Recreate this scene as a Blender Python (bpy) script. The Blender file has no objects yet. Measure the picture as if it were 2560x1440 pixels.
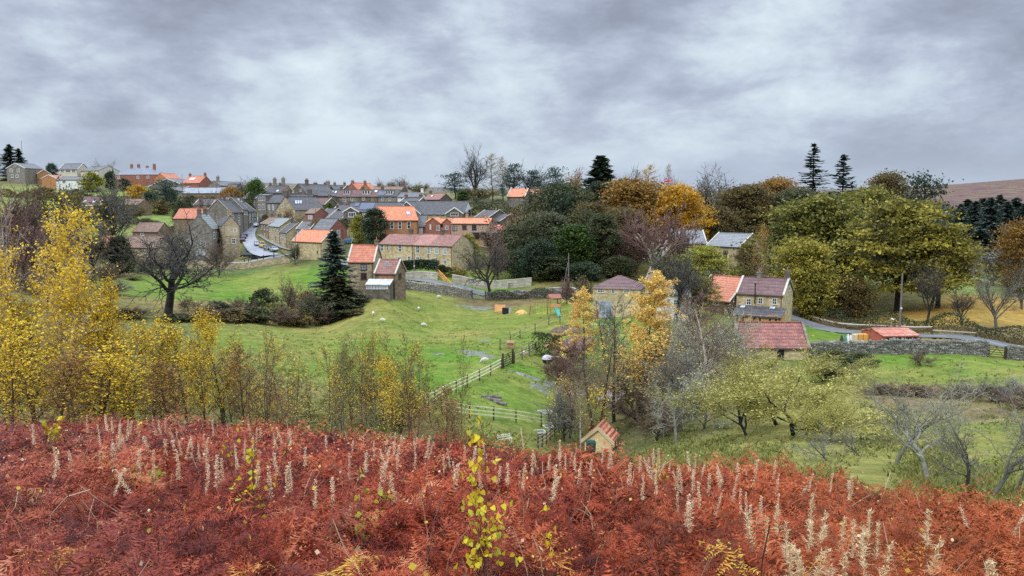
import bpy, math, random
import numpy as np
from mathutils import Vector, Matrix
sc = bpy.context.scene
C = sc.collection
R = math.radians
# ------------------------------------------------------------------ camera
F, CX, CY, YH = 2009.0, 1280.0, 720.0, 520.0          # photograph pixels
TH = math.atan((CY - YH) / F)
CT, ST = math.cos(TH), math.sin(TH)
cam_d = bpy.data.cameras.new('camera'); cam = bpy.data.objects.new('camera', cam_d); C.objects.link(cam)
cam_d.sensor_width = 36.0; cam_d.lens = 36.0 * F / 2560.0
cam_d.clip_start = 0.1; cam_d.clip_end = 9000
cam.location = (0, 0, 0); cam.rotation_euler = (math.pi / 2 - TH, 0, 0)
sc.camera = cam
# ------------------------------------------------------------------ render, exposure
sc.view_settings.view_transform = 'Standard'; sc.view_settings.look = 'None'
sc.view_settings.exposure = 0.16; sc.view_settings.gamma = 1.0
sc.render.engine = 'CYCLES'
sc.cycles.max_bounces = 5; sc.cycles.diffuse_bounces = 3; sc.cycles.glossy_bounces = 2
sc.cycles.transmission_bounces = 3; sc.cycles.transparent_max_bounces = 6; sc.cycles.volume_bounces = 0
sc.cycles.use_adaptive_sampling = True; sc.cycles.adaptive_threshold = 0.015
sc.cycles.use_denoising = False; sc.cycles.denoiser = 'OPENIMAGEDENOISE'; sc.cycles.denoising_input_passes = 'RGB_ALBEDO_NORMAL'; sc.cycles.denoising_prefilter = 'ACCURATE'
sc.render.film_transparent = False
# ------------------------------------------------------------------ sky and sun
SUN_EL, SUN_AZ = R(42), R(215)                         # azimuth clockwise from +Y: behind the camera, to the left
w = bpy.data.worlds.new('World'); sc.world = w; w.use_nodes = True
nt = w.node_tree; nt.nodes.clear()
def N(nt, typ, **kw):
    n = nt.nodes.new(typ)
    for k, v in kw.items():
        if k == 'inp':
            for kk, vv in v.items(): n.inputs[kk].default_value = vv
        else: setattr(n, k, v)
    return n
def math_(nt, op, a, b=None, c=None, clamp=False):
    n = nt.nodes.new('ShaderNodeMath'); n.operation = op; n.use_clamp = clamp
    for i, x in enumerate((a, b, c)):
        if x is None: continue
        if hasattr(x, 'is_linked'): nt.links.new(x, n.inputs[i])
        else: n.inputs[i].default_value = x
    return n.outputs[0]
def ramp(nt, fac, stops, interp='LINEAR'):
    n = nt.nodes.new('ShaderNodeValToRGB'); n.color_ramp.interpolation = interp
    el = n.color_ramp.elements
    while len(el) < len(stops): el.new(0.5)
    for e, (p, c) in zip(el, stops):
        e.position = p; e.color = (c[0], c[1], c[2], 1)
    if fac is not None: nt.links.new(fac, n.inputs[0])
    return n.outputs[0]
def world_sky():
    L = nt.links.new
    tc = N(nt, 'ShaderNodeTexCoord'); sep = N(nt, 'ShaderNodeSeparateXYZ'); L(tc.outputs['Generated'], sep.inputs[0])
    x, y, z = sep.outputs
    cmb = N(nt, 'ShaderNodeCombineXYZ'); L(x, cmb.inputs[0]); L(y, cmb.inputs[1]); L(math_(nt, 'MULTIPLY', z, 1.9), cmb.inputs[2])
    def cloud(sc_, det, rough, dist, off, sx=1.0):
        mp = N(nt, 'ShaderNodeMapping'); mp.inputs['Location'].default_value = off; mp.inputs['Scale'].default_value = (sx, 1, 1)
        L(cmb.outputs[0], mp.inputs[0])
        t = N(nt, 'ShaderNodeTexNoise', inp={'Scale': sc_, 'Detail': det, 'Roughness': rough, 'Distortion': dist})
        L(mp.outputs[0], t.inputs['Vector']); return t.outputs['Fac']
    big = cloud(2.7, 4, 0.52, 0.2, SKY_OFF, 0.85)
    mid = cloud(7.0, 9, 0.6, 0.2, (3.1, 7.7, 0), 0.85)
    fine = cloud(20.0, 8, 0.62, 0.1, (1.2, 4.4, 2), 0.85)
    f = math_(nt, 'ADD', math_(nt, 'MULTIPLY', big, 0.60), math_(nt, 'ADD', math_(nt, 'MULTIPLY', mid, 0.54), math_(nt, 'MULTIPLY', fine, 0.17)))
    f = math_(nt, 'ADD', f, -0.155)
    col = ramp(nt, f, [(0.36, (0.28, 0.315, 0.395)), (0.45, (0.365, 0.41, 0.52)), (0.51, (0.445, 0.505, 0.62)), (0.57, (0.555, 0.64, 0.73)), (0.66, (0.69, 0.785, 0.855))])
    hz = ramp(nt, z, [(0.0, (0.44, 0.525, 0.655)), (1.0, (0.44, 0.525, 0.655))])
    mx = N(nt, 'ShaderNodeMix', data_type='RGBA'); L(ramp(nt, z, [(0.0, (0.9,) * 3), (0.04, (0.6,) * 3), (0.09, (0.1,) * 3), (0.16, (0, 0, 0))]), mx.inputs[0]); L(col, mx.inputs[6]); L(hz, mx.inputs[7])
    # an overcast sky is several times brighter overhead than at the horizon
    up = ramp(nt, z, [(0.0, (1, 1, 1)), (0.24, (1, 1, 1)), (0.6, (ZEN * 0.75,) * 3), (1.0, (ZEN,) * 3)])
    n2 = N(nt, 'ShaderNodeMix', data_type='RGBA', blend_type='MULTIPLY'); n2.inputs[0].default_value = 1
    up_s = N(nt, 'ShaderNodeVectorMath', operation='MULTIPLY'); L(mx.outputs[2], up_s.inputs[0])
    sclr = N(nt, 'ShaderNodeMapRange', inp={'From Min': 0.24, 'From Max': 0.9, 'To Min': 1.0, 'To Max': ZEN}); L(z, sclr.inputs[0])
    cb = N(nt, 'ShaderNodeCombineXYZ')
    for i in range(3): L(sclr.outputs[0], cb.inputs[i])
    L(cb.outputs[0], up_s.inputs[1])
    bg = N(nt, 'ShaderNodeBackground'); L(up_s.outputs[0], bg.inputs[0]); bg.inputs[1].default_value = 1.0
    sky = N(nt, 'ShaderNodeTexSky'); sky.sky_type = 'NISHITA'; sky.sun_disc = False; sky.sun_elevation = SUN_EL; sky.sun_rotation = SUN_AZ
    bg2 = N(nt, 'ShaderNodeBackground', inp={'Strength': 0.08}); L(sky.outputs[0], bg2.inputs[0])
    ms = N(nt, 'ShaderNodeMixShader'); ms.inputs[0].default_value = 0.94; L(bg2.outputs[0], ms.inputs[1]); L(bg.outputs[0], ms.inputs[2])
    out = N(nt, 'ShaderNodeOutputWorld'); L(ms.outputs[0], out.inputs[0])
ZEN = 5.6; SKY_OFF = (0.6, 0.2, 0.0)
world_sky()
w.cycles.sampling_method = 'MANUAL'; w.cycles.sample_map_resolution = 512
sun_d = bpy.data.lights.new('sun', 'SUN'); sun_d.energy = 1.5; sun_d.angle = R(14); sun_d.color = (1.0, 0.95, 0.88)
sun = bpy.data.objects.new('sun', sun_d); C.objects.link(sun)
_sd = Vector((math.sin(SUN_AZ) * math.cos(SUN_EL), math.cos(SUN_AZ) * math.cos(SUN_EL), math.sin(SUN_EL)))
sun.rotation_euler = (-_sd).to_track_quat('-Z', 'Y').to_euler()
# ------------------------------------------------------------------ a pixel and a distance make a point
def P(px, py, d):
    xc, yc = (px - CX) / F, (CY - py) / F
    ry = CT + yc * ST; s = d / ry
    return Vector((xc * s, d, (-ST + yc * CT) * s))
def lerp(a, b, t): return a + (b - a) * t
def interp(x, xs, ys): return float(np.interp(x, xs, ys))
# ------------------------------------------------------------------ terrain: heights fitted through ground points
BX = [-300, 0, 300, 600, 800, 1000, 1200, 1400, 1600, 1800, 2000, 2200, 2400, 2560, 2900]
BY = [1060, 1058, 1050, 1062, 1080, 1096, 1115, 1132, 1146, 1160, 1182, 1212, 1240, 1268, 1310]
BD = [32, 30, 28, 26, 24.5, 23, 21.5, 20, 18.8, 17.5, 16.5, 15, 14, 13, 11.5]
BRK = 0.74                                             # height of the bracken canopy
ctl = []
for px in (-300, 0, 300, 700, 1100, 1500, 1900, 2300, 2560, 2900):
    by, bd = interp(px, BX, BY), interp(px, BX, BD)
    wt = -(by - YH) / F                                # slope of the sight line over the brow
    s = (-wt * bd - 0.95) / bd
    for d in (2.0, 3.2, 5.0, 8.0, 12.0, 16.0, 21.0, 26.0, 30.0):
        if d <= bd * 1.02: ctl.append((px, -(1.69 + s * d) / d, d))
    ctl.append((px, wt - BRK / bd, bd))
    ctl.append((px, wt - 0.022, bd * 1.25))
for px, py, d in [
    (-300,1040,60),(-300,860,95),(-300,720,150),(-300,590,260),(-300,470,430),
    (100,1090,42),(100,1000,60),(100,850,95),(100,705,150),(100,580,260),(60,457,420),(220,476,405),(235,524,330),(250,645,238),
    (405,787,130),(400,905,90),(400,1015,60),(400,712,185),(350,545,310),(340,462,430),(420,500,380),(450,645,246),(330,640,245),
    (560,757,160),(500,672,228),(700,690,212),(650,800,135),(600,900,85),(600,1010,55),(620,668,236),(520,478,400),(600,484,420),
    (838,792,150),(800,845,122),(800,960,72),(800,1040,48),(900,745,165),(890,735,158),(950,728,152),
    (1058,815,140),(1097,743,163),(1100,738,170),(1200,742,176),(1000,720,172),(1150,712,183),(1010,697,190),(1060,670,200),(1180,672,205),(1270,690,195),
    (1268,914,95),(1165,970,82),(1340,870,112),(1370,788,140),(1270,845,120),(1080,1005,74),(1000,900,98),(1000,1040,52),
    (1280,1050,73),(1500,1140,68),(1510,1030,85),(1250,1110,52),(1540,795,128),(1900,812,126),(1930,900,107),(1500,855,114),(1700,880,100),(1660,1000,80),
    (2100,888,108),(2400,888,104),(2230,852,117),(2300,842,122),(2010,805,139),(2560,874,112),(2300,955,88),(2300,1060,58),(2300,1150,33),(1900,1010,72),(1900,1100,45),
    (2560,1000,72),(2560,1110,45),(2560,1180,28),(2000,960,88),
    (2900,890,100),(2900,1000,66),(2900,1150,30),
    (2400,800,132),(2450,712,190),(2100,775,160),(2900,800,130),(2900,700,200),(1820,695,185),(1450,704,178),(1600,693,190),
    (1700,570,270),(1500,548,300),(1300,522,305),(1185,500,325),(2030,510,295),(2250,560,280),(2450,640,300),(2450,530,700),(2900,640,300),(2900,530,700),
    (650,642,244),(670,612,270),(630,583,300),(640,560,325),(880,545,345),(900,562,262),(990,596,236),(780,652,225),(1140,604,234),(1250,610,238),(870,600,240),
    (730,560,300),(740,505,340),(800,474,450),(1000,478,480),(1080,520,300),
    (-300,480,900),(300,478,900),(800,472,900),(1200,480,800),(1700,500,800),(2200,505,800),
    (-300,455,1600),(300,461,2000),(700,459,2200),(1050,467,2200),(1300,474,2200),(1800,476,2000),(2300,472,1500),(2450,458,1450),(2560,450,1400),(2900,440,1400),
    (-300,470,4000),(700,478,5000),(1500,485,5000),(2560,470,4000),(2900,470,4000)]:
    p = P(px, py, d); ctl.append((px, p.z / d, d))
VS = 0.34
_q = np.array([((P(c[0], 720, c[2]).x) / c[2], math.log(c[2]) * VS) for c in ctl]); _w = np.array([c[1] for c in ctl])
def _tk(a, b):
    r2 = ((a[:, None, :] - b[None, :, :]) ** 2).sum(-1); return 0.5 * r2 * np.log(r2 + 1e-12)
def _fit(q, wv, lam):
    n = len(q); A = np.zeros((n + 3, n + 3)); A[:n, :n] = _tk(q, q) + lam * np.eye(n)
    A[:n, n] = 1; A[:n, n + 1:] = q; A[n, :n] = 1; A[n + 1:, :n] = q.T
    return np.linalg.solve(A, np.concatenate([wv, np.zeros(3)]))
_k = _fit(_q, _w, 0.0004)
def gzs(X, Y):
    X = np.asarray(X, float); Y = np.asarray(Y, float); Yc = np.maximum(Y, 2.0)
    u = np.clip(X / Yc, -0.80, 0.80); v = np.log(np.minimum(Yc, 5000)) * VS
    q = np.stack([u.ravel(), v.ravel()], 1); out = np.empty(len(q))
    for i in range(0, len(q), 20000):
        s = q[i:i + 20000]; out[i:i + 20000] = _tk(s, _q) @ _k[:-3] + _k[-3] + s @ _k[-2:]
    z = out.reshape(u.shape) * Yc
    return z + np.maximum(2.0 - Y, 0) * 0.25
def gz(x, y): return float(gzs(np.array([x]), np.array([y]))[0])
def G(px, d, dz=0.0):                                   # the ground point seen in column px at distance d
    z = -15.0
    for _ in range(5):
        x = (px - CX) / F * (d * CT - z * ST); z = gz(x, d)
    return Vector((x, d, z + dz))
def proj(v):
    dc = v.y * CT - v.z * ST
    return CX + F * v.x / dc, CY - F * (v.y * ST + v.z * CT) / dc
# ------------------------------------------------------------------ objects
def link(name, data, parent=None):
    o = bpy.data.objects.new(name, data); C.objects.link(o)
    if parent is not None: o.parent = parent
    return o
def tag(o, label=None, cat=None, group=None, kind=None):
    if label: o['label'] = label
    if cat: o['category'] = cat
    if group: o['group'] = group
    if kind: o['kind'] = kind
    return o
def empty(name, loc, rz=0.0, label=None, cat=None, group=None):
    o = link(name, None); o.location = loc; o.rotation_euler = (0, 0, rz); o.empty_display_size = 0.3
    return tag(o, label, cat, group)
class MB:
    def __init__(s): s.v = []; s.f = []
    def poly(s, pts, faces):
        n = len(s.v); s.v += [tuple(p) for p in pts]; s.f += [tuple(i + n for i in f) for f in faces]; return s
    def box(s, x0, x1, y0, y1, z0, z1):
        return s.poly([(x0,y0,z0),(x1,y0,z0),(x1,y1,z0),(x0,y1,z0),(x0,y0,z1),(x1,y0,z1),(x1,y1,z1),(x0,y1,z1)],
                      [(3,2,1,0),(4,5,6,7),(0,1,5,4),(1,2,6,5),(2,3,7,6),(3,0,4,7)])
    def hexa(s, a, b):                                   # two quads, bottom a and top b
        return s.poly(list(a) + list(b), [(3,2,1,0),(4,5,6,7),(0,1,5,4),(1,2,6,5),(2,3,7,6),(3,0,4,7)])
    def bar(s, p, q, w, h=None):                         # square bar between two points
        p, q = Vector(p), Vector(q); h = h or w; d = (q - p).normalized()
        a = d.cross(Vector((0, 0, 1))); a = a.normalized() if a.length > 1e-4 else Vector((1, 0, 0)); b = a.cross(d).normalized()
        c = [(-1,-1),(1,-1),(1,1),(-1,1)]
        return s.hexa([p + a*i*w/2 + b*j*h/2 for i, j in c], [q + a*i*w/2 + b*j*h/2 for i, j in c])
    def tube(s, pts, rad, n=6):
        pts = [Vector(p) for p in pts]; m = len(s.v); k = len(pts)
        if not hasattr(rad, '__len__'): rad = [rad] * k
        for i, p in enumerate(pts):
            d = (pts[min(i+1, k-1)] - pts[max(i-1, 0)]).normalized()
            a = d.cross(Vector((0.3, 0.2, 1))); a = a.normalized() if a.length > 1e-3 else Vector((1, 0, 0)); b = d.cross(a)
            for j in range(n):
                t = 2 * math.pi * j / n; s.v.append(tuple(p + (a * math.cos(t) + b * math.sin(t)) * rad[i]))
        for i in range(k - 1):
            for j in range(n):
                s.f.append((m+i*n+j, m+i*n+(j+1)%n, m+(i+1)*n+(j+1)%n, m+(i+1)*n+j))
        s.f.append(tuple(m + j for j in reversed(range(n)))); s.f.append(tuple(m + (k-1)*n + j for j in range(n)))
        return s
    def lathe(s, prof, n=12, c=(0, 0, 0), sx=1, sy=1):
        m = len(s.v)
        for r, z in prof:
            for j in range(n):
                t = 2 * math.pi * j / n; s.v.append((c[0] + r*sx*math.cos(t), c[1] + r*sy*math.sin(t), c[2] + z))
        for i in range(len(prof) - 1):
            for j in range(n): s.f.append((m+i*n+j, m+i*n+(j+1)%n, m+(i+1)*n+(j+1)%n, m+(i+1)*n+j))
        s.f.append(tuple(m + j for j in reversed(range(n)))); s.f.append(tuple(m + (len(prof)-1)*n + j for j in range(n)))
        return s
    def mesh(s, name, mat=None):
        me = bpy.data.meshes.new(name); me.from_pydata(s.v, [], s.f); me.update()
        if mat: me.materials.append(mat)
        return me
    def build(s, name, mat, parent=None): return link(name, s.mesh(name, mat), parent)
def np_mesh(name, V, faces, mat=None, attrs=None, smooth=False):
    """faces: list of (n,k) index arrays"""
    me = bpy.data.meshes.new(name); V = np.asarray(V, np.float32)
    me.vertices.add(len(V)); me.vertices.foreach_set('co', V.ravel())
    faces = [np.asarray(f, np.int32) for f in faces if len(f)]
    nl = sum(f.size for f in faces); npol = sum(len(f) for f in faces)
    me.loops.add(nl); me.polygons.add(npol)
    me.loops.foreach_set('vertex_index', np.concatenate([f.ravel() for f in faces]))
    tot = np.concatenate([np.full(len(f), f.shape[1], np.int32) for f in faces]); st = np.concatenate([[0], np.cumsum(tot)[:-1]]).astype(np.int32)
    me.polygons.foreach_set('loop_start', st); me.polygons.foreach_set('loop_total', tot)
    if smooth: me.polygons.foreach_set('use_smooth', np.ones(npol, bool))
    for k, a in (attrs or {}).items():
        a = np.asarray(a, np.float32)
        if a.ndim == 1: at = me.attributes.new(k, 'FLOAT', 'POINT'); at.data.foreach_set('value', a)
        else: at = me.attributes.new(k, 'FLOAT_COLOR', 'POINT'); at.data.foreach_set('color', np.concatenate([a, np.ones((len(a), 1), np.float32)], 1).ravel())
    me.update(calc_edges=True)
    if mat: me.materials.append(mat)
    return me
# ------------------------------------------------------------------ materials
def newmat(name):
    m = bpy.data.materials.new(name); m.use_nodes = True; n = m.node_tree; n.nodes.clear()
    out = N(n, 'ShaderNodeOutputMaterial'); b = N(n, 'ShaderNodeBsdfPrincipled'); n.links.new(b.outputs[0], out.inputs[0])
    b.inputs['Specular IOR Level'].default_value = 0.25; b.inputs['Roughness'].default_value = 0.8
    return m, n, b, out
def coords(n, scale=(1, 1, 1), kind='Object'):
    tc = N(n, 'ShaderNodeTexCoord'); mp = N(n, 'ShaderNodeMapping'); mp.inputs['Scale'].default_value = scale
    if kind == 'World': g = N(n, 'ShaderNodeNewGeometry'); n.links.new(g.outputs['Position'], mp.inputs[0])
    else: n.links.new(tc.outputs[kind], mp.inputs[0])
    return mp.outputs[0]
def noise(n, vec, scale, det=4, rough=0.55, dist=0.0):
    t = N(n, 'ShaderNodeTexNoise', inp={'Scale': scale, 'Detail': det, 'Roughness': rough, 'Distortion': dist}); n.links.new(vec, t.inputs['Vector']); return t.outputs['Fac']
def mix(n, fac, a, b, mode='MIX'):
    m = N(n, 'ShaderNodeMix', data_type='RGBA', blend_type=mode)
    for i, x in ((0, fac), (6, a), (7, b)):
        if hasattr(x, 'is_linked'): n.links.new(x, m.inputs[i])
        elif i == 0: m.inputs[0].default_value = x
        else: m.inputs[i].default_value = (x[0], x[1], x[2], 1)
    return m.outputs[2]
def bump(n, b, h, dist=0.05, st=0.6):
    bp = N(n, 'ShaderNodeBump', inp={'Distance': dist, 'Strength': st}); n.links.new(h, bp.inputs['Height']); n.links.new(bp.outputs[0], b.inputs['Normal'])
_mc = {}
def paint(name, col, rough=0.6, var=0.12, scale=3.0, spec=0.25, metal=0.0):
    if name in _mc: return _mc[name]
    m, n, b, o = newmat(name); f = noise(n, coords(n), scale, 5)
    c = ramp(n, f, [(0.3, [x * (1 - var) for x in col]), (0.7, [min(1, x * (1 + var)) for x in col])])
    n.links.new(c, b.inputs['Base Color']); b.inputs['Roughness'].default_value = rough; b.inputs['Specular IOR Level'].default_value = spec; b.inputs['Metallic'].default_value = metal
    _mc[name] = m; return m
def stone(name, dark, mid, light, scale=1.0, stain=0.5):
    """coursed sandstone: blocks that differ, mortar joints, weathering streaks"""
    if name in _mc: return _mc[name]
    m, n, b, o = newmat(name); co = coords(n)
    sep = N(n, 'ShaderNodeSeparateXYZ'); n.links.new(co, sep.inputs[0])
    cmb = N(n, 'ShaderNodeCombineXYZ'); n.links.new(math_(n, 'ADD', sep.outputs[0], sep.outputs[1]), cmb.inputs[0]); n.links.new(sep.outputs[2], cmb.inputs[1])
    br = N(n, 'ShaderNodeTexBrick', offset=0.5, inp={'Scale': 1.0 * scale, 'Mortar Size': 0.018, 'Mortar Smooth': 0.3, 'Bias': 0.0, 'Brick Width': 0.62, 'Row Height': 0.3})
    n.links.new(cmb.outputs[0], br.inputs['Vector'])
    br.inputs['Color1'].default_value = (0, 0, 0, 1); br.inputs['Color2'].default_value = (1, 1, 1, 1); br.inputs['Mortar'].default_value = (0.2, 0.2, 0.2, 1)
    f1 = noise(n, coords(n, (1, 1, 2.2)), 1.6 * scale, 5, 0.65)
    bw = N(n, 'ShaderNodeRGBToBW'); n.links.new(br.outputs['Color'], bw.inputs[0])
    f = math_(n, 'ADD', math_(n, 'MULTIPLY', f1, 0.62), math_(n, 'MULTIPLY', bw.outputs[0], 0.36))
    c = ramp(n, f, [(0.22, dark), (0.5, mid), (0.78, light)])
    st = noise(n, coords(n, (1.4, 1.4, 0.25)), 0.5, 4, 0.6)
    c = mix(n, math_(n, 'MULTIPLY', ramp(n, st, [(0.48, (0, 0, 0)), (0.68, (1, 1, 1))]), stain), c, [x * 0.45 for x in mid], 'MIX')
    n.links.new(c, b.inputs['Base Color']); bump(n, b, f, 0.06, 0.7); b.inputs['Roughness'].default_value = 0.9
    _mc[name] = m; return m
def tiles(name, dark, mid, light, wave=3.4, rough=0.65, lichen=(0.25, 0.22, 0.16), la=0.35, course=3.0):
    """roof tiles: rolls down the slope, courses across it, old and new tiles mixed"""
    if name in _mc: return _mc[name]
    m, n, b, o = newmat(name); co = coords(n); sep = N(n, 'ShaderNodeSeparateXYZ'); n.links.new(co, sep.inputs[0])
    f1 = noise(n, coords(n, (1, 1, 1)), 1.1, 6, 0.7); f2 = noise(n, coords(n, (3, 3, 3)), 1.6, 3, 0.6)
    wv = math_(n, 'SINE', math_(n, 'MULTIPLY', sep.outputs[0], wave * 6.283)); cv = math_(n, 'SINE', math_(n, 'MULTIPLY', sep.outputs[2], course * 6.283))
    f = math_(n, 'ADD', math_(n, 'MULTIPLY', f1, 0.6), math_(n, 'MULTIPLY', f2, 0.4))
    c = ramp(n, f, [(0.36, dark), (0.5, mid), (0.64, light)])
    c = mix(n, math_(n, 'MULTIPLY', ramp(n, noise(n, co, 0.45, 5, 0.7), [(0.52, (0, 0, 0)), (0.66, (1, 1, 1))]), la), c, lichen)
    ln = math_(n, 'MULTIPLY', math_(n, 'LESS_THAN', cv, -.72), .45); c = mix(n, ln, c, [x * .45 for x in dark])      # darker lines at the laps between courses
    n.links.new(c, b.inputs['Base Color']); h = math_(n, 'ADD', wv, math_(n, 'MULTIPLY', cv, 0.7)); bump(n, b, h, 0.05, 0.8)
    b.inputs['Roughness'].default_value = rough; b.inputs['Specular IOR Level'].default_value = 0.35
    _mc[name] = m; return m
def leafmat(name, cols, trans=0.3, rough=0.6, objvar=0.25):
    if name in _mc: return _mc[name]
    m, n, b, o = newmat(name)
    at = N(n, 'ShaderNodeAttribute', attribute_name='tint'); oi = N(n, 'ShaderNodeObjectInfo')
    f = math_(n, 'ADD', math_(n, 'MULTIPLY', at.outputs['Fac'], 1 - objvar), math_(n, 'MULTIPLY', oi.outputs['Random'], objvar))
    k = len(cols); c = ramp(n, f, [((i + 0.5) / k, x) for i, x in enumerate(cols)])
    n.links.new(c, b.inputs['Base Color']); b.inputs['Roughness'].default_value = rough; b.inputs['Specular IOR Level'].default_value = 0.2
    if trans > 0:
        t = N(n, 'ShaderNodeBsdfTranslucent'); n.links.new(c, t.inputs[0]); ms = N(n, 'ShaderNodeMixShader'); ms.inputs[0].default_value = trans
        n.links.new(b.outputs[0], ms.inputs[1]); n.links.new(t.outputs[0], ms.inputs[2]); n.links.new(ms.outputs[0], o.inputs[0])
    _mc[name] = m; return m
def bark(name, dark, light, scale=4.0, zs=0.4):
    if name in _mc: return _mc[name]
    m, n, b, o = newmat(name); f = noise(n, coords(n, (1, 1, zs)), scale, 5, 0.65)
    n.links.new(ramp(n, f, [(0.35, dark), (0.65, light)]), b.inputs['Base Color']); bump(n, b, f, 0.03, 0.6); b.inputs['Roughness'].default_value = 0.9
    _mc[name] = m; return m
def glass(name, col=(0.02, 0.025, 0.03), rough=0.12):
    if name in _mc: return _mc[name]
    m, n, b, o = newmat(name); f = noise(n, coords(n), 0.9, 3)
    n.links.new(ramp(n, f, [(0.35, col), (0.7, [x * 2.2 + 0.01 for x in col])]), b.inputs['Base Color']); b.inputs['Roughness'].default_value = rough; b.inputs['Specular IOR Level'].default_value = 0.6
    _mc[name] = m; return m
WHITE = paint('white_paint', (0.62, 0.62, 0.60), 0.5, 0.08)
GLASS = glass('window_glass')
GLASSB = glass('pale_glass', (0.16, 0.19, 0.22), 0.15)
# ================================================================== the ground
COLS = dict(L=(.068,.155,.014), M=(.10,.15,.022), O=(.165,.170,.040), W=(.045,.050,.022), T=(.29,.175,.034), P=(.078,.040,.060), D=(.085,.088,.105),
            S=(.085,.03,.026), V=(.075,.085,.04), B=(.105,.078,.042), H=(.13,.19,.045), K=(.085,.095,.032))
cpt = []
for px in range(-300, 3000, 200):
    bd = interp(px, BX, BD)
    for d in (2, 4, 8, 14, bd, bd * 1.06): cpt.append((px, d, 'S'))
    cpt.append((px, bd * 1.5, 'K' if px < 1700 else 'O'))
for c, pts in dict(
    L=[(560,180),(450,190),(650,200),(730,195),(400,165),(1000,110),(900,115),(1130,100),(1050,90),(1330,95),(1270,85),(1300,76),(1200,78),(1330,120),(2500,98),(2450,95),(2350,100),(2080,128),(2130,125),(1560,112),(1600,116),(1270,190),(1300,186),(1320,190),(880,105)],
    M=[(850,125),(950,150),(1050,160),(1100,145),(1000,130),(1200,135),(1180,150),(1250,100),(1100,115),(2200,92),(2300,92),(2560,90),(1300,140),(1350,88),(700,100),(750,80),(600,110),(1000,70),(1100,62),(2560,105),(2450,45),(2560,35),(2520,55)],
    O=[(780,135),(860,150),(1150,130),(980,165),(2100,75),(2200,66),(2300,60),(2350,45),(2200,45),(2100,50),(2250,33),(2000,66),(1900,60),(1950,80),(2400,36),(1850,50),(2000,40),(2150,85),(2560,60)],
    W=[(1450,195),(1600,200),(1350,205),(1700,180),(1900,170),(2050,160),(1400,180),(1650,90),(1550,80),(1500,72),(1700,75),(1750,100),(1600,70),(100,120),(200,100),(60,90),(150,160),(2250,160),(1300,230),(2400,260),(2550,260),(50,200),(200,200),(1430,95)],
    T=[(2350,135),(2400,140),(2450,142),(2500,145),(2560,140),(2300,140),(2700,140),(2420,155)],
    H=[(2450,185),(2560,190),(2380,190),(370,310),(400,300),(340,300),(220,400),(240,390),(210,405)],
    P=[(2400,1100),(2500,1200),(2560,1300),(2400,800),(2560,800),(2330,1300),(2800,1200),(2800,800)],
    D=[(0,560),(300,540),(600,520),(800,540),(1000,560),(1200,520),(1500,520),(0,1600),(300,1500),(700,1500),(1000,1500),(1300,1500),(700,2200),(1000,2200),(1800,1500),(0,800),(500,800),(900,800),(1400,800)],
    V=[(100,420),(300,420),(500,400),(700,400),(900,400),(600,300),(800,300),(1000,300),(1100,250),(900,260),(700,260),(1200,280),(300,240),(400,250),(1250,250),(1700,300),(2000,300),(1500,300),(850,240),(2300,300)],
    B=[(700,150),(760,148),(620,140),(820,160),(560,150),(2250,78),(2300,74),(2380,72),(2450,68),(2530,62),(2600,60),(870,160),(1240,164),(2000,148),(2200,136),(2450,122),(2560,118)],
    K=[(400,90),(500,80),(300,90),(600,70),(700,62),(900,50),(1000,45),(1200,48),(400,110),(300,110),(450,60),(200,60),(1700,45),(1800,60)]).items():
    cpt += [(px, d, c) for px, d in pts]
def ground_cols(X, Y):
    q = np.array([(P(a, 720, d).x / d, math.log(d) * 1.1) for a, d, c in cpt]); cc = np.array([COLS[c] for a, d, c in cpt])
    Yc = np.maximum(Y, 2); p = np.stack([(X / Yc).ravel(), np.log(Yc.ravel()) * 1.1], 1); out = np.empty((len(p), 3))
    for i in range(0, len(p), 20000):
        s = p[i:i + 20000]; r2 = ((s[:, None, :] - q[None]) ** 2).sum(-1); wt = 1 / (r2 + 2e-4) ** 2.2; out[i:i + 20000] = (wt @ cc) / wt.sum(1, keepdims=True)
    return out
def ground_mesh():
    ys = np.concatenate([np.linspace(-25, 1.5, 12), np.exp(np.linspace(math.log(2), math.log(420), 430)), np.exp(np.linspace(math.log(426), math.log(7000), 110))])
    us = np.concatenate([np.linspace(-1.6, -0.76, 14), np.linspace(-0.74, 0.74, 400), np.linspace(0.76, 1.6, 14)])
    wv = np.where(ys > 2, ys, 0); wv = np.sqrt(np.maximum(ys, 0) ** 2 + 36 * np.exp(-np.maximum(ys, 0) / 6))
    X = us[None, :] * wv[:, None]; Y = np.repeat(ys[:, None], len(us), 1); Z = gzs(X, Y)
    rs = np.random.RandomState(4); Z = Z + rs.normal(0, 1, Z.shape) * np.where((Y > 30) & (Y < 260), 0.05, 0.0)
    nr, ncx = X.shape; idx = np.arange(nr * ncx).reshape(nr, ncx)
    q = np.stack([idx[:-1, :-1], idx[:-1, 1:], idx[1:, 1:], idx[1:, :-1]], -1).reshape(-1, 4)
    return np_mesh('ground', np.stack([X, Y, Z], -1).reshape(-1, 3), [q], None, {'zone': ground_cols(X, Y)}, True)
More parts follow.
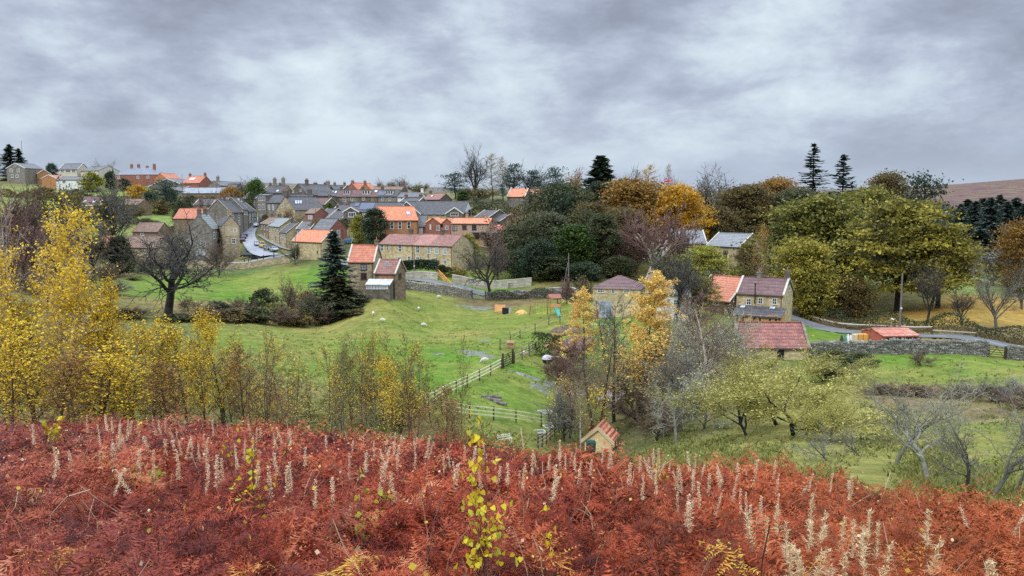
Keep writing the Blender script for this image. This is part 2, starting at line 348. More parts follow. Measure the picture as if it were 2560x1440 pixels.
def ground_mat():
    m, n, b, o = newmat('ground_turf'); at = N(n, 'ShaderNodeAttribute', attribute_name='zone')
    co = coords(n, (1, 1, 1), 'World')
    a = noise(n, co, 0.055, 5, 0.6); c1 = noise(n, co, 0.35, 6, 0.68, 0.4); c2 = noise(n, co, 1.7, 5, 0.7); stk = noise(n, coords(n, (0.5, 1.6, 1), 'World'), 0.8, 5, 0.7, 0.6)
    c = mix(n, ramp(n, a, [(0.35, (0, 0, 0)), (0.65, (0.7,) * 3)]), at.outputs['Color'], (0.19, 0.165, 0.045), 'MIX')
    c = mix(n, 0.85, at.outputs['Color'], c)
    g = math_(n, 'ADD', math_(n, 'MULTIPLY', c1, 0.45), math_(n, 'ADD', math_(n, 'MULTIPLY', c2, 0.3), math_(n, 'MULTIPLY', stk, 0.35)))
    v = ramp(n, g, [(0.38, (0.36, 0.44, 0.42)), (0.50, (0.88, 0.9, 0.9)), (0.62, (1.5, 1.34, 1.55))])
    c = mix(n, 1.0, c, v, 'MULTIPLY')
    n.links.new(c, b.inputs['Base Color']); bump(n, b, g, 0.5, 0.55); b.inputs['Roughness'].default_value = 0.95; b.inputs['Specular IOR Level'].default_value = 0.08
    return m
_gm = ground_mesh(); _gm.materials.append(ground_mat())
tag(link('ground', _gm), kind='structure')
def ribbon(name, pts, width, mat, lift=0.06, kind='structure', edge=0.0, ws=None):
    """a strip laid on the ground along (px, d) points"""
    ctr = [G(a, d) for a, d in pts]; dense = []; wd = []
    for i in range(len(ctr) - 1):
        L = (ctr[i + 1] - ctr[i]).length; k = max(2, int(L / 1.5))
        for j in range(k):
            t = j / k; dense.append(ctr[i].lerp(ctr[i + 1], t)); wd.append(lerp(ws[i], ws[i + 1], t) if ws else width)
    dense.append(ctr[-1]); wd.append(ws[-1] if ws else width)
    for _ in range(12):
        dense = [dense[0]] + [(dense[i - 1] + dense[i] * 2 + dense[i + 1]) / 4 for i in range(1, len(dense) - 1)] + [dense[-1]]
    V = []; Fc = []; n = 7
    for i, p in enumerate(dense):
        t = (dense[min(i + 1, len(dense) - 1)] - dense[max(i - 1, 0)]); t.z = 0; t.normalize(); s = Vector((t.y, -t.x, 0))
        for j in range(n):
            q = p + s * (j / (n - 1) - 0.5) * wd[i]; V.append((q.x, q.y, 0))
    V = np.array(V); V[:, 2] = gzs(V[:, 0], V[:, 1]).reshape(-1, n).mean(1).repeat(n) * 0.65 + gzs(V[:, 0], V[:, 1]) * 0.35 + lift
    k = len(dense); idx = np.arange(k * n).reshape(k, n)
    q = np.stack([idx[:-1, :-1], idx[:-1, 1:], idx[1:, 1:], idx[1:, :-1]], -1).reshape(-1, 4)
    o = link(name, np_mesh(name, V, [q], mat, None, True)); tag(o, kind=kind); return o, dense
def asphalt_mat():
    m, n, b, o = newmat('wet_asphalt'); co = coords(n, (1, 1, 1), 'World'); f = noise(n, co, 0.5, 6, 0.7); f2 = noise(n, co, 4, 4, 0.6)
    n.links.new(ramp(n, math_(n, 'ADD', math_(n, 'MULTIPLY', f, .6), math_(n, 'MULTIPLY', f2, .4)), [(0.35, (.20, .21, .23)), (0.65, (.32, .335, .36))]), b.inputs['Base Color'])
    n.links.new(ramp(n, f, [(0.4, (.28,) * 3), (0.6, (.5,) * 3)]), b.inputs['Roughness']); b.inputs['Specular IOR Level'].default_value = 0.5; bump(n, b, f2, 0.02, 0.3); return m
ASPH = asphalt_mat(); ROADM = stone('dull_asphalt', (.10,.10,.10), (.145,.148,.15), (.19,.195,.20), .3, .3)
PAVE = paint('pavement_stone', (.24, .23, .21), .8, .2, 1.2)
ribbon('road', [(2950,98),(2750,105),(2560,112.5),(2440,116),(2310,121.5),(2200,126),(2100,131),(2000,139),(1900,147),(1760,156),(1600,161),(1430,167),(1300,173),(1200,179),(1090,184),(1000,190),(900,205),(830,222),(760,236),(690,244)], 4.6, ROADM, 0.10)
_, street_line = ribbon('street', [(690,244),(668,250),(652,262),(636,278),(626,292),(628,306),(645,322),(690,345)], 8, ASPH, 0.16, ws=[9.5,9.2,8.6,7.6,6.6,6.2,6.2,6])
ribbon('junction_apron', [(560,243),(620,242),(690,242),(735,240)], 11, ASPH, 0.13)
ribbon('pavement', [(733,246),(716,249.5),(694,262),(668,279),(650,292)], 1.8, PAVE, 0.30)
m_mud, n_, b_, o_ = newmat('wet_mud'); f_ = noise(n_, coords(n_, (1, 1, 1), 'World'), 0.9, 6, 0.75)
n_.links.new(ramp(n_, f_, [(0.35, (.07, .085, .035)), (0.5, (.115, .125, .075)), (0.65, (.24, .24, .22))]), b_.inputs['Base Color']); n_.links.new(ramp(n_, f_, [(0.4, (.75,) * 3), (0.6, (.25,) * 3)]), b_.inputs['Roughness']); b_.inputs['Specular IOR Level'].default_value = 0.5; bump(n_, b_, f_, .15, .6)
def patch(name, px, d, rx, ry, mat, seed, lift=0.05):
    rs = random.Random(seed); c = G(px, d); n = 26; V = [(c.x, c.y, gz(c.x, c.y) + lift)]
    for ring in (0.5, 1.0):
        for i in range(n):
            a = 2 * math.pi * i / n; k = ring * (0.75 + 0.45 * rs.random()); x, y = c.x + rx * k * math.cos(a), c.y + ry * k * math.sin(a)
            V.append((x, y, gz(x, y) + (lift if ring < 1 else -0.05)))
    f = [(0, 1 + i, 1 + (i + 1) % n) for i in range(n)] + [(1 + i, 1 + n + i, 1 + n + (i + 1) % n, 1 + (i + 1) % n) for i in range(n)]
    me = bpy.data.meshes.new(name); me.from_pydata(V, [], f); me.materials.append(mat); return tag(link(name, me), kind='structure')
for i, (a, d, rx, ry) in enumerate([(1190,104,1.9,3.6),(1165,107,1.6,1.9),(1225,101,1.0,2.2),(1097,105,1.2,1.4),(1215,119,1.5,1.6),(1195,160,4.5,3.0),(1320,93,2.6,1.0),(1350,90,1.8,2.2),(1400,92,3.0,3.0)]):
    patch('mud_patch', a, d, rx, ry, m_mud, i)
# drifts of darker rough tussock give the turf its broken look
def tussocks():
    rs = np.random.RandomState(8); V = []; Fc = []; T = []; base = 0
    px = rs.uniform(-80, 2700, 80000); d = 1 / rs.uniform(1 / 175., 1 / 14., 80000)
    ok = (d > np.interp(px, BX, BD) * 1.03) & ~((px > 1380) & (px < 1800) & (d > 85)) & ~((px > 1950) & (d > 103)) & ~((px < 780) & (d > 125))
    nz = np.sin(px * .013 + d * .09) + np.sin(px * .031 - d * .21) * .7 + rs.normal(0, .6, len(px)); ok &= nz > np.where(px > 1750, .25, -.2)
    px, d = px[ok], d[ok]; x = (px - CX) / F * (d * CT + 19 * ST); z = gzs(x, d); n = len(x)
    k = 4; ang = rs.uniform(0, 6.283, (n, k)); nr_ = np.clip(d / 60, .35, 1)[:, None]; h = rs.uniform(.08, .30, (n, k)) * rs.uniform(.5, 1.2, (n, 1)) * (.6 + .4 * nr_); wd = rs.uniform(.04, .13, (n, k)) * nr_
    ln = rs.normal(0, .12, (n, k, 2)); b = np.stack([x, d, z - .02], -1)[:, None, :] + np.concatenate([rs.normal(0, .14, (n, k, 2)), np.zeros((n, k, 1))], -1)
    dx = np.stack([np.cos(ang) * wd, np.sin(ang) * wd, np.zeros_like(wd)], -1)
    V = np.stack([b - dx, b + dx, b + np.concatenate([ln, h[..., None]], -1)], 2).reshape(-1, 3)
    return np_mesh('grass_tussocks', V, [np.arange(len(V)).reshape(-1, 3)], leafmat('tussock_grass', [(.10,.115,.024), (.15,.16,.034), (.21,.198,.052), (.28,.24,.08)], .2), {'tint': np.repeat(rs.random(n), k * 3)})
tag(link('grass_tussocks', tussocks()), kind='stuff')
# ================================================================== building tools
def plan(px, d, py=620):
    p = P(px, py, d); return Vector((p.x, p.y, 0))
def lin(px, a, b):                                      # distance on the straight line a-b in column px
    t = (px - a[0]) / (b[0] - a[0]); return 1 / lerp(1 / a[1], 1 / b[1], t)
POT = paint('clay_pot', (.30, .15, .08), .8, .2)
LEAD = paint('dark_lead', (.05, .052, .058), .5, .2)
class House:
    """front wall from A to B (pixel column, distance), eaves and ridge given by their pixel rows"""
    def __init__(s, name, label, A, B, eave, ridge, D, wall, roof, cat='house', group=None, gable=False, hip=False, mono=False, base=None, ov=0.22, verge=0.12, coping=None, thick=0.16, gutter=True, halfhip=0.0):
        a, b = plan(A[0], A[1], eave), plan(B[0], B[1], eave); s.L = (b - a).length; s.D = D
        ex = (b - a).normalized(); ey = Vector((-ex.y, ex.x, 0)); mid = (a + b) / 2
        if ey.dot(mid) < 0: ey = -ey
        s.a, s.ex, s.ey = a, ex, ey; s.fy = 0.0; s.rside = True
        back = (a + b) / 2 + ey * D
        zs = [gz(q.x, q.y) for q in (a, b, a + ey * D, b + ey * D)]
        if base is not None: zs.append(P(A[0], base, A[1]).z)
        s.z0 = min(zs) - 0.4
        if gable: s.flip = False
        s.E = P(A[0], eave, A[1]).z - s.z0
        if gable: pr = P((A[0] + B[0]) / 2, ridge, (A[1] + B[1]) / 2)
        elif mono: pr = P(A[0], ridge, (a + ey * D).y)
        else: pr = P(A[0], ridge, (a + ey * D / 2).y)
        s.H = max(pr.z - s.z0, s.E + 0.4)
        M = Matrix(((ex.x, ey.x, 0, a.x), (ex.y, ey.y, 0, a.y), (0, 0, 1, s.z0), (0, 0, 0, 1)))
        s.M = M; s.Mi = M.inverted()
        s.root = link(name, None); s.root.matrix_world = M; tag(s.root, label, cat, group)
        s.gable, s.mono, s.hip = gable, mono, hip
        L, E, H = s.L, s.E, s.H; m = MB()
        if gable:
            m.poly([(0,0,0),(L,0,0),(L,0,E),(L/2,0,H-.05),(0,0,E),(0,D,0),(L,D,0),(L,D,E),(L/2,D,H-.05),(0,D,E)], [(0,1,2,3,4),(9,8,7,6,5),(0,5,6,1),(1,6,7,2),(5,0,4,9),(4,3,8,9),(2,7,8,3)])
        elif mono:
            m.poly([(0,0,0),(L,0,0),(L,0,E-.05),(0,0,E-.05),(0,D,0),(L,D,0),(L,D,H-.05),(0,D,H-.05)], [(0,1,2,3),(7,6,5,4),(1,5,6,2),(4,0,3,7),(3,2,6,7),(0,4,5,1)])
        elif hip:
            m.box(0, L, 0, D, 0, E)
        else:
            m.poly([(0,0,0),(L,0,0),(L,D,0),(0,D,0),(0,0,E-.05),(L,0,E-.05),(L,D/2,H-.05),(0,D/2,H-.05),(L,D,E-.05),(0,D,E-.05)], [(3,2,1,0),(0,1,5,4),(1,2,8,6,5),(2,3,9,8),(3,0,4,7,9),(4,5,6,7),(7,6,8,9)])
        m.build('wall', wall, s.root)
        r = MB(); t = thick; sl = (H - E) / (L / 2 if gable else (D if mono else D / 2)); s.sl = sl; dz = ov * sl
        if gable:
            for sg in (0, 1):
                x0 = -ov if sg == 0 else L + ov
                p = [(x0, -verge, E - dz), (L/2, -verge, H), (L/2, D + verge, H), (x0, D + verge, E - dz)]
                if sg: p = [p[1], p[0], p[3], p[2]]
                r.hexa(p, [(x, y, z + t) for x, y, z in p])
            r.box(L/2 - .12, L/2 + .12, -verge, D + verge, H + t * .6, H + t + .07)
        elif mono:
            p = [(-verge, -ov, E - dz), (L + verge, -ov, E - dz), (L + verge, D, H), (-verge, D, H)]; r.hexa(p, [(x, y, z + t) for x, y, z in p])
        elif hip:
            k = min(D / 2, L / 2 - .3); A4 = [(-ov, -ov, E), (L + ov, -ov, E), (L + ov, D + ov, E), (-ov, D + ov, E)]
            r.poly(A4 + [(k, D/2, H), (L - k, D/2, H)], [(3,2,1,0), (0,1,5,4), (1,2,5), (2,3,4,5), (3,0,4)])
        else:
            for sg in (0, 1):
                y0 = -ov if sg == 0 else D + ov
                p = [(-verge, y0, E - dz), (L + verge, y0, E - dz), (L + verge, D/2, H), (-verge, D/2, H)]
                if sg: p = [p[3], p[2], p[1], p[0]]
                r.hexa(p, [(x, y, z + t) for x, y, z in p])
            r.box(-verge, L + verge, D/2 - .12, D/2 + .12, H + t * .6, H + t + .08)
        s.roof = r.build('roof', roof, s.root)
        if gutter and not gable and not hip:
            g = MB(); g.box(-.05, L + .05, -ov - .1, -ov + .02, E - dz - .06, E - dz + .06); g.box(L - .3, L - .2, -.11, -.02, 0, E - .05); g.build('gutter', LEAD, s.root)
        if coping is not None and not gable and not hip and not mono:
            for x in (-verge - .05, L + verge - .2):
                c = MB()
                for sg in (0, 1):
                    y0, y1 = (-ov, D/2) if sg == 0 else (D/2, D + ov)
                    za, zb = (E - dz, H) if sg == 0 else (H, E - dz)
                    q = [(x, y0, za + t), (x + .32, y0, za + t), (x + .32, y1, zb + t), (x, y1, zb + t)]; c.hexa(q, [(a_, b_, z_ + .16) for a_, b_, z_ in q])
                c.build('coping', coping, s.root)
    def loc(s, px, py, face='front'):                    # where a pixel ray meets a wall, in the house's own axes
        o = s.Mi @ Vector((0, 0, 0)); d = (s.Mi.to_3x3() @ P(px, py, 100.0))
        if face == 'front': k = (s.fy - o.y) / d.y
        elif face == 'right': k = (s.L - o.x) / d.x
        elif face == 'left': k = (0 - o.x) / d.x
        elif face == 'roof':
            if s.gable:
                n = Vector((s.sl, 0, 1)) if s.rside else Vector((-s.sl, 0, 1)); c = Vector((s.L, 0, s.E + .16)) if s.rside else Vector((0, 0, s.E + .16))
            else: n = Vector((0, -s.sl, 1)); c = Vector((0, 0, s.E + .16))
            k = n.dot(c - o) / n.dot(d)
        return o + d * k
    def win(s, px, py, w, h, face='front', frame=None, pane=None, mull=1, trans=1, name='window', bar=None):
        """window w by h pixels centred on a pixel"""
        a = s.loc(px - w / 2, py, face); b = s.loc(px + w / 2, py, face); t = s.loc(px, py - h / 2, face); u = s.loc(px, py + h / 2, face); c = s.loc(px, py, face)
        ax = 0 if face == 'front' else 1
        W = abs(b[ax] - a[ax]); Hh = abs(t.z - u.z); return s.win_l(c, W, Hh, face, frame, pane, mull, trans, name, bar)
    def win_l(s, c, W, Hh, face='front', frame=None, pane=None, mull=1, trans=1, name='window', bar=None):
        f = MB(); g = MB(); b = bar or max(.07, min(W, Hh) * .12); cz = c.z
        rot = {'front': lambda x, y, z: (c.x + x, y + s.fy, z), 'right': lambda x, y, z: (s.L - y, c.y + x, z), 'left': lambda x, y, z: (y, c.y + x, z)}[face]
        def bx(mb, x0, x1, y0, y1, z0, z1):
            p = [(x0,y0,z0),(x1,y0,z0),(x1,y1,z0),(x0,y1,z0),(x0,y0,z1),(x1,y0,z1),(x1,y1,z1),(x0,y1,z1)]
            fs = [(3,2,1,0),(4,5,6,7),(0,1,5,4),(1,2,6,5),(2,3,7,6),(3,0,4,7)]
            if face == 'right': fs = [tuple(reversed(q)) for q in fs]
            mb.poly([rot(*q) for q in p], fs)
        x0, x1, z0, z1 = -W/2, W/2, cz - Hh/2, cz + Hh/2
        bx(f, x0, x0 + b, -.07, .03, z0, z1); bx(f, x1 - b, x1, -.07, .03, z0, z1); bx(f, x0 + b, x1 - b, -.07, .03, z1 - b, z1); bx(f, x0 - .05, x1 + .05, -.11, .03, z0 - b * .6, z0 + b * .6)
        for i in range(mull): xx = lerp(x0, x1, (i + 1) / (mull + 1)); bx(f, xx - b * .3, xx + b * .3, -.06, .02, z0 + b * .6, z1 - b)
        for i in range(trans): zz = lerp(z0, z1, (i + 1) / (trans + 1)); bx(f, x0 + b, x1 - b, -.055, .02, zz - b * .3, zz + b * .3)
        bx(g, x0 + b * .8, x1 - b * .8, -.03, .01, z0 + b * .5, z1 - b * .8)
        fo = f.build(name, frame or WHITE, s.root); g.build('pane', pane or GLASS, fo); return fo
    def door(s, px, py, w, h, mat, face='front', frame=None):
        a = s.loc(px - w / 2, py, face); b = s.loc(px + w / 2, py, face); t = s.loc(px, py - h / 2, face); u = s.loc(px, py + h / 2, face); c = (a + b) / 2
        W = abs(b.x - a.x); d = MB(); d.box(c.x - W/2, c.x + W/2, -.06, .02, u.z, t.z)
        for i in (0, 1):
            zz = lerp(u.z, t.z, .12 + .45 * i); d.box(c.x - W*.32, c.x + W*.32, -.08, -.05, zz, zz + (t.z - u.z) * .33)
        o = d.build('door', mat, s.root); f = MB(); f.box(c.x - W/2 - .1, c.x - W/2, -.09, .02, u.z, t.z + .1); f.box(c.x + W/2, c.x + W/2 + .1, -.09, .02, u.z, t.z + .1); f.box(c.x - W/2, c.x + W/2, -.09, .02, t.z, t.z + .1)
        f.build('door_frame', frame or WHITE, o); return o
    def chimney(s, t, mat, w=0.9, h=1.5, pots=2, y=None, dp=None):
        """stack at fraction t along the ridge"""
        x = t * s.L if not s.gable else s.L / 2; yy = (s.D / 2 if not s.gable else t * s.D) if y is None else y; z = s.H; dp = dp or .6
        m = MB(); m.box(x - w/2, x + w/2, yy - dp/2, yy + dp/2, z - (2.6 if s.hip else .9), z + h); m.box(x - w/2 - .08, x + w/2 + .08, yy - dp/2 - .08, yy + dp/2 + .08, z + h * .78, z + h * .9)
        m.box(x - w/2 - .05, x + w/2 + .05, yy - dp/2 - .05, yy + dp/2 + .05, z - .25, z - .05)
        o = m.build('chimney', mat, s.root)
        for i in range(pots):
            c = x - w/2 + w * (i + .5) / pots; MB().lathe([(.13, z + h - .02), (.15, z + h + .1), (.11, z + h + .2), (.12, z + h + .5), (.15, z + h + .55), (.14, z + h + .58)], 8, (c, yy, 0)).build('chimney_pot', POT, o)
    def onroof(s, px, py, w, h, mat, name, frame=None, lift=.06):
        c = s.loc(px, py, 'roof'); a = s.loc(px - w/2, py, 'roof'); b = s.loc(px + w/2, py, 'roof'); u = s.loc(px, py + h/2, 'roof'); t = s.loc(px, py - h/2, 'roof')
        ex = (b - a) / 2; ey = (t - u) / 2
        if not s.gable: ex.y = ex.z = 0; ey.x = 0
        nrm = ex.cross(ey).normalized(); q = [c - ex - ey, c + ex - ey, c + ex + ey, c - ex + ey]
        m = MB().hexa([p + nrm * .0 for p in q], [p + nrm * lift for p in q]); o = m.build(name, frame or mat, s.root)
        if frame is not None:
            e2, f2 = ex * .84, ey * .84; q2 = [c - e2 - f2, c + e2 - f2, c + e2 + f2, c - e2 + f2]
            MB().hexa([p + nrm * (lift - .02) for p in q2], [p + nrm * (lift + .015) for p in q2]).build('pane', mat, o)
        return o
    def dormer(s, px, py, w, h, cheek, roofm, panes=3):
        a = s.loc(px - w/2, py + h/2, 'roof'); b = s.loc(px + w/2, py + h/2, 'roof'); W = b.x - a.x; y0, z0 = a.y, a.z
        Hh = (s.loc(px, py - h/2, 'front').z - s.loc(px, py + h/2, 'front').z); y1 = min(y0 + Hh / max(s.sl, .3), s.D / 2 + .5)
        m = MB().box(a.x, b.x, y0, y1, z0 - .2, z0 + Hh); o = m.build('dormer', cheek, s.root); MB().box(a.x - .15, b.x + .15, y0 - .2, y1, z0 + Hh + .003, z0 + Hh + .12).build('dormer_roof', roofm, o)
        g = MB()
        for i in range(panes):
            x0 = a.x + W * (i + .16) / panes; x1 = a.x + W * (i + .84) / panes; g.box(x0, x1, y0 - .03, y0 + .02, z0 + .25, z0 + Hh - .22)
        g.build('pane', GLASS, o)
    def wing(s, pa, pb, eave, apex, out, wall, roof, board=None, back=None):
        """a gabled bay that comes forward from the front wall"""
        a, b = s.loc(pa, eave), s.loc(pb, eave); x0, x1 = a.x, b.x; E = a.z; H = s.loc((pa + pb) / 2, apex).z; bk = back or s.D * .5; W = x1 - x0; xm = (x0 + x1) / 2
        m = MB().poly([(x0,-out,0),(x1,-out,0),(x1,-out,E),(xm,-out,H),(x0,-out,E),(x0,bk,0),(x1,bk,0),(x1,bk,E),(xm,bk,H),(x0,bk,E)], [(0,1,2,3,4),(9,8,7,6,5),(0,5,6,1),(1,6,7,2),(5,0,4,9),(4,3,8,9),(2,7,8,3)])
        o = m.build('gabled_bay', wall, s.root); r = MB(); sl = (H - E) / (W / 2); e = .3
        for sg in (0, 1):
            xa = x0 - e if sg == 0 else x1 + e
            p = [(xa, -out - .2, E - e*sl + .03), (xm, -out - .2, H + .03), (xm, bk, H + .03), (xa, bk, E - e*sl + .03)]
            if sg: p = [p[1], p[0], p[3], p[2]]
            r.hexa(p, [(x, y, z + .15) for x, y, z in p])
        r.build('bay_roof', roof, o)
        if board is not None:
            bb = MB()
            for sg in (0, 1):
                xa = x0 - e - .05 if sg == 0 else x1 + e + .05
                p = [(xa, -out - .26, E - e*sl - .18), (xm, -out - .26, H - .18), (xm, -out - .205, H - .18), (xa, -out - .205, E - e*sl - .18)]
                if sg: p = [p[1], p[0], p[3], p[2]]
                bb.hexa(p, [(x, y, z + .40) for x, y, z in p])
            bb.build('bargeboard', board, o)
        return -out
    def boards(s, mat):                                   # bargeboards on a gable front
        bb = MB(); e = .3; dz = e * s.sl
        for sg in (0, 1):
            xa = -e if sg == 0 else s.L + e
            p = [(xa, -.22, s.E - dz - .12), (s.L/2, -.22, s.H - .12), (s.L/2, -.13, s.H - .12), (xa, -.13, s.E - dz - .12)]
            if sg: p = [p[1], p[0], p[3], p[2]]
            bb.hexa(p, [(x, y, z + .36) for x, y, z in p])
        bb.build('bargeboard', mat, s.root)
# ================================================================== the village
S_TAN = stone('sandstone_tan', (.19,.15,.095), (.39,.315,.19), (.54,.45,.30))
S_YEL = stone('sandstone_yellow', (.26,.205,.115), (.49,.395,.225), (.64,.54,.34))
S_GREY = stone('sandstone_grey', (.10,.09,.075), (.205,.185,.15), (.32,.29,.24))
S_DARK = stone('sandstone_dark', (.06,.052,.042), (.13,.112,.088), (.22,.19,.15))
S_BRN = stone('sandstone_brown', (.11,.075,.048), (.21,.15,.098), (.31,.23,.16))
BRK_O = stone('orange_brick', (.24,.10,.045), (.40,.19,.085), (.50,.28,.14), 1.6, .25)
BRK_R = stone('red_brick', (.15,.058,.042), (.27,.115,.08), (.36,.17,.12), 1.6, .3)
BRK_C = stone('cream_brick', (.28,.18,.11), (.42,.29,.19), (.52,.38,.27), 1.6, .2)
REND = paint('white_render', (.62,.62,.60), .8, .1, .7)
CREAM = paint('cream_render', (.50,.47,.36), .8, .1, .7)
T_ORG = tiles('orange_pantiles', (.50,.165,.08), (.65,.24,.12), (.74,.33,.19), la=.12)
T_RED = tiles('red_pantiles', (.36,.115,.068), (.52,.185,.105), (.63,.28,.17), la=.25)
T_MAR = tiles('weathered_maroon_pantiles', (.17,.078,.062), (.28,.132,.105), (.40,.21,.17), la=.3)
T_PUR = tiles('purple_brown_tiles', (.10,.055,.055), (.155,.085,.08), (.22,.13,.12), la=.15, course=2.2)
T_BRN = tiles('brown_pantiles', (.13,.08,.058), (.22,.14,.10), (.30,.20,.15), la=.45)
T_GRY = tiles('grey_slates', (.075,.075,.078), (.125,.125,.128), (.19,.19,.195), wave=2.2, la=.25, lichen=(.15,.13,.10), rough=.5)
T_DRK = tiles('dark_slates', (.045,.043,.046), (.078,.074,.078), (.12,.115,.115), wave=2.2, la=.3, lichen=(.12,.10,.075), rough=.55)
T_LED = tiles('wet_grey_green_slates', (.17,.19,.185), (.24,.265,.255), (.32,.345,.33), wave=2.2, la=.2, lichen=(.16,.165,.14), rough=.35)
COPE = paint('pale_coping_stone', (.47,.44,.37), .85, .15, 1.5)
BOARDW = WHITE
ORW = paint('orange_timber', (.55,.27,.07), .55, .2, 2); BLUE = paint('blue_paint', (.06,.16,.42), .5, .1); BLK = paint('black_paint', (.015,.015,.017), .5, .2)
BRNW = paint('brown_frame', (.09,.055,.04), .6, .15); GRNP = paint('dark_green_paint', (.03,.11,.085), .5, .15); GREYP = paint('grey_paint', (.30,.33,.36), .5, .1)
PANEL = paint('solar_panel_blue', (.035,.05,.09), .25, .15, 2, .5); DOORW = paint('white_door', (.60,.62,.66), .5, .05)
SKYL = glass('skylight_glass', (.28,.31,.34), .1)
# ---- middle: the stone cottage row above the road
A0, B0 = (947, 211.0), (1131, 198.0); grp = 'stone cottages in the long row'
cuts = [947, 1033, 1073, 1131]; labs = ['left end cottage of the long stone row, chimney near its middle', 'middle cottage of the long stone row with lighter roof, no front door in view', 'right end cottage of the long stone row, pale blue door and bare stone gable']
rowp = []
EV = P(947, 610, 211).z; 
for i in range(3):
    a, b = cuts[i], cuts[i + 1]; da, db = lin(a, A0, B0), lin(b, A0, B0)
    ev = proj(Vector((P(a, 610, da).x, da, EV)))[1]; rz = P(975, 584, 215.0).z; ra = P(a, 600, da)
    h = House('stone_cottage', labs[i], (a, da), (b - .15, db), ev, 0, 9.0, S_YEL, [T_MAR, tiles('faded_maroon_pantiles', (.22,.10,.08), (.33,.155,.12), (.42,.23,.185), la=.25), T_MAR][i], group=grp, base=672, verge=0.0) if False else None
    H_ = House('stone_cottage', labs[i], (a, da), (b - .1, db), ev, ev - 26 * 205 / (da + 4) - (i * .6), 9.0, S_YEL, [T_MAR, tiles('faded_maroon_pantiles', (.25,.115,.09), (.38,.18,.145), (.48,.26,.21), la=.25), T_MAR][i], group=grp, verge=0.0); rowp.append(H_)
r0, r1, r2 = rowp
for x, y, hh in ((955,619,17),(969,619,13),(1000,621,18)): r0.win(x, y, 8.5 if x != 969 else 5, hh)
r0.win(1000,648,12,12, mull=1); r0.win(1023,647,7.5,14)
for x, y, hh in ((1044.5,623,19),(1044.5,648,13)): r1.win(x, y, 9, hh)
for x, y in ((1072.5,625.5),(1092,626.5),(1112.5,628)): r2.win(x, y, 9, 17, pane=GLASSB)
r2.win(1072,655,9,17, pane=GLASSB); r2.door(1086,658,8,22, paint('pale_blue_door', (.42,.47,.58), .5, .05)); r2.win(1113,655,7,10)
m_ = MB(); c_ = r2.loc(1086, 646); m_.box(c_.x - .75, c_.x + .75, -.6, -.003, c_.z, c_.z + .14).build('porch_hood', COPE, r2.root)
r0.chimney(.62, S_DARK, 1.0, 1.5); r2.chimney(.12, S_DARK, 1.1, 1.3, 3)
# ---- red pantiled house and its lean neighbour
h = House('stone_house', 'tall narrow stone house with bright red pantile roof beside the dark spruce', (870,158.4), (934,158), 654, 614, 6.5, S_TAN, T_RED, coping=COPE, base=728)
h.win(909.5,668,15,14, frame=BRNW, pane=GLASSB); h.win(909.5,690,15,16, frame=BRNW); h.chimney(.97, S_BRN, .8, 1.2, 1)
h = House('stone_house', 'small stone house with corrugated maroon roof and skylight in front of the cottage row', (937,151), (988,150), 683, 650, 5.2, S_BRN, T_MAR, coping=COPE, base=722)
h.onroof(967,659,8,11, GLASS, 'skylight', frame=GREYP); h.win(999.5,690,7,12,'right', frame=BRNW)
m_ = MB(); m_.box(.8, h.L - .3, -.05, .02, h.E - 1.35, h.E - .3).build('orange_stone_panel', BRK_O, h.root)
h = House('lean_to_porch', 'glazed lean-to with pale striped roof against the small maroon-roofed house', (915,147.2), (974,146.8), 712, 699, 2.6, S_DARK, paint('pale_polycarbonate', (.42,.42,.40), .4, .3, 1.5), mono=True, gutter=False, cat='lean-to')
for i in range(7): h.win(919 + i * 8, 718, 6, 9, mull=0, trans=0, pane=GLASSB)
# ---- brick building with an orange roof
h = House('brick_house', 'big orange brick house with plain bright orange roof and three tall white windows', (950,231), (1045,235.2), 550.5, 517, 9, BRK_O, T_ORG, base=598, verge=.05)
for x in (980,999.7,1022): h.win(x, 563, 9, 18, mull=0, trans=1)
h.onroof(1021,533,11,9, SKYL, 'skylight', frame=LEAD)
h = House('brick_house', 'grey slated link with white glazed door right of the orange brick house', (1045.5,237.5), (1066,237.5), 566, 539, 6, BRK_R, T_GRY, base=600)
h.door(1052.5,576,7.5,18, DOORW)
h = House('brick_bungalow', 'low red brick bungalow with two small orange gables behind the cottage row', (1063,237), (1128,235), 561, 547, 7, BRK_R, T_ORG, cat='bungalow', base=602)
h.fy = h.wing(1070, 1105, 558, 545, 1.6, BRK_R, T_ORG); h.win(1096,570,8,12); h.win(1076,567,4,13, mull=0, trans=0, pane=paint('cream_blind',(.55,.42,.3))); h.fy = h.wing(1106, 1127.5, 556, 547, 1.2, BRK_R, T_ORG); h.win(1117,569,8,9)
h = House('brick_bungalow', 'long cream brick bungalow with orange roof, two pale chimneys and lower storey', (1128.5,233.5), (1222,231), 559, 546, 7, BRK_C, T_ORG, cat='bungalow', base=604)
h.win(1137,571,12,11, frame=BRNW, pane=GLASSB); h.win(1161,568.5,11,11, frame=BRNW); h.win(1185.5,569,11,12, frame=BLK)
for t, hh in ((.33,1.3),(.84,1.2)): h.chimney(t, BRK_C, .7, hh, 1)
m_ = MB(); z_ = h.loc(1200,581).z; m_.box(h.loc(1180,580).x, h.L + 4.5, -2.2, -.005, z_, z_ + .22).build('canopy', paint('blue_grey_canopy', (.12,.17,.22), .4), h.root)
for x in (1192,1213): h.win(x, 593, 9, 9, frame=BRNW, mull=0, trans=0)
h = House('brick_house', 'small pink-roofed lean-to house at the right end of the brick bungalows', (1228,236), (1266,235), 578, 563, 5, BRK_R, paint('pink_sheet_roof', (.55,.20,.17), .5, .1, 1), base=604); h.win(1250,588,10,9, frame=BRNW)
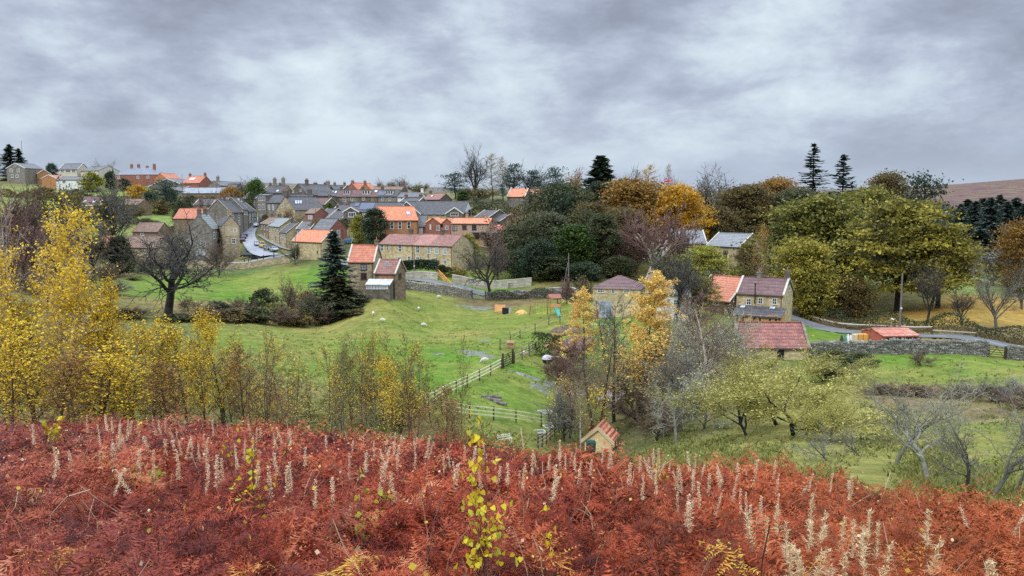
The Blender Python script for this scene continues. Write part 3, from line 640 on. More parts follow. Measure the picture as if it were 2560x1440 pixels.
for i, (a, da, b, db, e, r, lab) in enumerate([(1187,262,1222,255,544,526,'dark roofed house with white verge, left of the stepped three by the wood'), (1221,257,1250,250,553,535,'dark roofed house with white bay window, middle of the stepped three by the wood'), (1249,252,1290,246,560,541,'dark roofed house half hidden by branches, right of the stepped three by the wood')]):
    h = House('stepped_house', lab, (a, da), (b, db), e, r, 8, S_DARK, T_DRK, coping=COPE, group='stepped dark roofed houses', base=604)
    if i: h.win(b - 14, e + 7, 12, 10, mull=2)
# ---- bungalows with white gables
h = House('bungalow', 'bungalow with solar panels on its dark roof and one white-edged gable', (868,269), (1000,267), 530, 507, 10, REND, T_DRK, cat='bungalow', base=556)
h.onroof(918,516,34,17, PANEL, 'solar_panel', lift=.14); h.onroof(893,512,10,9, PANEL, 'solar_panel', lift=.14)
h.fy = h.wing(864, 901, 529, 518, 2.2, S_DARK, T_DRK, BOARDW); h.win(880.5,536.5,19,12, mull=2, trans=0); h.fy = 0; h.win(903.5,537,5,9); h.win(920,535,11,8, mull=2)
h = House('bungalow', 'long bungalow with two white-edged gables and a row of white windows', (1000,279), (1158,274), 536, 504, 13, REND, T_DRK, cat='bungalow', base=552)
h.fy = h.wing(990, 1055, 534, 504.5, 2.0, S_DARK, T_DRK, BOARDW); h.win(1012,527,4,8); h.fy = h.wing(1116, 1157, 533, 519, 2.0, S_DARK, T_DRK, BOARDW); h.win(1136,536,20,8, mull=2, trans=0); h.fy = 0
for x in (1064,1076,1095,1107): h.win(x, 539, 9, 8, mull=1, trans=0)
# ---- orange roofed barn
h = House('stone_barn', 'yellow stone barn with a bright orange roof beside the road junction', (731,232), (804,223), 602.5, 575, 7.2, S_YEL, T_ORG, cat='barn', coping=COPE, base=648)
h.win(744,618,3,16, mull=0, trans=0, frame=BRNW); h.win(794,630,4,7, mull=0, frame=S_TAN)
h = House('stone_cottage', 'small brick-gabled cottage with grey roof behind the orange barn', (824,236), (868,241), 574, 548, 8, BRK_R, T_GRY, gable=True, base=600)
h.win(846,583,8,16, mull=0, trans=1, pane=GLASSB)
# ---- houses round the junction
h = House('stone_chapel', 'large stone house with a wet grey-green roof left of the road junction', (468,243.4), (529,244.6), 572, 535, 13, S_GREY, T_LED, gable=True, base=648)
for x, y, w_, hh in ((460,605,8,11),(491,612,4,15),(503,609,4,14),(512,610,4,14),(492,632,5,14),(500,630,5,14),(510,630,6,15)): h.win(max(x,472), y, w_, hh, mull=0, pane=GLASSB if y > 620 else GLASS)
for x in (535,541,547): h.win(x, 588, 3.4, 17, 'right', mull=0)
h.chimney(.05, S_DARK, 1.2, 1.4, 3); h.chimney(.72, S_DARK, 1.2, 1.6, 3)
h = House('stone_house', 'tall stone house with blank yellow upper wall at the left corner of the street', (555,251), (598,253.6), 564, 540, 9, S_TAN, T_DRK, gable=True, base=642)
h.win(587.5,575.5,9,10); h.win(584,602,10,13); h.chimney(.1, S_TAN, 1.2, 1.6, 2)
m_ = MB(); a_ = h.loc(563,590); b_ = h.loc(595,566); m_.box(a_.x, b_.x, -.06, .02, a_.z, b_.z).build('pale_wall_panel', stone('pale_sandstone', (.36,.28,.17), (.47,.38,.24), (.56,.47,.32)), h.root)
h = House('stone_house', 'long house with a faded orange roof behind the grey-green roofed house', (434,285), (508,283), 546, 522, 8, S_BRN, T_RED, base=560)
h = House('stone_house', 'low house with brown pantile roof and one white window behind the bare oak', (331,255), (394,253), 579, 557, 7, S_BRN, T_BRN, base=592); h.win(356,584,9,9)
h = House('stone_house', 'long low house with lichened brown pantile roof behind the bare oak', (296,236), (392,234), 618, 591, 7, S_TAN, T_BRN, base=650); h.win(366,629,8,8); h.win(372,641,8,7); h.win(335,640,8,9)
h = House('stone_house', 'small house with orange roof showing between the yellow birches', (230,246), (274,244), 617, 590, 7, S_BRN, T_ORG, base=640)
# ---- the street, left side, facing the road
for i, (A, B, e, r, lab) in enumerate([((576,284),(607,300),531,500,'nearest dark roofed street house on the left of the road'), ((608,300),(620,310),524,494,'narrow street house with white dormer on the left of the road'), ((621,310),(641,327),529,506,'farthest stone street house on the left of the road')]):
    h = House('street_house', lab, A, B, e, r, 8.5, S_GREY, T_DRK, coping=COPE, group='street houses left of the road', base=575)
    if i == 0:
        for x in (582,597): h.win(x, 539, 4, 12); h.win(x + 1, 556, 4, 12)
    elif i == 1: h.win(612,530,3,13); h.win(617,531,3,12); h.dormer(603,499,9,9, WHITE, T_DRK, 2)
    else:
        for x in (625,632,637.5): h.win(x, 536, 3, 11); h.win(x, 551, 3, 12)
    h.chimney(.5, S_DARK, 1.2, 1.6, 3)
h = House('street_house', 'three storey grey house with white top windows and wide garage door at the street bend', (644,322), (667,320), 489, 486, 8, S_GREY, T_GRY, base=560)
for x in (649,655,660): h.win(x, 496.5, 4.6, 11, trans=0)
for x in (648,658): h.win(x, 518, 5.5, 13)
m_ = MB(); a_ = h.loc(649.5,552); b_ = h.loc(665,535); m_.box(a_.x, b_.x, -.08, .02, a_.z, b_.z).build('garage_door', GREYP, h.root)
h = House('street_house', 'stone house with two tall pale windows right of the three storey house', (667.5,318), (702,315), 507, 488, 8, S_GREY, T_DRK, base=560)
for x in (673,683): h.win(x, 518, 4.5, 14, pane=GLASSB)
h.chimney(.75, S_DARK, 1.2, 1.8, 3)
# ---- the street, right side, gables stepping downhill
for i, (A, B, e, r, D, lab) in enumerate([((652,292),(671,278),559,544,7.5,'upper house of the right hand street row with brown roof'), ((671.3,277.8),(699,262),564.5,545,7.5,'middle house of the right hand street row with shining wet roof'), ((699.5,261),(716,250),580,557,7.5,'lowest house of the right hand street row with plain stone gable')]):
    h = House('street_house', lab, A, B, e, r, D, S_TAN if i else S_BRN, [T_BRN, T_LED, T_DRK][i], coping=COPE, group='street houses right of the road', base=640)
    for k in range([3,4,3][i]):
        x = lerp(A[0] + 2.5, B[0] - 2.5, k / ([2,3,2][i])); y = lerp(e + 9, e + 12, k / 3); h.win(x, y, 2.6, 10, frame=WHITE, mull=0); h.win(x, y + 21, 2.6, 13, frame=WHITE if k % 2 else paint('yellow_frame', (.5,.36,.08)), mull=0)
    h.chimney(.08, S_DARK, 1.0, 1.4, 3); h.chimney(.92, S_DARK, 1.0, 1.4, 3)
h = House('stone_house', 'grey roofed cottage with pale gable behind the lowest street row house', (741,249), (775,247), 573, 555, 6.5, S_GREY, T_GRY, coping=COPE, base=600); h.win(747,582,7,12)
h = House('stone_house', 'old stone house with big bare gable and tall chimney above the right hand street row', (690,304), (738,297), 525, 492, 14, S_TAN, T_DRK, gable=True, base=566)
h.chimney(.04, S_DARK, 1.6, 2.2, 4); 
for x in (740,746,752): h.onroof(x, 505, 5, 9, SKYL, 'skylight', frame=LEAD)
h.win(706,515,5,8)
h = House('brick_house', 'little red brick house with pale gable beside the stepped dark terraces', (762,276), (786,274), 534, 521, 7, BRK_R, T_BRN, base=556); h.win(776,543,10,9, pane=GLASSB)
for A, B, e, r, lab in [((790,284),(815,276),546,522,'upper of the two stepped dark slate houses in the village middle'), ((811,275),(846,266),554,528,'lower of the two stepped dark slate houses in the village middle')]:
    h = House('slate_house', lab, A, B, e, r, 9, S_DARK, T_DRK, coping=COPE, base=572, group='stepped dark slate houses'); h.win(A[0] + 5, e + 5, 6, 7); h.chimney(.9, S_DARK, 1, 1.2, 2)
# ---- upper village
h = House('stone_house', 'stone house with two tall chimneys against the sky above the street', (666,350), (709,348), 482, 465, 8, S_GREY, T_DRK, base=510); h.chimney(.22, S_GREY, 1.4, 3.2, 3); h.chimney(.72, S_GREY, 1.4, 3.4, 3); h.onroof(694,477,5,4, SKYL, 'skylight', frame=WHITE); h.win(672,490,5,7); h.win(700,490,5,7)
h = House('stone_house', 'big dark stone house with steep gable above the village middle', (722,336), (770,330), 489, 460, 16, S_DARK, T_DRK, gable=True, base=520)
for x in (733,752): h.win(x, 492, 5, 9); h.win(x, 476 if x > 740 else 478, 4, 7)
h.chimney(.3, S_DARK, 1.6, 1.8, 4)
h = House('stone_house', 'long low dark roofed house with chimneys at both ends in front of the big gable', (700,318), (768,314), 509, 487, 9, S_DARK, T_DRK, base=530); h.chimney(.08, S_DARK, 1.8, 2.0, 4); h.chimney(.86, S_DARK, 1.8, 2.0, 4); h.onroof(735,498,4,4, SKYL, 'skylight', frame=LEAD)
h = House('stone_house', 'dark roofed house with two chimneys left of the dormered terrace', (766,370), (815,367), 482, 466, 9, S_DARK, T_DRK, base=510); h.chimney(.2, S_DARK, 1.8, 1.6, 3); h.chimney(.85, S_GREY, 1.8, 2.2, 3)
A0, B0 = (784,353), (992,345); cuts = [784, 842, 896, 946, 992]
tl = ['left house of the dormered terrace with four skylights', 'second house of the dormered terrace from the left, tall white dormer', 'third house of the dormered terrace with a wide white dormer', 'right house of the dormered terrace with solar panel and white dormer']
EV = P(784, 492, 353).z
for i in range(4):
    a, b = cuts[i], cuts[i + 1]; da, db = lin(a, A0, B0), lin(b, A0, B0); ev = proj(Vector((P(a, 492, da).x, da, EV)))[1]
    h = House('terrace_house', tl[i], (a, da), (b - .1, db), ev, ev - 16.5, 9, S_GREY if i % 2 else S_DARK, [T_DRK, T_PUR, T_PUR, T_DRK][i], group='dormered terrace', base=542, verge=0.0)
    if i == 0:
        for x in (801,806.5,831,839.5): h.onroof(x, 480, 4.5, 6, SKYL, 'skylight', frame=LEAD)
        h.win(834,499,6.5,11); h.win(834,516,6.5,11); h.win(812,500,5,9)
    if i == 1: h.dormer(866,481,15,10, WHITE, T_GRY, 3); h.win(861,499,7,11); h.win(861,516,7,12); h.win(879,498,6,9)
    if i == 2: h.dormer(915,481,20,10, WHITE, T_GRY, 3); h.onroof(940,478,8,5, SKYL, 'skylight', frame=LEAD); h.win(909,497,7,7); h.win(931,498,5,9, frame=paint('cream_frame', (.5,.45,.3)))
    if i == 3: h.dormer(973,481.5,18,10, WHITE, T_GRY, 3); h.onroof(955,483,17,11, PANEL, 'solar_panel', lift=.14); h.win(956,498,5,9); h.win(975,498,6,8)
    h.chimney(.02, S_DARK, 1.2, 1.5, 3)
h = House('red_gabled_house', 'red gabled house with pale wet roof slope on the skyline', (862,382), (897,378), 478, 457, 14, BRK_R, T_RED, gable=True, base=500); h.chimney(.05, BRK_R, 1.4, 1, 2)
h = House('red_gabled_house', 'orange gabled house with one chimney on the skyline', (899,378), (927,380), 474, 458, 14, BRK_O, T_RED, gable=True, base=500); h.chimney(.02, BRK_R, 1.2, 1, 2)
h = House('dark_house', 'low house with three chimneys behind the dormered terrace', (930,378), (1002,374), 477, 467, 8, S_DARK, T_BRN, base=500)
for t in (.12,.5,.92): h.chimney(t, S_DARK, 1.6, 1.5, 3)
h = House('white_house', 'white rendered house with dark roof right of the dormered terrace', (994,319), (1048,316), 493, 482, 7, REND, T_GRY, base=510); h.win(1005,498,5,7); h.win(1016,498,4,6); h.chimney(.97, REND, 1, 1.6, 1)
h = House('stone_house', 'dark stone house with reddish brown roof below the skyline pine', (1059,312), (1099,308), 499, 485, 8, S_DARK, T_RED if False else T_MAR, base=515); h.onroof(1080,490,5,4, SKYL, 'skylight', frame=LEAD); h.chimney(.05, S_DARK, 1, 1.2, 2)
h = House('stone_house', 'pale stone house with vivid orange roof among the trees on the hilltop', (1268,303), (1312,301), 492, 473, 9, S_GREY, T_ORG, coping=COPE, base=530)
h = House('stone_house', 'long house with dull red roof half hidden by trees, right of the vivid orange roof', (1333,305), (1400,308), 488, 474, 8, S_BRN, T_RED, base=525)
# ---- hilltop on the left
h = House('hilltop_house', 'grey stone house with white-edged gable below the dark hilltop conifers', (16,421), (62,418), 421, 408, 12, S_GREY, T_GRY, gable=True, base=462); h.boards(WHITE)
for x, y in ((28,426),(46,426),(31,440),(43,440)): h.win(x, y, 7, 8)
h.win(38,413,4,5, mull=0)
h = House('hilltop_house', 'orange roofed bungalow with pale gable on the hilltop', (93,424), (127,428), 434, 424, 12, BRK_O, T_ORG, gable=True, cat='bungalow', base=458); h.boards(WHITE)
h = House('hilltop_house', 'tiny orange roofed house at the left below the bungalow', (104,405), (140,405), 446, 437, 10, BRK_O, T_RED, gable=True, base=462); h.boards(WHITE)
h = House('hilltop_house', 'grey roofed house with white window band on the hilltop', (147,442), (194,440), 424, 410, 9, CREAM, T_GRY, coping=COPE, base=450); h.win(156,427,8,7); h.win(170,427,12,8, mull=2); h.win(184,427,9,7)
h = House('hilltop_house', 'cream walled house with grey roof behind the yellow bush on the hilltop', (202,440), (247,432), 428, 417, 12, CREAM, T_GRY, base=452); h.win(225,434,8,6)
h = House('hilltop_house', 'long white bungalow below the other hilltop houses', (140,398), (214,396), 450, 443, 8, REND, T_GRY, cat='bungalow', base=468); h.win(160,454,9,5); h.win(195,455,9,5)
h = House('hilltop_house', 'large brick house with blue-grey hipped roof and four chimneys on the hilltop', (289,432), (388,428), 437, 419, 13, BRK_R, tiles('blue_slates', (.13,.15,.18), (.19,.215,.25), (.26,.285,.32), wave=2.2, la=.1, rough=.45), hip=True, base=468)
for t in (.22,.4,.62,.8): h.chimney(t, BRK_R, 1.4, 1.6 if t != .62 else .6, 2)
for x in (297,345,370): h.win(x, 443, 6, 7)
h = House('hilltop_house', 'small brown gabled house right of the hipped roof house', (386,426), (414,424), 446, 433, 12, BRK_O, T_RED, gable=True, base=470)
h = House('hilltop_house', 'grey roofed house with long white bargeboards behind the dark pine', (372,407), (466,402), 466, 447, 14, S_GREY, T_GRY, gable=True, base=480); h.boards(WHITE)
h = House('hilltop_house', 'bright red roofed house with pale skylight and two chimneys on the skyline', (457,402), (499,398), 458, 441, 9, BRK_R, T_RED, base=480); h.onroof(481,447,12,5, SKYL, 'skylight', frame=WHITE); h.chimney(.05, BRK_R, 1.2, 1.2, 2); h.chimney(.95, BRK_R, 1.2, 1.4, 2)
h = House('hilltop_house', 'small grey house with one tall chimney right of the red roofed house', (520,396), (551,394), 464, 453, 10, S_GREY, T_GRY, gable=True, base=482); h.chimney(.3, S_GREY, 1.4, 2.4, 2)
h = House('hilltop_house', 'low dark roofed house on the skyline left of the orange shrub', (553,398), (587,396), 472, 461, 8, S_DARK, T_DRK, base=485)
h = House('hilltop_house', 'dark gabled house on the skyline left of the green evergreen', (588,396), (622,392), 480, 464, 12, S_GREY, T_DRK, gable=True, base=490); h.boards(COPE)
h = House('long_barn', 'long low building with pale grey sheet roof below the skyline houses', (456,372), (570,368), 483, 470, 8, S_BRN, paint('pale_grey_sheet_roof', (.22,.24,.26), .45, .2, .6), cat='barn', base=505)
h = House('bungalow', 'dark roofed bungalow with white eaves and three skylights left of the village', (196,333), (276,331), 513, 492, 9, S_BRN, T_PUR, cat='bungalow', base=535)
for x in (212,236,255): h.onroof(x, 503, 6, 5, SKYL, 'skylight', frame=WHITE)
MB().box(-.3, h.L + .3, -.42, -.33, h.E - .35, h.E + .12).build('fascia', WHITE, h.root)
# ---- church and the houses below the wood
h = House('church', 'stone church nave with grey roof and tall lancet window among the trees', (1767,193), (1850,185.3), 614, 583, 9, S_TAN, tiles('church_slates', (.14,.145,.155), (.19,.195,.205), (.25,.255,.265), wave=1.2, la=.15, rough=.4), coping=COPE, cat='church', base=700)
h.win(1814,642,11,32, mull=2, trans=0, frame=S_DARK); h.win(1784,650,5,24, mull=0, trans=0, frame=S_DARK)
b_ = MB(); b_.box(h.loc(1824,650).x, h.loc(1829,650).x, -.9, -.004, 0, h.E * .8).build('buttress', S_YEL, h.root)
h = House('church', 'taller left part of the stone church with plain grey roof', (1690,196), (1766,196), 609, 577, 9, S_TAN, tiles('church_slates', (0,0,0), (0,0,0), (0,0,0)), coping=COPE, cat='church', base=700)
h = House('stone_house', 'yellow stone house with hipped brown roof and pale glazed door behind the golden larches', (1482,130), (1600,128), 721, 687, 8, S_YEL, T_PUR, hip=True, base=795)
h.win(1502,726,17,11, mull=3); h.win(1533,728,9,10); h.win(1567,727,16,10, mull=3); m_ = h.win(1513,772,36,40, mull=3, trans=2, pane=GLASSB, frame=GREYP)
h = House('white_house', 'white walled house behind the dark tree between the larch and the orange roof', (1640,124), (1722,122.5), 735, 704, 7, REND, T_GRY, base=790); h.win(1655,760,12,12); h.win(1690,756,12,14); h.win(1672,760,9,26, pane=GLASSB)
h = House('stone_house', 'brown stone house with orange pantile roof joined left of the purple roofed cottage', (1735,137.5), (1825,131.5), 744, 689, 9, S_BRN, T_RED, coping=COPE, base=805); h.win(1790,757,15,10); h.win(1735,738,12,9)
h = House('stone_cottage', 'yellow stone cottage with purple-brown tiled roof, black flue and white windows', (1842,130), (1958,126.4), 733, 693, 8, S_YEL, T_PUR, coping=COPE, base=806)
for x, y in ((1872,754),(1901,752),(1936.5,753)): h.win(x, y, 12, 15.5, mull=1, trans=1)
h.win(1972,722,3,9,'right', frame=WHITE, mull=0); h.chimney(.36, S_GREY, .75, 1.0, 1); h.chimney(.97, S_DARK, .8, 1.4, 1)
f_ = h.loc(1889,740); MB().lathe([(.09, f_.z - 1.2), (.09, h.E + 1.6), (.16, h.E + 1.62), (.16, h.E + 1.8)], 10, (f_.x, -.45, 0)).build('flue', BLK, h.root)
h = House('conservatory', 'timber conservatory with black roof along the front of the purple roofed cottage', (1832,127.3), (1953,123.5), 787, 765, 2.9, ORW, T_DRK, mono=True, cat='conservatory', base=812)
for x in (1843,1857,1886,1900,1925,1940): h.win(x, 798, 11, 20, frame=ORW, mull=0, trans=0, bar=.16)
h.door(1872,798,9,22, ORW, frame=ORW); h.onroof(1857,767,14,6, SKYL, 'skylight', frame=LEAD); h.onroof(1931,770,16,6, SKYL, 'skylight', frame=LEAD)
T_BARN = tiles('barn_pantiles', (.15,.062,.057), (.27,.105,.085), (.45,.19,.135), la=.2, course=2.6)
h = House('stone_barn', 'low stone barn with mottled red and purple pantile roof and dark doorway', (1850,107.6), (2022,107), 868, 807, 7.2, S_YEL, T_BARN, coping=S_GREY, cat='barn', base=905)
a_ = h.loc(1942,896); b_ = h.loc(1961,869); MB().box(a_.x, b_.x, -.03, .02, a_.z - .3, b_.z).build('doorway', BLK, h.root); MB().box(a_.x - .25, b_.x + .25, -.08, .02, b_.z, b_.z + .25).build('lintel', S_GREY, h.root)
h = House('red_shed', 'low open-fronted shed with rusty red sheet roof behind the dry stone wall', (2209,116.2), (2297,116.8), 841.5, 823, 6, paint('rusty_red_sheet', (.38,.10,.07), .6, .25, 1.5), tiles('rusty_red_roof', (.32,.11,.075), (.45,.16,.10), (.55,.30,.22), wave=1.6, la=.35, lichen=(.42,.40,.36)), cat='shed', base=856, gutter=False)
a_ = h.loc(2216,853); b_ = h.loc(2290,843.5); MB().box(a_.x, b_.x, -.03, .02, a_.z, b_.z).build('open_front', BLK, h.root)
for x in (2228,2243,2262,2280):
    c_ = h.loc(x, 850); MB().box(c_.x - .08, c_.x + .08, -.12, -.04, 0, b_.z).build('post', GREYP, h.root)
h = House('garden_shed', 'small yellow timber shed with red tiled roof, blue door and gable to the viewer', (1462,69.5), (1529,68.7), 1097, 1071, 2.3, stone('yellow_boarding', (.62,.46,.22), (.72,.56,.30), (.78,.64,.38), 1.0, .05), T_RED, gable=True, cat='shed', base=1150, verge=.18, ov=.2)
h.boards(paint('pale_bargeboard', (.55,.42,.25))); h.win_l(Vector((0, 1.1, h.E - 1.1)), .9, 1.9, 'right', BLUE, BLUE, 0, 1, 'door')
h = House('grey_hut', 'weathered grey timber hut among the alder trunks behind the yellow shed', (1497,87), (1540,86), 1000, 978, 3, paint('weathered_boards', (.20,.165,.13), .9, .25, 2), paint('pale_felt_roof', (.27,.25,.24), .8, .15, 2), cat='shed', base=1034, mono=True, gutter=False)
h = House('small_shed', 'dark red-brown roofed shed beside the clipped hedge and the black barbecue', (1393,110), (1446,108), 874, 842, 4, BRNW, paint('red_brown_felt', (.13,.07,.062), .8, .2, 1.5), cat='shed', base=905, mono=True, gutter=False)

# ---- lesser houses that fill the village between the named ones
for lab, A, B, e, r, D, wl, rf, ch, ws in [
 ('dark slate house between the round evergreen and the big stone gable', (655,375),(690,372),478,466,8,S_DARK,T_DRK,(.2,.9),[(664,484),(678,484)]),
 ('stone house with grey roof just left of the three storey house', (606,352),(640,346),497,480,8,S_GREY,T_GRY,(.1,.9),[(615,503),(628,503)]),
 ('low brown roofed house behind the left street row', (540,322),(575,320),508,494,8,S_BRN,T_BRN,(.5,),[(550,515)]),
 ('grey stone house below the long pale-roofed barn', (484,330),(528,328),513,498,8,S_GREY,T_DRK,(.1,),[(495,520),(512,520)]),
 ('dark roofed house above the stepped dark slate houses', (770,318),(812,314),512,496,8,S_DARK,T_PUR,(.1,.9),[(780,519),(796,519)]),
 ('stone cottage left of the solar panelled bungalow', (832,292),(866,290),528,512,7,S_GREY,T_DRK,(.85,),[(841,535),(855,535)]),
 ('long dark roofed house on the skyline behind the big stone gable', (796,402),(858,398),474,464,8,S_DARK,T_DRK,(.1,.5,.9),[(812,480),(836,480)]),
 ('slate roofed house under the white rendered house', (1000,296),(1046,294),505,496,8,S_GREY,T_DRK,(.1,.9),[]),
 ('brown stone house half hidden behind the grey-green tree on the left slope', (300,318),(345,316),512,498,8,S_BRN,T_BRN,(.9,),[(312,519),(330,519)]),
 ('grey roofed house at the top of the left slope below the hipped roof house', (420,388),(458,385),478,467,8,S_GREY,T_GRY,(.5,),[(430,484),(445,484)])]:
    h = House('village_house', lab, A, B, e, r, D, wl, rf, base=e + 26, coping=COPE if wl is not S_BRN else None)
    for t in ch: h.chimney(t, S_DARK, 1.1, 1.4, 2)
    for x, y in ws: h.win(x, y, 5.5, 8)
# ================================================================== trees
def nrm(a): return a / np.maximum(np.linalg.norm(a, axis=-1, keepdims=True), 1e-9)
def tubes(segs, n):
    """segs (k,8): p0 p1 r0 r1 -> open frusta"""
    s = np.asarray(segs, float); a, b = s[:, :3], s[:, 3:6]; d = nrm(b - a)
    u = nrm(np.cross(d, np.where(np.abs(d[:, 2:3]) > .9, [[1., 0, 0]], [[0, 0, 1.]]))); v = np.cross(d, u)
    t = np.arange(n) * 2 * np.pi / n; ring = u[:, None, :] * np.cos(t)[None, :, None] + v[:, None, :] * np.sin(t)[None, :, None]
    V = np.concatenate([a[:, None, :] + ring * s[:, 6][:, None, None], b[:, None, :] + ring * s[:, 7][:, None, None]], 1).reshape(-1, 3)
    base = np.arange(len(s))[:, None] * 2 * n; j = np.arange(n)
    q = np.stack([base + j, base + (j + 1) % n, base + n + (j + 1) % n, base + n + j], -1).reshape(-1, 4)
    return V, q
def leaves(rs, C_, size, n_up=0.3, elong=1.5, jit=None):
    """one diamond per centre, turned at random, biased to face up by n_up"""
    k = len(C_); a = nrm(rs.normal(0, 1, (k, 3))); nr = nrm(rs.normal(0, 1, (k, 3)) + [0, 0, n_up]); a = nrm(a - nr * (a * nr).sum(1, keepdims=True)); b = np.cross(nr, a)
    sz = size * rs.uniform(.6, 1.35, (k, 1)) if jit is None else size * jit
    V = np.stack([C_ - a * sz * elong * .5, C_ + b * sz * .5 - nr * sz * .1, C_ + a * sz * elong * .5, C_ - b * sz * .5 - nr * sz * .1], 1).reshape(-1, 3)
    return V, np.arange(k * 4).reshape(k, 4)
def skeleton(seed, spec, H, r0, lean=0.0):
    rg = random.Random(seed); segs = []; tips = []
    def go(p, d, L, r, lev):
        s = spec[lev]; n = s.get('n', 4); last = lev == len(spec) - 1; st = s.get('start', .3); kids = s.get('kids', 0); pos = []
        r1 = r * s.get('taper', .45)
        for i in range(n):
            w = s.get('wig', .15); d = (d + Vector((rg.gauss(0, w), rg.gauss(0, w), rg.gauss(0, w * .8) + s.get('up', 0)))).normalized()
            q = p + d * (L / n); ra, rb = lerp(r, r1, i / n), lerp(r, r1, (i + 1) / n); segs.append((p.x, p.y, p.z, q.x, q.y, q.z, ra, rb, lev)); pos.append((p, q, d, ra, rb)); p = q
        if last: tips.append((p.x, p.y, p.z)); return
        kk = kids if isinstance(kids, int) else rg.randint(*kids); ph = rg.random() * 6.28
        for c in range(kk):
            t = st + (1 - st) * (c + rg.random() * .8) / max(kk, 1); t = min(t, .999); i = int(t * n); a, b, dd, ra, rb = pos[i]; f = t * n - i; o = a.lerp(b, f)
            ang = R(rg.uniform(*s.get('ang', (30, 60)))); ph += 2.4 + rg.gauss(0, .4)
            x = dd.orthogonal().normalized(); y = dd.cross(x); nd = dd * math.cos(ang) + (x * math.cos(ph) + y * math.sin(ph)) * math.sin(ang)
            Lc = L * rg.uniform(*s.get('ratio', (.5, .7))) * (1 - s.get('shape', .4) * t); go(o, nd.normalized(), Lc, lerp(ra, rb, f) * s.get('rr', .6), lev + 1)
        if s.get('fork', True): go(p, d, L * s.get('fr', .55), r1, lev + 1)
    go(Vector((0, 0, 0)), Vector((lean, 0, 1)).normalized(), H, r0, 0)
    return np.array(segs), np.array(tips)
PROTO = {}
def fit(V_list):
    A = np.concatenate(V_list); return np.percentile(A[:, 2], 99.7), (np.percentile(A[:, 0], 98.5) - np.percentile(A[:, 0], 1.5) + np.percentile(A[:, 1], 98.5) - np.percentile(A[:, 1], 1.5)) / 2
def store(name, tv, tq, cv, cq, tint):
    """trunk mesh and crown mesh (list of face arrays)"""
    H, W = fit([tv, cv]); t = np_mesh('trunk', tv, [tq], None, None, True); t.materials.append(None); c = np_mesh('crown', cv, cq, None, {'tint': tint}); c.materials.append(None)
    PROTO[name] = (t, c, H, W)
def split_levels(segs, lv, ntr=6, ntw=3):
    a = segs[segs[:, 8] <= lv][:, :8]; b = segs[segs[:, 8] > lv][:, :8]; return tubes(a, ntr), tubes(b, ntw)
def bare(name, seed, spec, H, r0, lv=2, lean=0, thick=1.0, mint=0.0):
    segs, tips = skeleton(seed, spec, H, r0, lean); segs[:, 6:8] = np.maximum(segs[:, 6:8] * thick, mint)
    (tv, tq), (cv, cq) = split_levels(segs, lv); rs = np.random.RandomState(seed); k = len(cv) // 6
    store(name, tv, tq, cv, [cq], np.repeat(rs.random(k), 6))
def leafy(name, seed, spec, H, r0, per, sig, size, lv=2, lean=0, up=.3, keep=1.0, twigs=True, mint=0.0, elong=1.5, zflat=.8, clump=.5):
    segs, tips = skeleton(seed, spec, H, r0, lean); segs[:, 6:8] = np.maximum(segs[:, 6:8], mint); rs = np.random.RandomState(seed)
    if keep < 1: tips = tips[rs.random(len(tips)) < keep]
    if twigs == 2:                                       # twigs share the crown's colour
        (tv, tq), (wv, wq) = split_levels(segs, lv)
    else: (tv, tq) = tubes(segs[:, :8], 5) if twigs else tubes(segs[segs[:, 8] <= lv][:, :8], 6)
    ct = rs.random(len(tips)); Cc = np.repeat(tips, per, 0) + rs.normal(0, 1, (len(tips) * per, 3)) * np.array([sig, sig, sig * zflat])
    Cc[:, 2] = np.maximum(Cc[:, 2], H * .08); cv, cq = leaves(rs, Cc, size, up, elong); tint = np.clip(np.repeat(ct, per) * clump + rs.random(len(Cc)) * (1 - clump), 0, 1)
    if twigs == 2: n4 = len(wv); k6 = len(wv) // 6; store(name, tv, tq, np.concatenate([wv, cv]), [wq, cq + n4], np.concatenate([np.repeat(rs.random(k6), 6), np.repeat(tint, 4)]))
    else: store(name, tv, tq, cv, [cq], np.repeat(tint, 4))
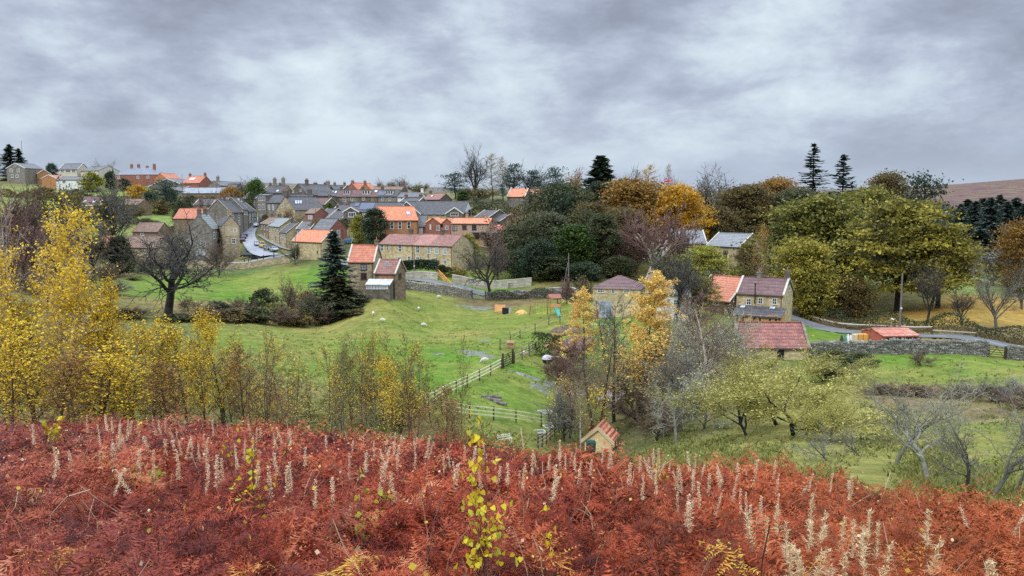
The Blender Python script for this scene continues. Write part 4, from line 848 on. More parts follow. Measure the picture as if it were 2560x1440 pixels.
def lobed(name, seed, H, W, nl, per, size, cs=.058, trunk=.25, r0=.35, up=.5, low=.12, dense=1.0, hollow=.55, flat=.75):
    """broad crown: leaf sprays on many uneven boughs around limbs"""
    rs = np.random.RandomState(seed); rg = random.Random(seed); pts = []
    for i in range(nl):
        z = rs.uniform(0, 1) ** .8; a = rs.uniform(0, 6.283); zz = lerp(low, 1, z); prof = math.sqrt(max(0, 1 - ((zz - .45) / .56) ** 2)); rad = prof * (hollow + (1 - hollow) * rs.random()) * (0.84 + .2 * math.sin(3 * a + seed) * math.sin(5 * z + seed) + .13 * math.sin(5 * a + 9 * z))
        pts.append((rad * W / 2 * math.cos(a), rad * W / 2 * math.sin(a), zz * H * (.93 + .07 * rs.random())))
    pts = np.array(pts); segs = []; fk = Vector((0, 0, H * trunk)); segs.append((0, 0, 0, 0, 0, H * trunk * .5, r0, r0 * .85, 0)); segs.append((0, 0, H * trunk * .5, fk.x, fk.y, fk.z, r0 * .85, r0 * .75, 0))
    hub = [Vector((rs.normal(0, W * .13), rs.normal(0, W * .13), H * rs.uniform(trunk + .12, .72))) for _ in range(9)]
    for h in hub:
        m_ = fk.lerp(h, .5) + Vector((h.x * .18, h.y * .18, 0)); segs.append((*fk, *m_, r0 * .5, r0 * .36, 1)); segs.append((*m_, *h, r0 * .36, r0 * .25, 1))
    for p in pts:
        q = Vector(p); h = min(hub, key=lambda v: (v - q).length + (1.5 * max(0, v.z - q.z))); m_ = h.lerp(q, .5) + Vector((0, 0, .06 * (q - h).length)); segs.append((*h, *m_, r0 * .17, r0 * .1, 2)); segs.append((*m_, *q, r0 * .1, r0 * .04, 2))
    tv, tq = tubes(np.array(segs)[:, :8], 5); sz = W * cs * rs.uniform(.6, 1.5, nl); per_ = per
    Cc = np.repeat(pts, per_, 0) + rs.normal(0, 1, (nl * per_, 3)) * np.repeat(sz, per_)[:, None] * np.array([1, 1, flat]); ct = rs.random(nl); ok = Cc[:, 2] > H * .05
    cv, cq = leaves(rs, Cc[ok], size, up); tint = np.clip(np.repeat(ct, per_) * .72 + rs.random(len(Cc)) * .28, 0, 1)[ok]
    store(name, tv, tq, cv, [cq], np.repeat(tint, 4))
def conifer(name, seed, H, W, whorls, nb, size, droop=-.25, base=.08, gap=0.0, pw=.85, upturn=.0, fill=9, r0=.2, elong=2.2, zj=.008):
    rs = np.random.RandomState(seed); segs = [(0, 0, 0, 0, 0, H * .5, r0, r0 * .55), (0, 0, H * .5, 0, 0, H, r0 * .55, .02)]; Cs = []; dirs = []
    for i in range(whorls):
        t = base + (1 - base) * (i / whorls) ** .95; z = t * H
        for b in range(nb):
            if rs.random() < gap: continue
            L = W / 2 * (1 - t) ** pw * rs.uniform(.62, 1.15) + W * .012; a = rs.uniform(0, 6.283); dz = droop * rs.uniform(.4, 1.4); d = np.array([math.cos(a), math.sin(a), dz]); p = np.array([0, 0, max(.3, z + rs.normal(0, H * zj))])
            n = 3; o = p
            for k in range(n):
                q = o + d * L / n; d = d + [0, 0, upturn]; segs.append((*o, *q, .05 * (1 - k / n) * L / 3 + .012, .05 * (1 - (k + 1) / n) * L / 3 + .012)); m_ = max(1, int(fill * (1 - t * .5) / n + rs.random()))
                for j in range(m_):
                    f = rs.random(); c = o + (q - o) * f; sd = np.array([-math.sin(a), math.cos(a), 0]) * rs.normal(0, .16) * L * (1.15 - (k + f) / n); Cs.append(c + sd + [0, 0, rs.normal(-.05, .06) * size]); dirs.append(d + sd / max(L, .1) * 1.5 + [0, 0, -.2])
                o = q
    Cs = np.array(Cs); D_ = nrm(np.array(dirs)); k = len(Cs); nr = nrm(rs.normal(0, .45, (k, 3)) + [0, 0, 1]); a = nrm(D_ - nr * (D_ * nr).sum(1, keepdims=True)); b = np.cross(nr, a); s_ = size * rs.uniform(.6, 1.3, (k, 1))
    V = np.stack([Cs - a * s_ * elong * .5, Cs + b * s_ * .5, Cs + a * s_ * elong * .5, Cs - b * s_ * .5], 1).reshape(-1, 3)
    tv, tq = tubes(np.array(segs), 5); store(name, tv, tq, V, [np.arange(k * 4).reshape(k, 4)], np.repeat(rs.random(k), 4))
def pine(name, seed, H, W, npad, per, size, trunk=.45, r0=.28, lean=.05):
    rs = np.random.RandomState(seed); top = np.array([lean * H, 0, H]); segs = []; k = 6; tr = [np.array([lean * H * (i / k) ** 1.5 + rs.normal(0, .012 * H), rs.normal(0, .012 * H), H * .97 * i / k]) for i in range(k + 1)]; tr[0][:2] = 0
    for i in range(k): segs.append((*tr[i], *tr[i + 1], lerp(r0, .05, i / k), lerp(r0, .05, (i + 1) / k)))
    Cs = []; ct = []
    for i in range(npad):
        t = lerp(trunk, 1, (i + .5) / npad); zc = t * H; j = min(int(t * k), k - 1); o = tr[j] + (tr[j + 1] - tr[j]) * (t * k - j); a = rs.uniform(0, 6.283); rad = W / 2 * math.sqrt(max(.05, 1 - ((t - trunk) / (1.03 - trunk)) ** 1.6)) * rs.uniform(.35, 1.0); q = o + np.array([rad * math.cos(a), rad * math.sin(a), rs.uniform(-.02, .06) * H])
        m_ = (o + q) / 2 + [0, 0, -.02 * H]; segs += [(*o, *m_, .3 * r0, .2 * r0), (*m_, *q, .2 * r0, .05 * r0)]; s_ = W * rs.uniform(.09, .19); Cs.append(q + rs.normal(0, 1, (per, 3)) * np.array([s_, s_, s_ * .33])); ct += [rs.random()] * per
    Cs = np.concatenate(Cs); cv, cq = leaves(rs, Cs, size, .8, 1.7); tv, tq = tubes(np.array(segs), 6); tint = np.clip(np.array(ct) * .5 + rs.random(len(Cs)) * .5, 0, 1); store(name, tv, tq, cv, [cq], np.repeat(tint, 4))
# ---- prototypes
OAK = [dict(n=4, wig=.10, kids=5, ang=(40, 70), ratio=(.95, 1.35), start=.5, shape=.1, rr=.62, taper=.7, fr=.9), dict(n=6, wig=.24, up=.05, kids=7, ang=(35, 70), ratio=(.42, .7), start=.25, rr=.55, taper=.4), dict(n=5, wig=.26, up=.05, kids=5, ang=(30, 65), ratio=(.45, .7), start=.15, rr=.55), dict(n=4, wig=.28, kids=4, ang=(25, 60), ratio=(.45, .75), start=.1, rr=.6), dict(n=2, wig=.2)]
bare('oak', 5, OAK, 3.6, .30, 2, .05, mint=.019)
bare('oak_b', 19, OAK, 3.6, .30, 2, -.08, mint=.019)
VASE = [dict(n=3, wig=.05, kids=6, ang=(14, 34), ratio=(1.5, 2.1), start=.6, shape=.1, rr=.62, taper=.75, fr=1.7), dict(n=6, wig=.10, up=.06, kids=7, ang=(20, 45), ratio=(.35, .6), start=.3, rr=.5, taper=.35), dict(n=4, wig=.14, up=.09, kids=5, ang=(20, 48), ratio=(.45, .7), start=.15, rr=.55), dict(n=3, wig=.18, up=.05, kids=4, ang=(20, 50), ratio=(.5, .75), start=.1, rr=.6), dict(n=2, wig=.15)]
bare('vase', 3, VASE, 4.5, .36, 1, .03, mint=.026)
bare('vase_b', 23, VASE, 4.0, .32, 1, -.03, mint=.025)
bare('limbs', 33, [dict(VASE[0], kids=7, ang=(20, 60), wig=.1), dict(VASE[1], wig=.2, kids=5), dict(VASE[2], kids=4), dict(VASE[3], kids=3), VASE[4]], 2.6, .34, 1, .06, mint=.026)
TWIG = [dict(n=3, wig=.1, kids=8, ang=(20, 55), ratio=(1.2, 1.9), start=.2, shape=.1, rr=.6, taper=.7, fr=1.4), dict(n=5, wig=.16, up=.06, kids=7, ang=(20, 50), ratio=(.4, .65), start=.15, rr=.5, taper=.35), dict(n=4, wig=.18, up=.05, kids=6, ang=(20, 50), ratio=(.45, .7), start=.1, rr=.55), dict(n=3, wig=.2, up=.03, kids=5, ang=(20, 50), ratio=(.5, .75), start=.05, rr=.6), dict(n=2, wig=.15)]
bare('twiggy', 7, TWIG, 2.4, .15, 1, mint=.019)
bare('twiggy_b', 31, TWIG, 2.2, .14, 1, .1, mint=.019)
leafy('twig_leaf', 11, TWIG[:4], 2.6, .22, 5, .34, .19, 1, twigs=True, mint=.02)
leafy('twig_leaf_b', 41, TWIG[:4], 2.4, .2, 4, .34, .18, 1, lean=.1, twigs=True, mint=.02)
POLE = [dict(n=8, wig=.035, kids=20, ang=(30, 60), ratio=(.22, .34), start=.25, shape=.55, rr=.36, taper=.15, fr=.12), dict(n=5, wig=.14, up=.08, kids=6, ang=(25, 55), ratio=(.3, .55), start=.15, rr=.5), dict(n=3, wig=.18, up=.02, kids=4, ang=(25, 55), ratio=(.4, .7), start=.1, rr=.55), dict(n=2, wig=.15)]
bare('pole_tree', 13, POLE, 11, .17, 0, .02, mint=.016)
bare('pole_tree_b', 29, POLE, 11, .16, 0, -.04, mint=.016)
BIRCH = [dict(n=8, wig=.04, kids=26, ang=(25, 48), ratio=(.24, .40), start=.1, shape=.62, rr=.34, taper=.12, fr=.12), dict(n=5, wig=.10, up=.05, kids=7, ang=(22, 50), ratio=(.3, .5), start=.15, rr=.5), dict(n=3, wig=.18, up=-.03, kids=4, ang=(25, 55), ratio=(.45, .8), start=.05, rr=.55), dict(n=2, wig=.2, up=-.05)]
leafy('birch_full', 2, BIRCH, 8.5, .10, 6, .15, .085, 0, mint=.006, elong=1.25)
leafy('birch_full_b', 17, BIRCH, 8.5, .10, 5, .16, .082, 0, mint=.006, elong=1.25)
leafy('birch_half', 37, BIRCH, 6.5, .07, 4, .15, .08, 0, mint=.006, keep=.6, elong=1.25)
leafy('birch_half_b', 57, BIRCH, 6.5, .07, 3, .15, .08, 0, mint=.006, keep=.6, elong=1.25)
THIN = [dict(n=8, wig=.05, kids=15, ang=(22, 48), ratio=(.22, .38), start=.12, shape=.5, rr=.4, taper=.15, fr=.15), dict(n=4, wig=.12, up=.04, kids=5, ang=(22, 50), ratio=(.35, .6), start=.2, rr=.55), dict(n=3, wig=.2, kids=3, ang=(25, 55), ratio=(.45, .8), start=.05, rr=.6), dict(n=2, wig=.2)]
leafy('birch_sparse', 43, THIN, 5, .045, 2, .10, .075, 0, mint=.0055, keep=.42, elong=1.25)
leafy('birch_sparse_b', 47, THIN, 5, .045, 2, .10, .075, 0, mint=.0055, keep=.28, elong=1.25)
leafy('birch_sparse_c', 53, THIN, 4.5, .05, 3, .12, .07, 0, mint=.0055, keep=.55, elong=1.25)
WIL = [dict(n=3, wig=.12, kids=5, ang=(22, 50), ratio=(1.5, 2.1), start=.3, shape=.1, rr=.7, taper=.75, fr=1.7), dict(n=6, wig=.13, up=.05, kids=8, ang=(22, 48), ratio=(.35, .6), start=.2, rr=.5, taper=.35), dict(n=4, wig=.15, up=.05, kids=9, ang=(20, 45), ratio=(.4, .7), start=.1, rr=.5), dict(n=3, wig=.15, up=.03, kids=6, ang=(15, 40), ratio=(.5, .8), start=.05, rr=.55), dict(n=2, wig=.12)]
leafy('willow', 61, WIL, 1.7, .09, 2, .12, .055, 1, mint=.006, keep=.6, elong=2, twigs=2)
leafy('willow_b', 67, WIL, 1.7, .085, 2, .12, .055, 1, lean=.15, mint=.006, keep=.6, elong=2, twigs=2)
HAW = [dict(n=5, wig=.10, kids=4, ang=(25, 52), ratio=(.8, 1.3), start=.45, shape=.1, rr=.62, taper=.7, fr=1.0), dict(n=6, wig=.20, up=.06, kids=6, ang=(30, 70), ratio=(.4, .7), start=.2, rr=.5, taper=.35), dict(n=4, wig=.26, up=.05, kids=5, ang=(30, 70), ratio=(.45, .75), start=.1, rr=.55), dict(n=3, wig=.28, up=.03, kids=4, ang=(25, 65), ratio=(.45, .8), start=.05, rr=.6), dict(n=2, wig=.25)]
bare('hawthorn', 71, HAW, 1.5, .06, 2, .12, mint=.004)
bare('hawthorn_b', 73, HAW, 1.4, .06, 2, -.2, mint=.004)
bare('hawthorn_c', 79, HAW, 1.5, .06, 2, .5, mint=.004)
lobed('broad', 1, 20, 19, 300, 56, .36, flat=.36, hollow=.3, cs=.062)
lobed('broad_b', 8, 18, 17, 270, 56, .35, trunk=.2, flat=.36, hollow=.3, cs=.062)
lobed('broad_open', 15, 20, 20, 200, 74, .34, hollow=.2, flat=.34, low=.22, cs=.052, r0=.55)
lobed('round_dense', 21, 10, 9, 120, 66, .27, .066, trunk=.12, low=.05, r0=.2)
lobed('shrub', 25, 4, 4.6, 60, 50, .20, trunk=.06, low=.02, r0=.1)
lobed('tall_lobed', 27, 15, 8.5, 140, 70, .30, .07, trunk=.12, low=.05, r0=.25)
conifer('spruce', 81, 20, 8.5, 30, 6, .42, droop=-.14, upturn=.13, fill=15, base=.05, pw=.85, gap=.12, zj=.006)
conifer('spruce_open', 83, 20, 9, 24, 5, .6, droop=.05, upturn=.14, fill=11, gap=.18, base=.1, pw=.8)
conifer('fir_dense', 85, 15, 8, 46, 8, .36, droop=-.24, upturn=.05, fill=16, base=.02, pw=.75, gap=.12, zj=.012)
conifer('cypress', 87, 18, 9, 46, 10, .55, droop=.35, fill=13, base=.02, pw=.72)
LAR = [dict(n=9, wig=.025, kids=46, ang=(55, 88), ratio=(.20, .31), start=.16, shape=.74, rr=.3, taper=.12, fr=.05), dict(n=5, wig=.10, up=.05, kids=8, ang=(25, 60), ratio=(.22, .42), start=.1, rr=.5), dict(n=3, wig=.15, up=-.04, kids=0, fork=False)]
leafy('larch', 89, LAR, 16, .17, 34, .2, .15, 0, mint=.012, zflat=.9, elong=1.4, clump=.35)
leafy('larch_bare', 109, LAR, 16, .17, 6, .24, .15, 0, mint=.02, elong=1.4, keep=.8)
leafy('larch_b', 99, LAR, 16, .17, 24, .2, .15, 0, mint=.012, zflat=.9, elong=1.4, clump=.35, keep=.75)
conifer('larch_thin', 91, 18, 6.5, 26, 5, .34, droop=.0, upturn=.08, fill=9, base=.2, pw=.8, gap=.15, elong=1.6, r0=.17)
pine('pine', 93, 16, 9, 34, 52, .34)
pine('pine_b', 95, 16, 8, 24, 50, .36, trunk=.55, lean=-.06)
pine('pine_low', 97, 14, 11, 44, 52, .36, trunk=.2, lean=.03)
# ---- bark and foliage colours
BK_DK = bark('dark_bark', (.018,.017,.015), (.05,.046,.04)); BK_GR = bark('grey_bark', (.06,.058,.05), (.14,.135,.115)); BK_LI = bark('lichen_bark', (.10,.10,.075), (.24,.235,.175), 7); BK_BI = bark('birch_bark', (.20,.16,.13), (.50,.46,.41), 6, .25); BK_BR = bark('brown_bark', (.05,.03,.022), (.11,.07,.05)); BK_RED = bark('red_brown_twig_bark', (.10,.045,.032), (.19,.10,.07)); BK_PAL = bark('pale_birch_limb', (.30,.24,.19), (.52,.45,.38), 6)
TW = {k: leafmat(k, v, 0) for k, v in dict(tw_dark=[(.045,.04,.034), (.085,.077,.065)], tw_grey=[(.105,.098,.084), (.19,.178,.15)], tw_lichen=[(.20,.20,.14), (.36,.35,.255)], tw_thorn=[(.09,.09,.065), (.19,.185,.13)], tw_brown=[(.115,.078,.056), (.20,.14,.10)], tw_purple=[(.11,.06,.05), (.19,.11,.09)], tw_olive=[(.22,.205,.055), (.40,.36,.09)], tw_tan=[(.20,.145,.075), (.31,.235,.12)]).items()}
LF = {k: leafmat(k, v, .28) for k, v in dict(
    gold=[(.38,.25,.02), (.62,.42,.025), (.74,.55,.04), (.70,.36,.03)], yellow=[(.48,.31,.02), (.68,.46,.03), (.78,.58,.06), (.56,.46,.04)], rust=[(.20,.10,.03), (.33,.17,.04), (.42,.24,.07)], amber=[(.28,.14,.015), (.48,.25,.02), (.60,.36,.03)],
    olive=[(.055,.062,.018), (.12,.125,.028), (.215,.205,.042), (.32,.28,.05)], spruce_hazed=[(.042,.062,.05), (.07,.098,.078), (.10,.135,.105)], olivegold=[(.07,.066,.016), (.15,.135,.024), (.29,.25,.04), (.50,.40,.06)], brownolive=[(.07,.052,.022), (.135,.105,.038), (.21,.155,.05)], orangebrown=[(.13,.075,.022), (.25,.14,.03), (.37,.21,.045)],  # far conifers below the moor: haze put into a paler, bluer needle colour
    dkgreen=[(.020,.034,.018), (.040,.062,.032), (.068,.095,.048)], pinegreen=[(.026,.045,.037), (.05,.08,.06), (.08,.115,.08)], green=[(.03,.055,.012), (.065,.11,.018), (.11,.165,.03)], lime=[(.15,.15,.02), (.26,.25,.035), (.36,.34,.06)], greygreen=[(.055,.062,.034), (.10,.105,.055), (.16,.155,.085)], tan=[(.20,.13,.045), (.32,.22,.08), (.42,.30,.12)], ivy=[(.028,.038,.018), (.062,.076,.030), (.115,.115,.046)], larchgold=[(.50,.31,.07), (.70,.46,.11), (.78,.57,.18)]).items()}
_rt = random.Random(77); TREES = []
def tree(kind, name, label, px, d, top, wpx, crown, trunk=None, cat='tree', group=None, rot=None, sink=.15, base=None):
    t, c, H, W = PROTO[kind]; b = G(px, d, -sink); z1 = P(px, top, d).z; sz = max((z1 - b.z) / H, .05); sx = wpx * d / F / W
    r = empty(name, b, _rt.random() * 6.28 if rot is None else rot, label, cat, group); r.scale = (sx, sx, sz)
    for me, m, nm in ((t, trunk or BK_DK, 'trunk'), (c, LF.get(crown) or TW[crown], 'crown')):
        o = link(nm, me, r); o.material_slots[0].link = 'OBJECT'; o.material_slots[0].material = m
    TREES.append(r); return r
# ================================================================== planting, far to near
T = tree
# hilltop
T('fir_dense','conifer_tree','tall dark conifer behind the grey gabled hilltop house',28,440,362,62,'dkgreen'); T('fir_dense','conifer_tree','second dark conifer, right of the tallest one on the hilltop',50,442,372,44,'dkgreen')
T('round_dense','dark_bush','small dark bushy conifer left of the white-windowed hilltop house',130,446,408,28,'dkgreen',cat='bush')
T('shrub','yellow_bush','yellow bush in front of the cream hilltop house',232,396,430,50,'lime',cat='bush'); T('vase','bare_tree','bare tree between the cream house and the hipped roof house',265,445,400,40,'tw_grey')
T('round_dense','dark_bush','dark bush left of the hipped roof house',276,408,428,26,'dkgreen',cat='bush'); T('fir_dense','conifer_tree','thin dark conifer in front of the hipped roof house',284,410,423,12,'dkgreen'); T('shrub','dark_bush','dark bush under the hipped roof house wall',312,402,446,30,'dkgreen',cat='bush')
for a,d,t,w_,c,l in [(30,180,470,150,'tw_purple','brown-purple bare tree at the left edge above the birches'),(95,190,458,130,'tw_brown','brown twiggy tree below the hilltop bungalows'),(150,215,452,120,'brownolive','brown-olive tree left of the dark bungalow'),(185,235,462,80,'olive','dull olive tree beside the dark bungalow'),(60,140,545,150,'tw_purple','purple-brown thicket tree low at the left edge'),(140,150,560,130,'tw_brown','brown twiggy tree behind the tallest yellow birch'),(20,120,600,120,'tw_purple','dark bare tree lowest at the left edge'),(120,120,640,140,'tw_brown','dark brown thicket behind the left birches'),(195,190,520,110,'tw_grey','grey bare tree between the birches and dark bungalow')]:
    T('twig_leaf' if c in LF else 'twiggy','bare_tree' if c in TW else 'brown_tree',l,a,d,t,w_,c,BK_BR)
T('birch_sparse','birch_tree','tall thin pale-stemmed birch at the left edge above the yellow crowns',28,105,440,80,'rust',BK_BI)
T('twig_leaf','ivy_tree','grey-green ivy-dark tree right of the dark bungalow',285,262,458,92,'greygreen'); T('twiggy_b','bare_tree','twiggy crown rising from the grey-green tree',290,258,452,100,'tw_grey'); T('tall_lobed','evergreen_tree','dark evergreen below the ivy-dark tree',300,200,590,60,'ivy')
T('shrub','yellow_bush','amber yellow bush on the slope below the hipped roof house',345,372,462,48,'amber',cat='bush'); T('shrub','yellow_bush','yellow-green bush right of the amber bush',378,366,474,46,'lime',cat='bush')
T('pine_low','pine_tree','dark spreading pine above the light green paddock',415,345,447,76,'pinegreen'); T('round_dense','dark_bush','dark bush left of the spreading pine',372,352,480,40,'ivy',cat='bush'); T('shrub','dark_bush','grey shrub below the long pale-roofed barn',478,352,488,40,'greygreen',cat='bush'); T('shrub','brown_bush','brown shrub right of the grey shrub below the long barn',525,345,490,46,'brownolive',cat='bush')
T('round_dense','orange_tree','small orange-brown tree above the left street houses',578,345,466,50,'orangebrown'); T('round_dense','evergreen_tree','round green evergreen among the skyline roofs',641,350,447,48,'green'); T('vase_b','bare_tree','bare tree behind the round green evergreen',622,372,444,64,'tw_grey')
T('vase','bare_tree','left bare tree on the skyline behind the dormered terrace',968,440,446,44,'tw_grey'); T('vase_b','bare_tree','right bare tree on the skyline behind the dormered terrace',1006,440,441,56,'tw_grey'); T('twig_leaf','yellow_tree','yellowish thin tree on the skyline right of the bare ones',1052,425,456,56,'olivegold')
# skyline group right of the village
T('pine_low','pine_tree','leftmost skyline pine with low spreading boughs',1138,335,430,72,'pinegreen'); T('vase','bare_tree','tallest bare tree on the skyline, wide vase-shaped crown',1186,325,369,92,'tw_dark')
T('larch_bare','larch_tree','tan half-bare larch right of the tallest bare tree',1232,322,384,56,'tan'); T('larch_bare','larch_tree','second thin larch between the bare tree and the pines',1258,324,392,46,'tan'); T('twig_leaf','ivy_tree','ivy-clad tree below the tallest bare tree',1190,312,462,80,'brownolive'); T('tall_lobed','evergreen_tree','small dark green tree under the skyline larches',1158,300,478,30,'green')
T('pine','pine_tree','skyline pine with forked trunk behind the vivid orange roof',1284,316,409,50,'pinegreen'); T('pine_b','pine_tree','skyline pine right of the forked one',1328,316,420,52,'pinegreen'); T('vase_b','bare_tree','fan-shaped bare tree behind the two skyline pines',1335,322,416,66,'tw_grey'); T('vase','bare_tree','fine bare tree behind the forked skyline pine',1280,326,404,50,'tw_grey'); T('pine_b','pine_tree','thin low pine left of the vivid orange roof',1256,300,456,22,'pinegreen')
T('pine','pine_tree','single pine above the dull red roof',1395,295,417,58,'pinegreen'); T('twig_leaf','brown_tree','brown-leaved tree right of the single pine',1440,280,426,92,'orangebrown'); T('vase_b','bare_tree','fine bare tree left of the great dark cypress',1432,300,424,60,'tw_grey'); T('vase','bare_tree','fine bare tree right of the great dark cypress',1545,280,415,80,'tw_grey')
T('cypress','cypress_tree','great dark green cypress standing above the wood',1500,258,391,104,'dkgreen'); T('conifer' if False else 'tall_lobed','evergreen_tree','dark green foliage mass under the great cypress',1510,245,455,104,'dkgreen')
T('larch_bare','larch_tree','golden larch crown above the orange tree, left of the flag',1622,275,412,84,'amber'); T('larch_bare','larch_tree','pale bare larch tip beside the flag',1672,285,410,30,'tan'); T('larch_bare','larch_tree','small dark larch left of the golden larch crown',1588,275,425,40,'brownolive')
T('vase_b','bare_tree','large fan-shaped bare tree right of the orange tree',1770,262,418,120,'tw_grey'); T('vase','bare_tree','finer bare tree beside the large fan-shaped one',1722,275,440,70,'tw_grey')
# the wood
WOOD = [('broad',1585,232,448,200,'orangebrown','wide brown-orange tree in the middle of the wood'),('broad_b',1702,222,462,130,'amber','bright orange tree below the flag'),('broad',1395,225,458,160,'ivy','grey-green tree above the dark hollies'),('twig_leaf',1318,212,505,110,'brownolive','brown twiggy tree at the left edge of the wood'),('twig_leaf_b',1275,222,528,70,'rust','rusty thin tree at the wood edge beside the dark roofed houses'),('broad_b',1362,205,530,130,'greygreen','dull olive tree in front of the grey-green one'),('broad_open',1480,212,505,130,'brownolive','brown-olive tree under the great cypress'),
 ('tall_lobed',1432,188,562,96,'green','bright green holly in the middle of the wood edge'),('tall_lobed',1507,192,535,84,'ivy','dark ivy tower right of the green holly'),('round_dense',1348,186,600,96,'dkgreen','blue-green bush tree left of the green holly'),('round_dense',1300,190,622,70,'dkgreen','dark evergreen bush at the left foot of the wood'),('tall_lobed',1385,184,640,90,'ivy','dark ivy mass at the foot of the wood beside the pole'),('round_dense',1460,180,655,84,'dkgreen','dark evergreen at the foot of the wood right of the pole'),('round_dense',1545,185,640,80,'ivy','dark undergrowth tree below the weeping birch'),('twig_leaf',1240,208,566,90,'tw_brown','brown bushy tree right of the cottage row'),('shrub',1172,214,585,44,'lime','yellow-green bush behind the cottage row gable'),
 ('broad',1862,236,462,150,'brownolive','brown tree above the church roof'),('broad_b',1935,246,445,130,'orangebrown','russet tree left of the tall spruce'),('broad',1985,236,470,120,'greygreen','grey-green tree left of the big sycamores'),('round_dense',1800,225,520,90,'brownolive','brown tree behind the church'),('round_dense',1735,206,575,50,'olivegold','yellow-brown tree at the left of the church roof'),
 ('broad',2045,172,490,250,'olive','broad olive-gold sycamore left of the biggest one'),('broad_open',2245,152,500,275,'olivegold','biggest golden sycamore standing over the road'),('broad_open',2345,150,570,180,'olivegold','low golden sycamore at the right of the biggest one'),('broad',2150,182,470,190,'olive','tall olive sycamore behind the biggest one'),('broad_b',2000,146,600,150,'olivegold','low sycamore boughs behind the purple roofed cottage'),('shrub',2035,143,690,70,'olivegold','yellow-green bush beside the cottage gable'),('round_dense',2120,150,690,100,'brownolive','brown bush under the sycamores'),
 ('broad_b',2215,238,432,110,'brownolive','brown tree on the skyline right of the sparse spruce'),('pine_low',2300,226,430,120,'dkgreen','dark leaning pine above the biggest sycamore'),('pine_low',2330,215,500,90,'pinegreen','spreading pine boughs right of the biggest sycamore')]
for k,a,d,t,w_,c,l in WOOD: T(k,'evergreen_tree' if c in ('dkgreen','ivy','green','pinegreen') else ('sycamore_tree' if c in ('olivegold','olive') and k.startswith('broad') else 'autumn_tree'),l,a,d,t,w_,c,BK_BR if c in TW else BK_DK)
T('spruce','spruce_tree','tall symmetrical dark spruce on the skyline',2030,280,360,78,'dkgreen'); T('spruce_open','spruce_tree','sparse ragged spruce right of the symmetrical one',2104,275,388,72,'pinegreen')
for a,d,t,w_,l in [(2395,280,512,52,'leftmost dark conifer below the moor'),(2432,285,505,62,'second dark conifer below the moor'),(2470,275,496,66,'tallest dark conifer below the moor'),(2510,285,505,60,'fourth dark conifer below the moor'),(2550,280,512,54,'rightmost dark conifer below the moor'),(2410,255,560,70,'low dark conifer in front of the moor row'),(2480,250,560,76,'low broad conifer in front of the tallest one')]: T('fir_dense','spruce_tree',l,a,d,t,w_ * 1.45,'spruce_hazed',group='conifers below the moor')
T('broad','autumn_tree','golden brown tree at the right edge below the moor',2562,176,545,130,'orangebrown'); T('twig_leaf_b','bare_tree','grey brown bare tree left of the golden edge tree',2480,190,600,130,'tw_grey',BK_GR); T('twig_leaf','bare_tree','low brown thicket at the right edge behind the hedge',2555,150,640,90,'brownolive',BK_GR); T('twiggy','bare_tree','bare grey tree behind the litter-covered field',2430,215,610,110,'tw_grey',BK_GR)
T('vase_b','bare_tree','slim bare tree in the golden leaf litter',2405,128,712,60,'tw_dark'); T('vase','bare_tree','multi-stemmed bare tree at the right of the golden leaf litter',2490,126,660,100,'tw_grey',BK_GR); T('vase_b','bare_tree','dark trunked tree rising in front of the golden litter',2318,133,640,70,'olivegold' if False else 'tw_dark')
T('birch_half','birch_tree','small orange birch right of the church gable',1903,172,560,46,'amber',BK_BI); T('round_dense','brown_bush','brown ivy bush against the church gable',1868,180,610,54,'brownolive',BK_BR,cat='bush'); T('twig_leaf','brown_bush','dull bush in front of the church wall',1840,170,655,70,'olive',cat='bush')
wb = T('limbs','weeping_birch','purple twigged birch with pale sinuous limbs in the wood',1622,178,498,200,'tw_purple',BK_PAL); T('twiggy','bare_tree','purple-brown twiggy mass behind the pale-limbed birch',1590,192,530,150,'tw_purple',BK_BR); T('twiggy_b','bare_tree','purple-brown twiggy mass right of the pale-limbed birch',1690,190,540,120,'tw_purple',BK_BR)
T('broad_open','autumn_tree','lime-leaved tree left of the church, above the orange roof',1755,150,615,130,'lime'); T('oak','bare_tree','dark bare tree between the larch and the orange roof',1688,122,618,130,'tw_dark'); T('twig_leaf','bare_tree','grey-green twigs of the dark bare tree behind the larch',1680,130,620,150,'greygreen'); T('broad_open','autumn_tree','yellow-brown low tree in front of the orange roof gable',1745,128,690,90,'olivegold')
T('twiggy','bare_tree','reddish bare bush left of the hipped roof house',1415,150,690,56,'tw_purple',BK_BR); T('twig_leaf_b','brown_bush','brown bush behind the hipped roof house chimney',1470,150,690,60,'brownolive',cat='bush')
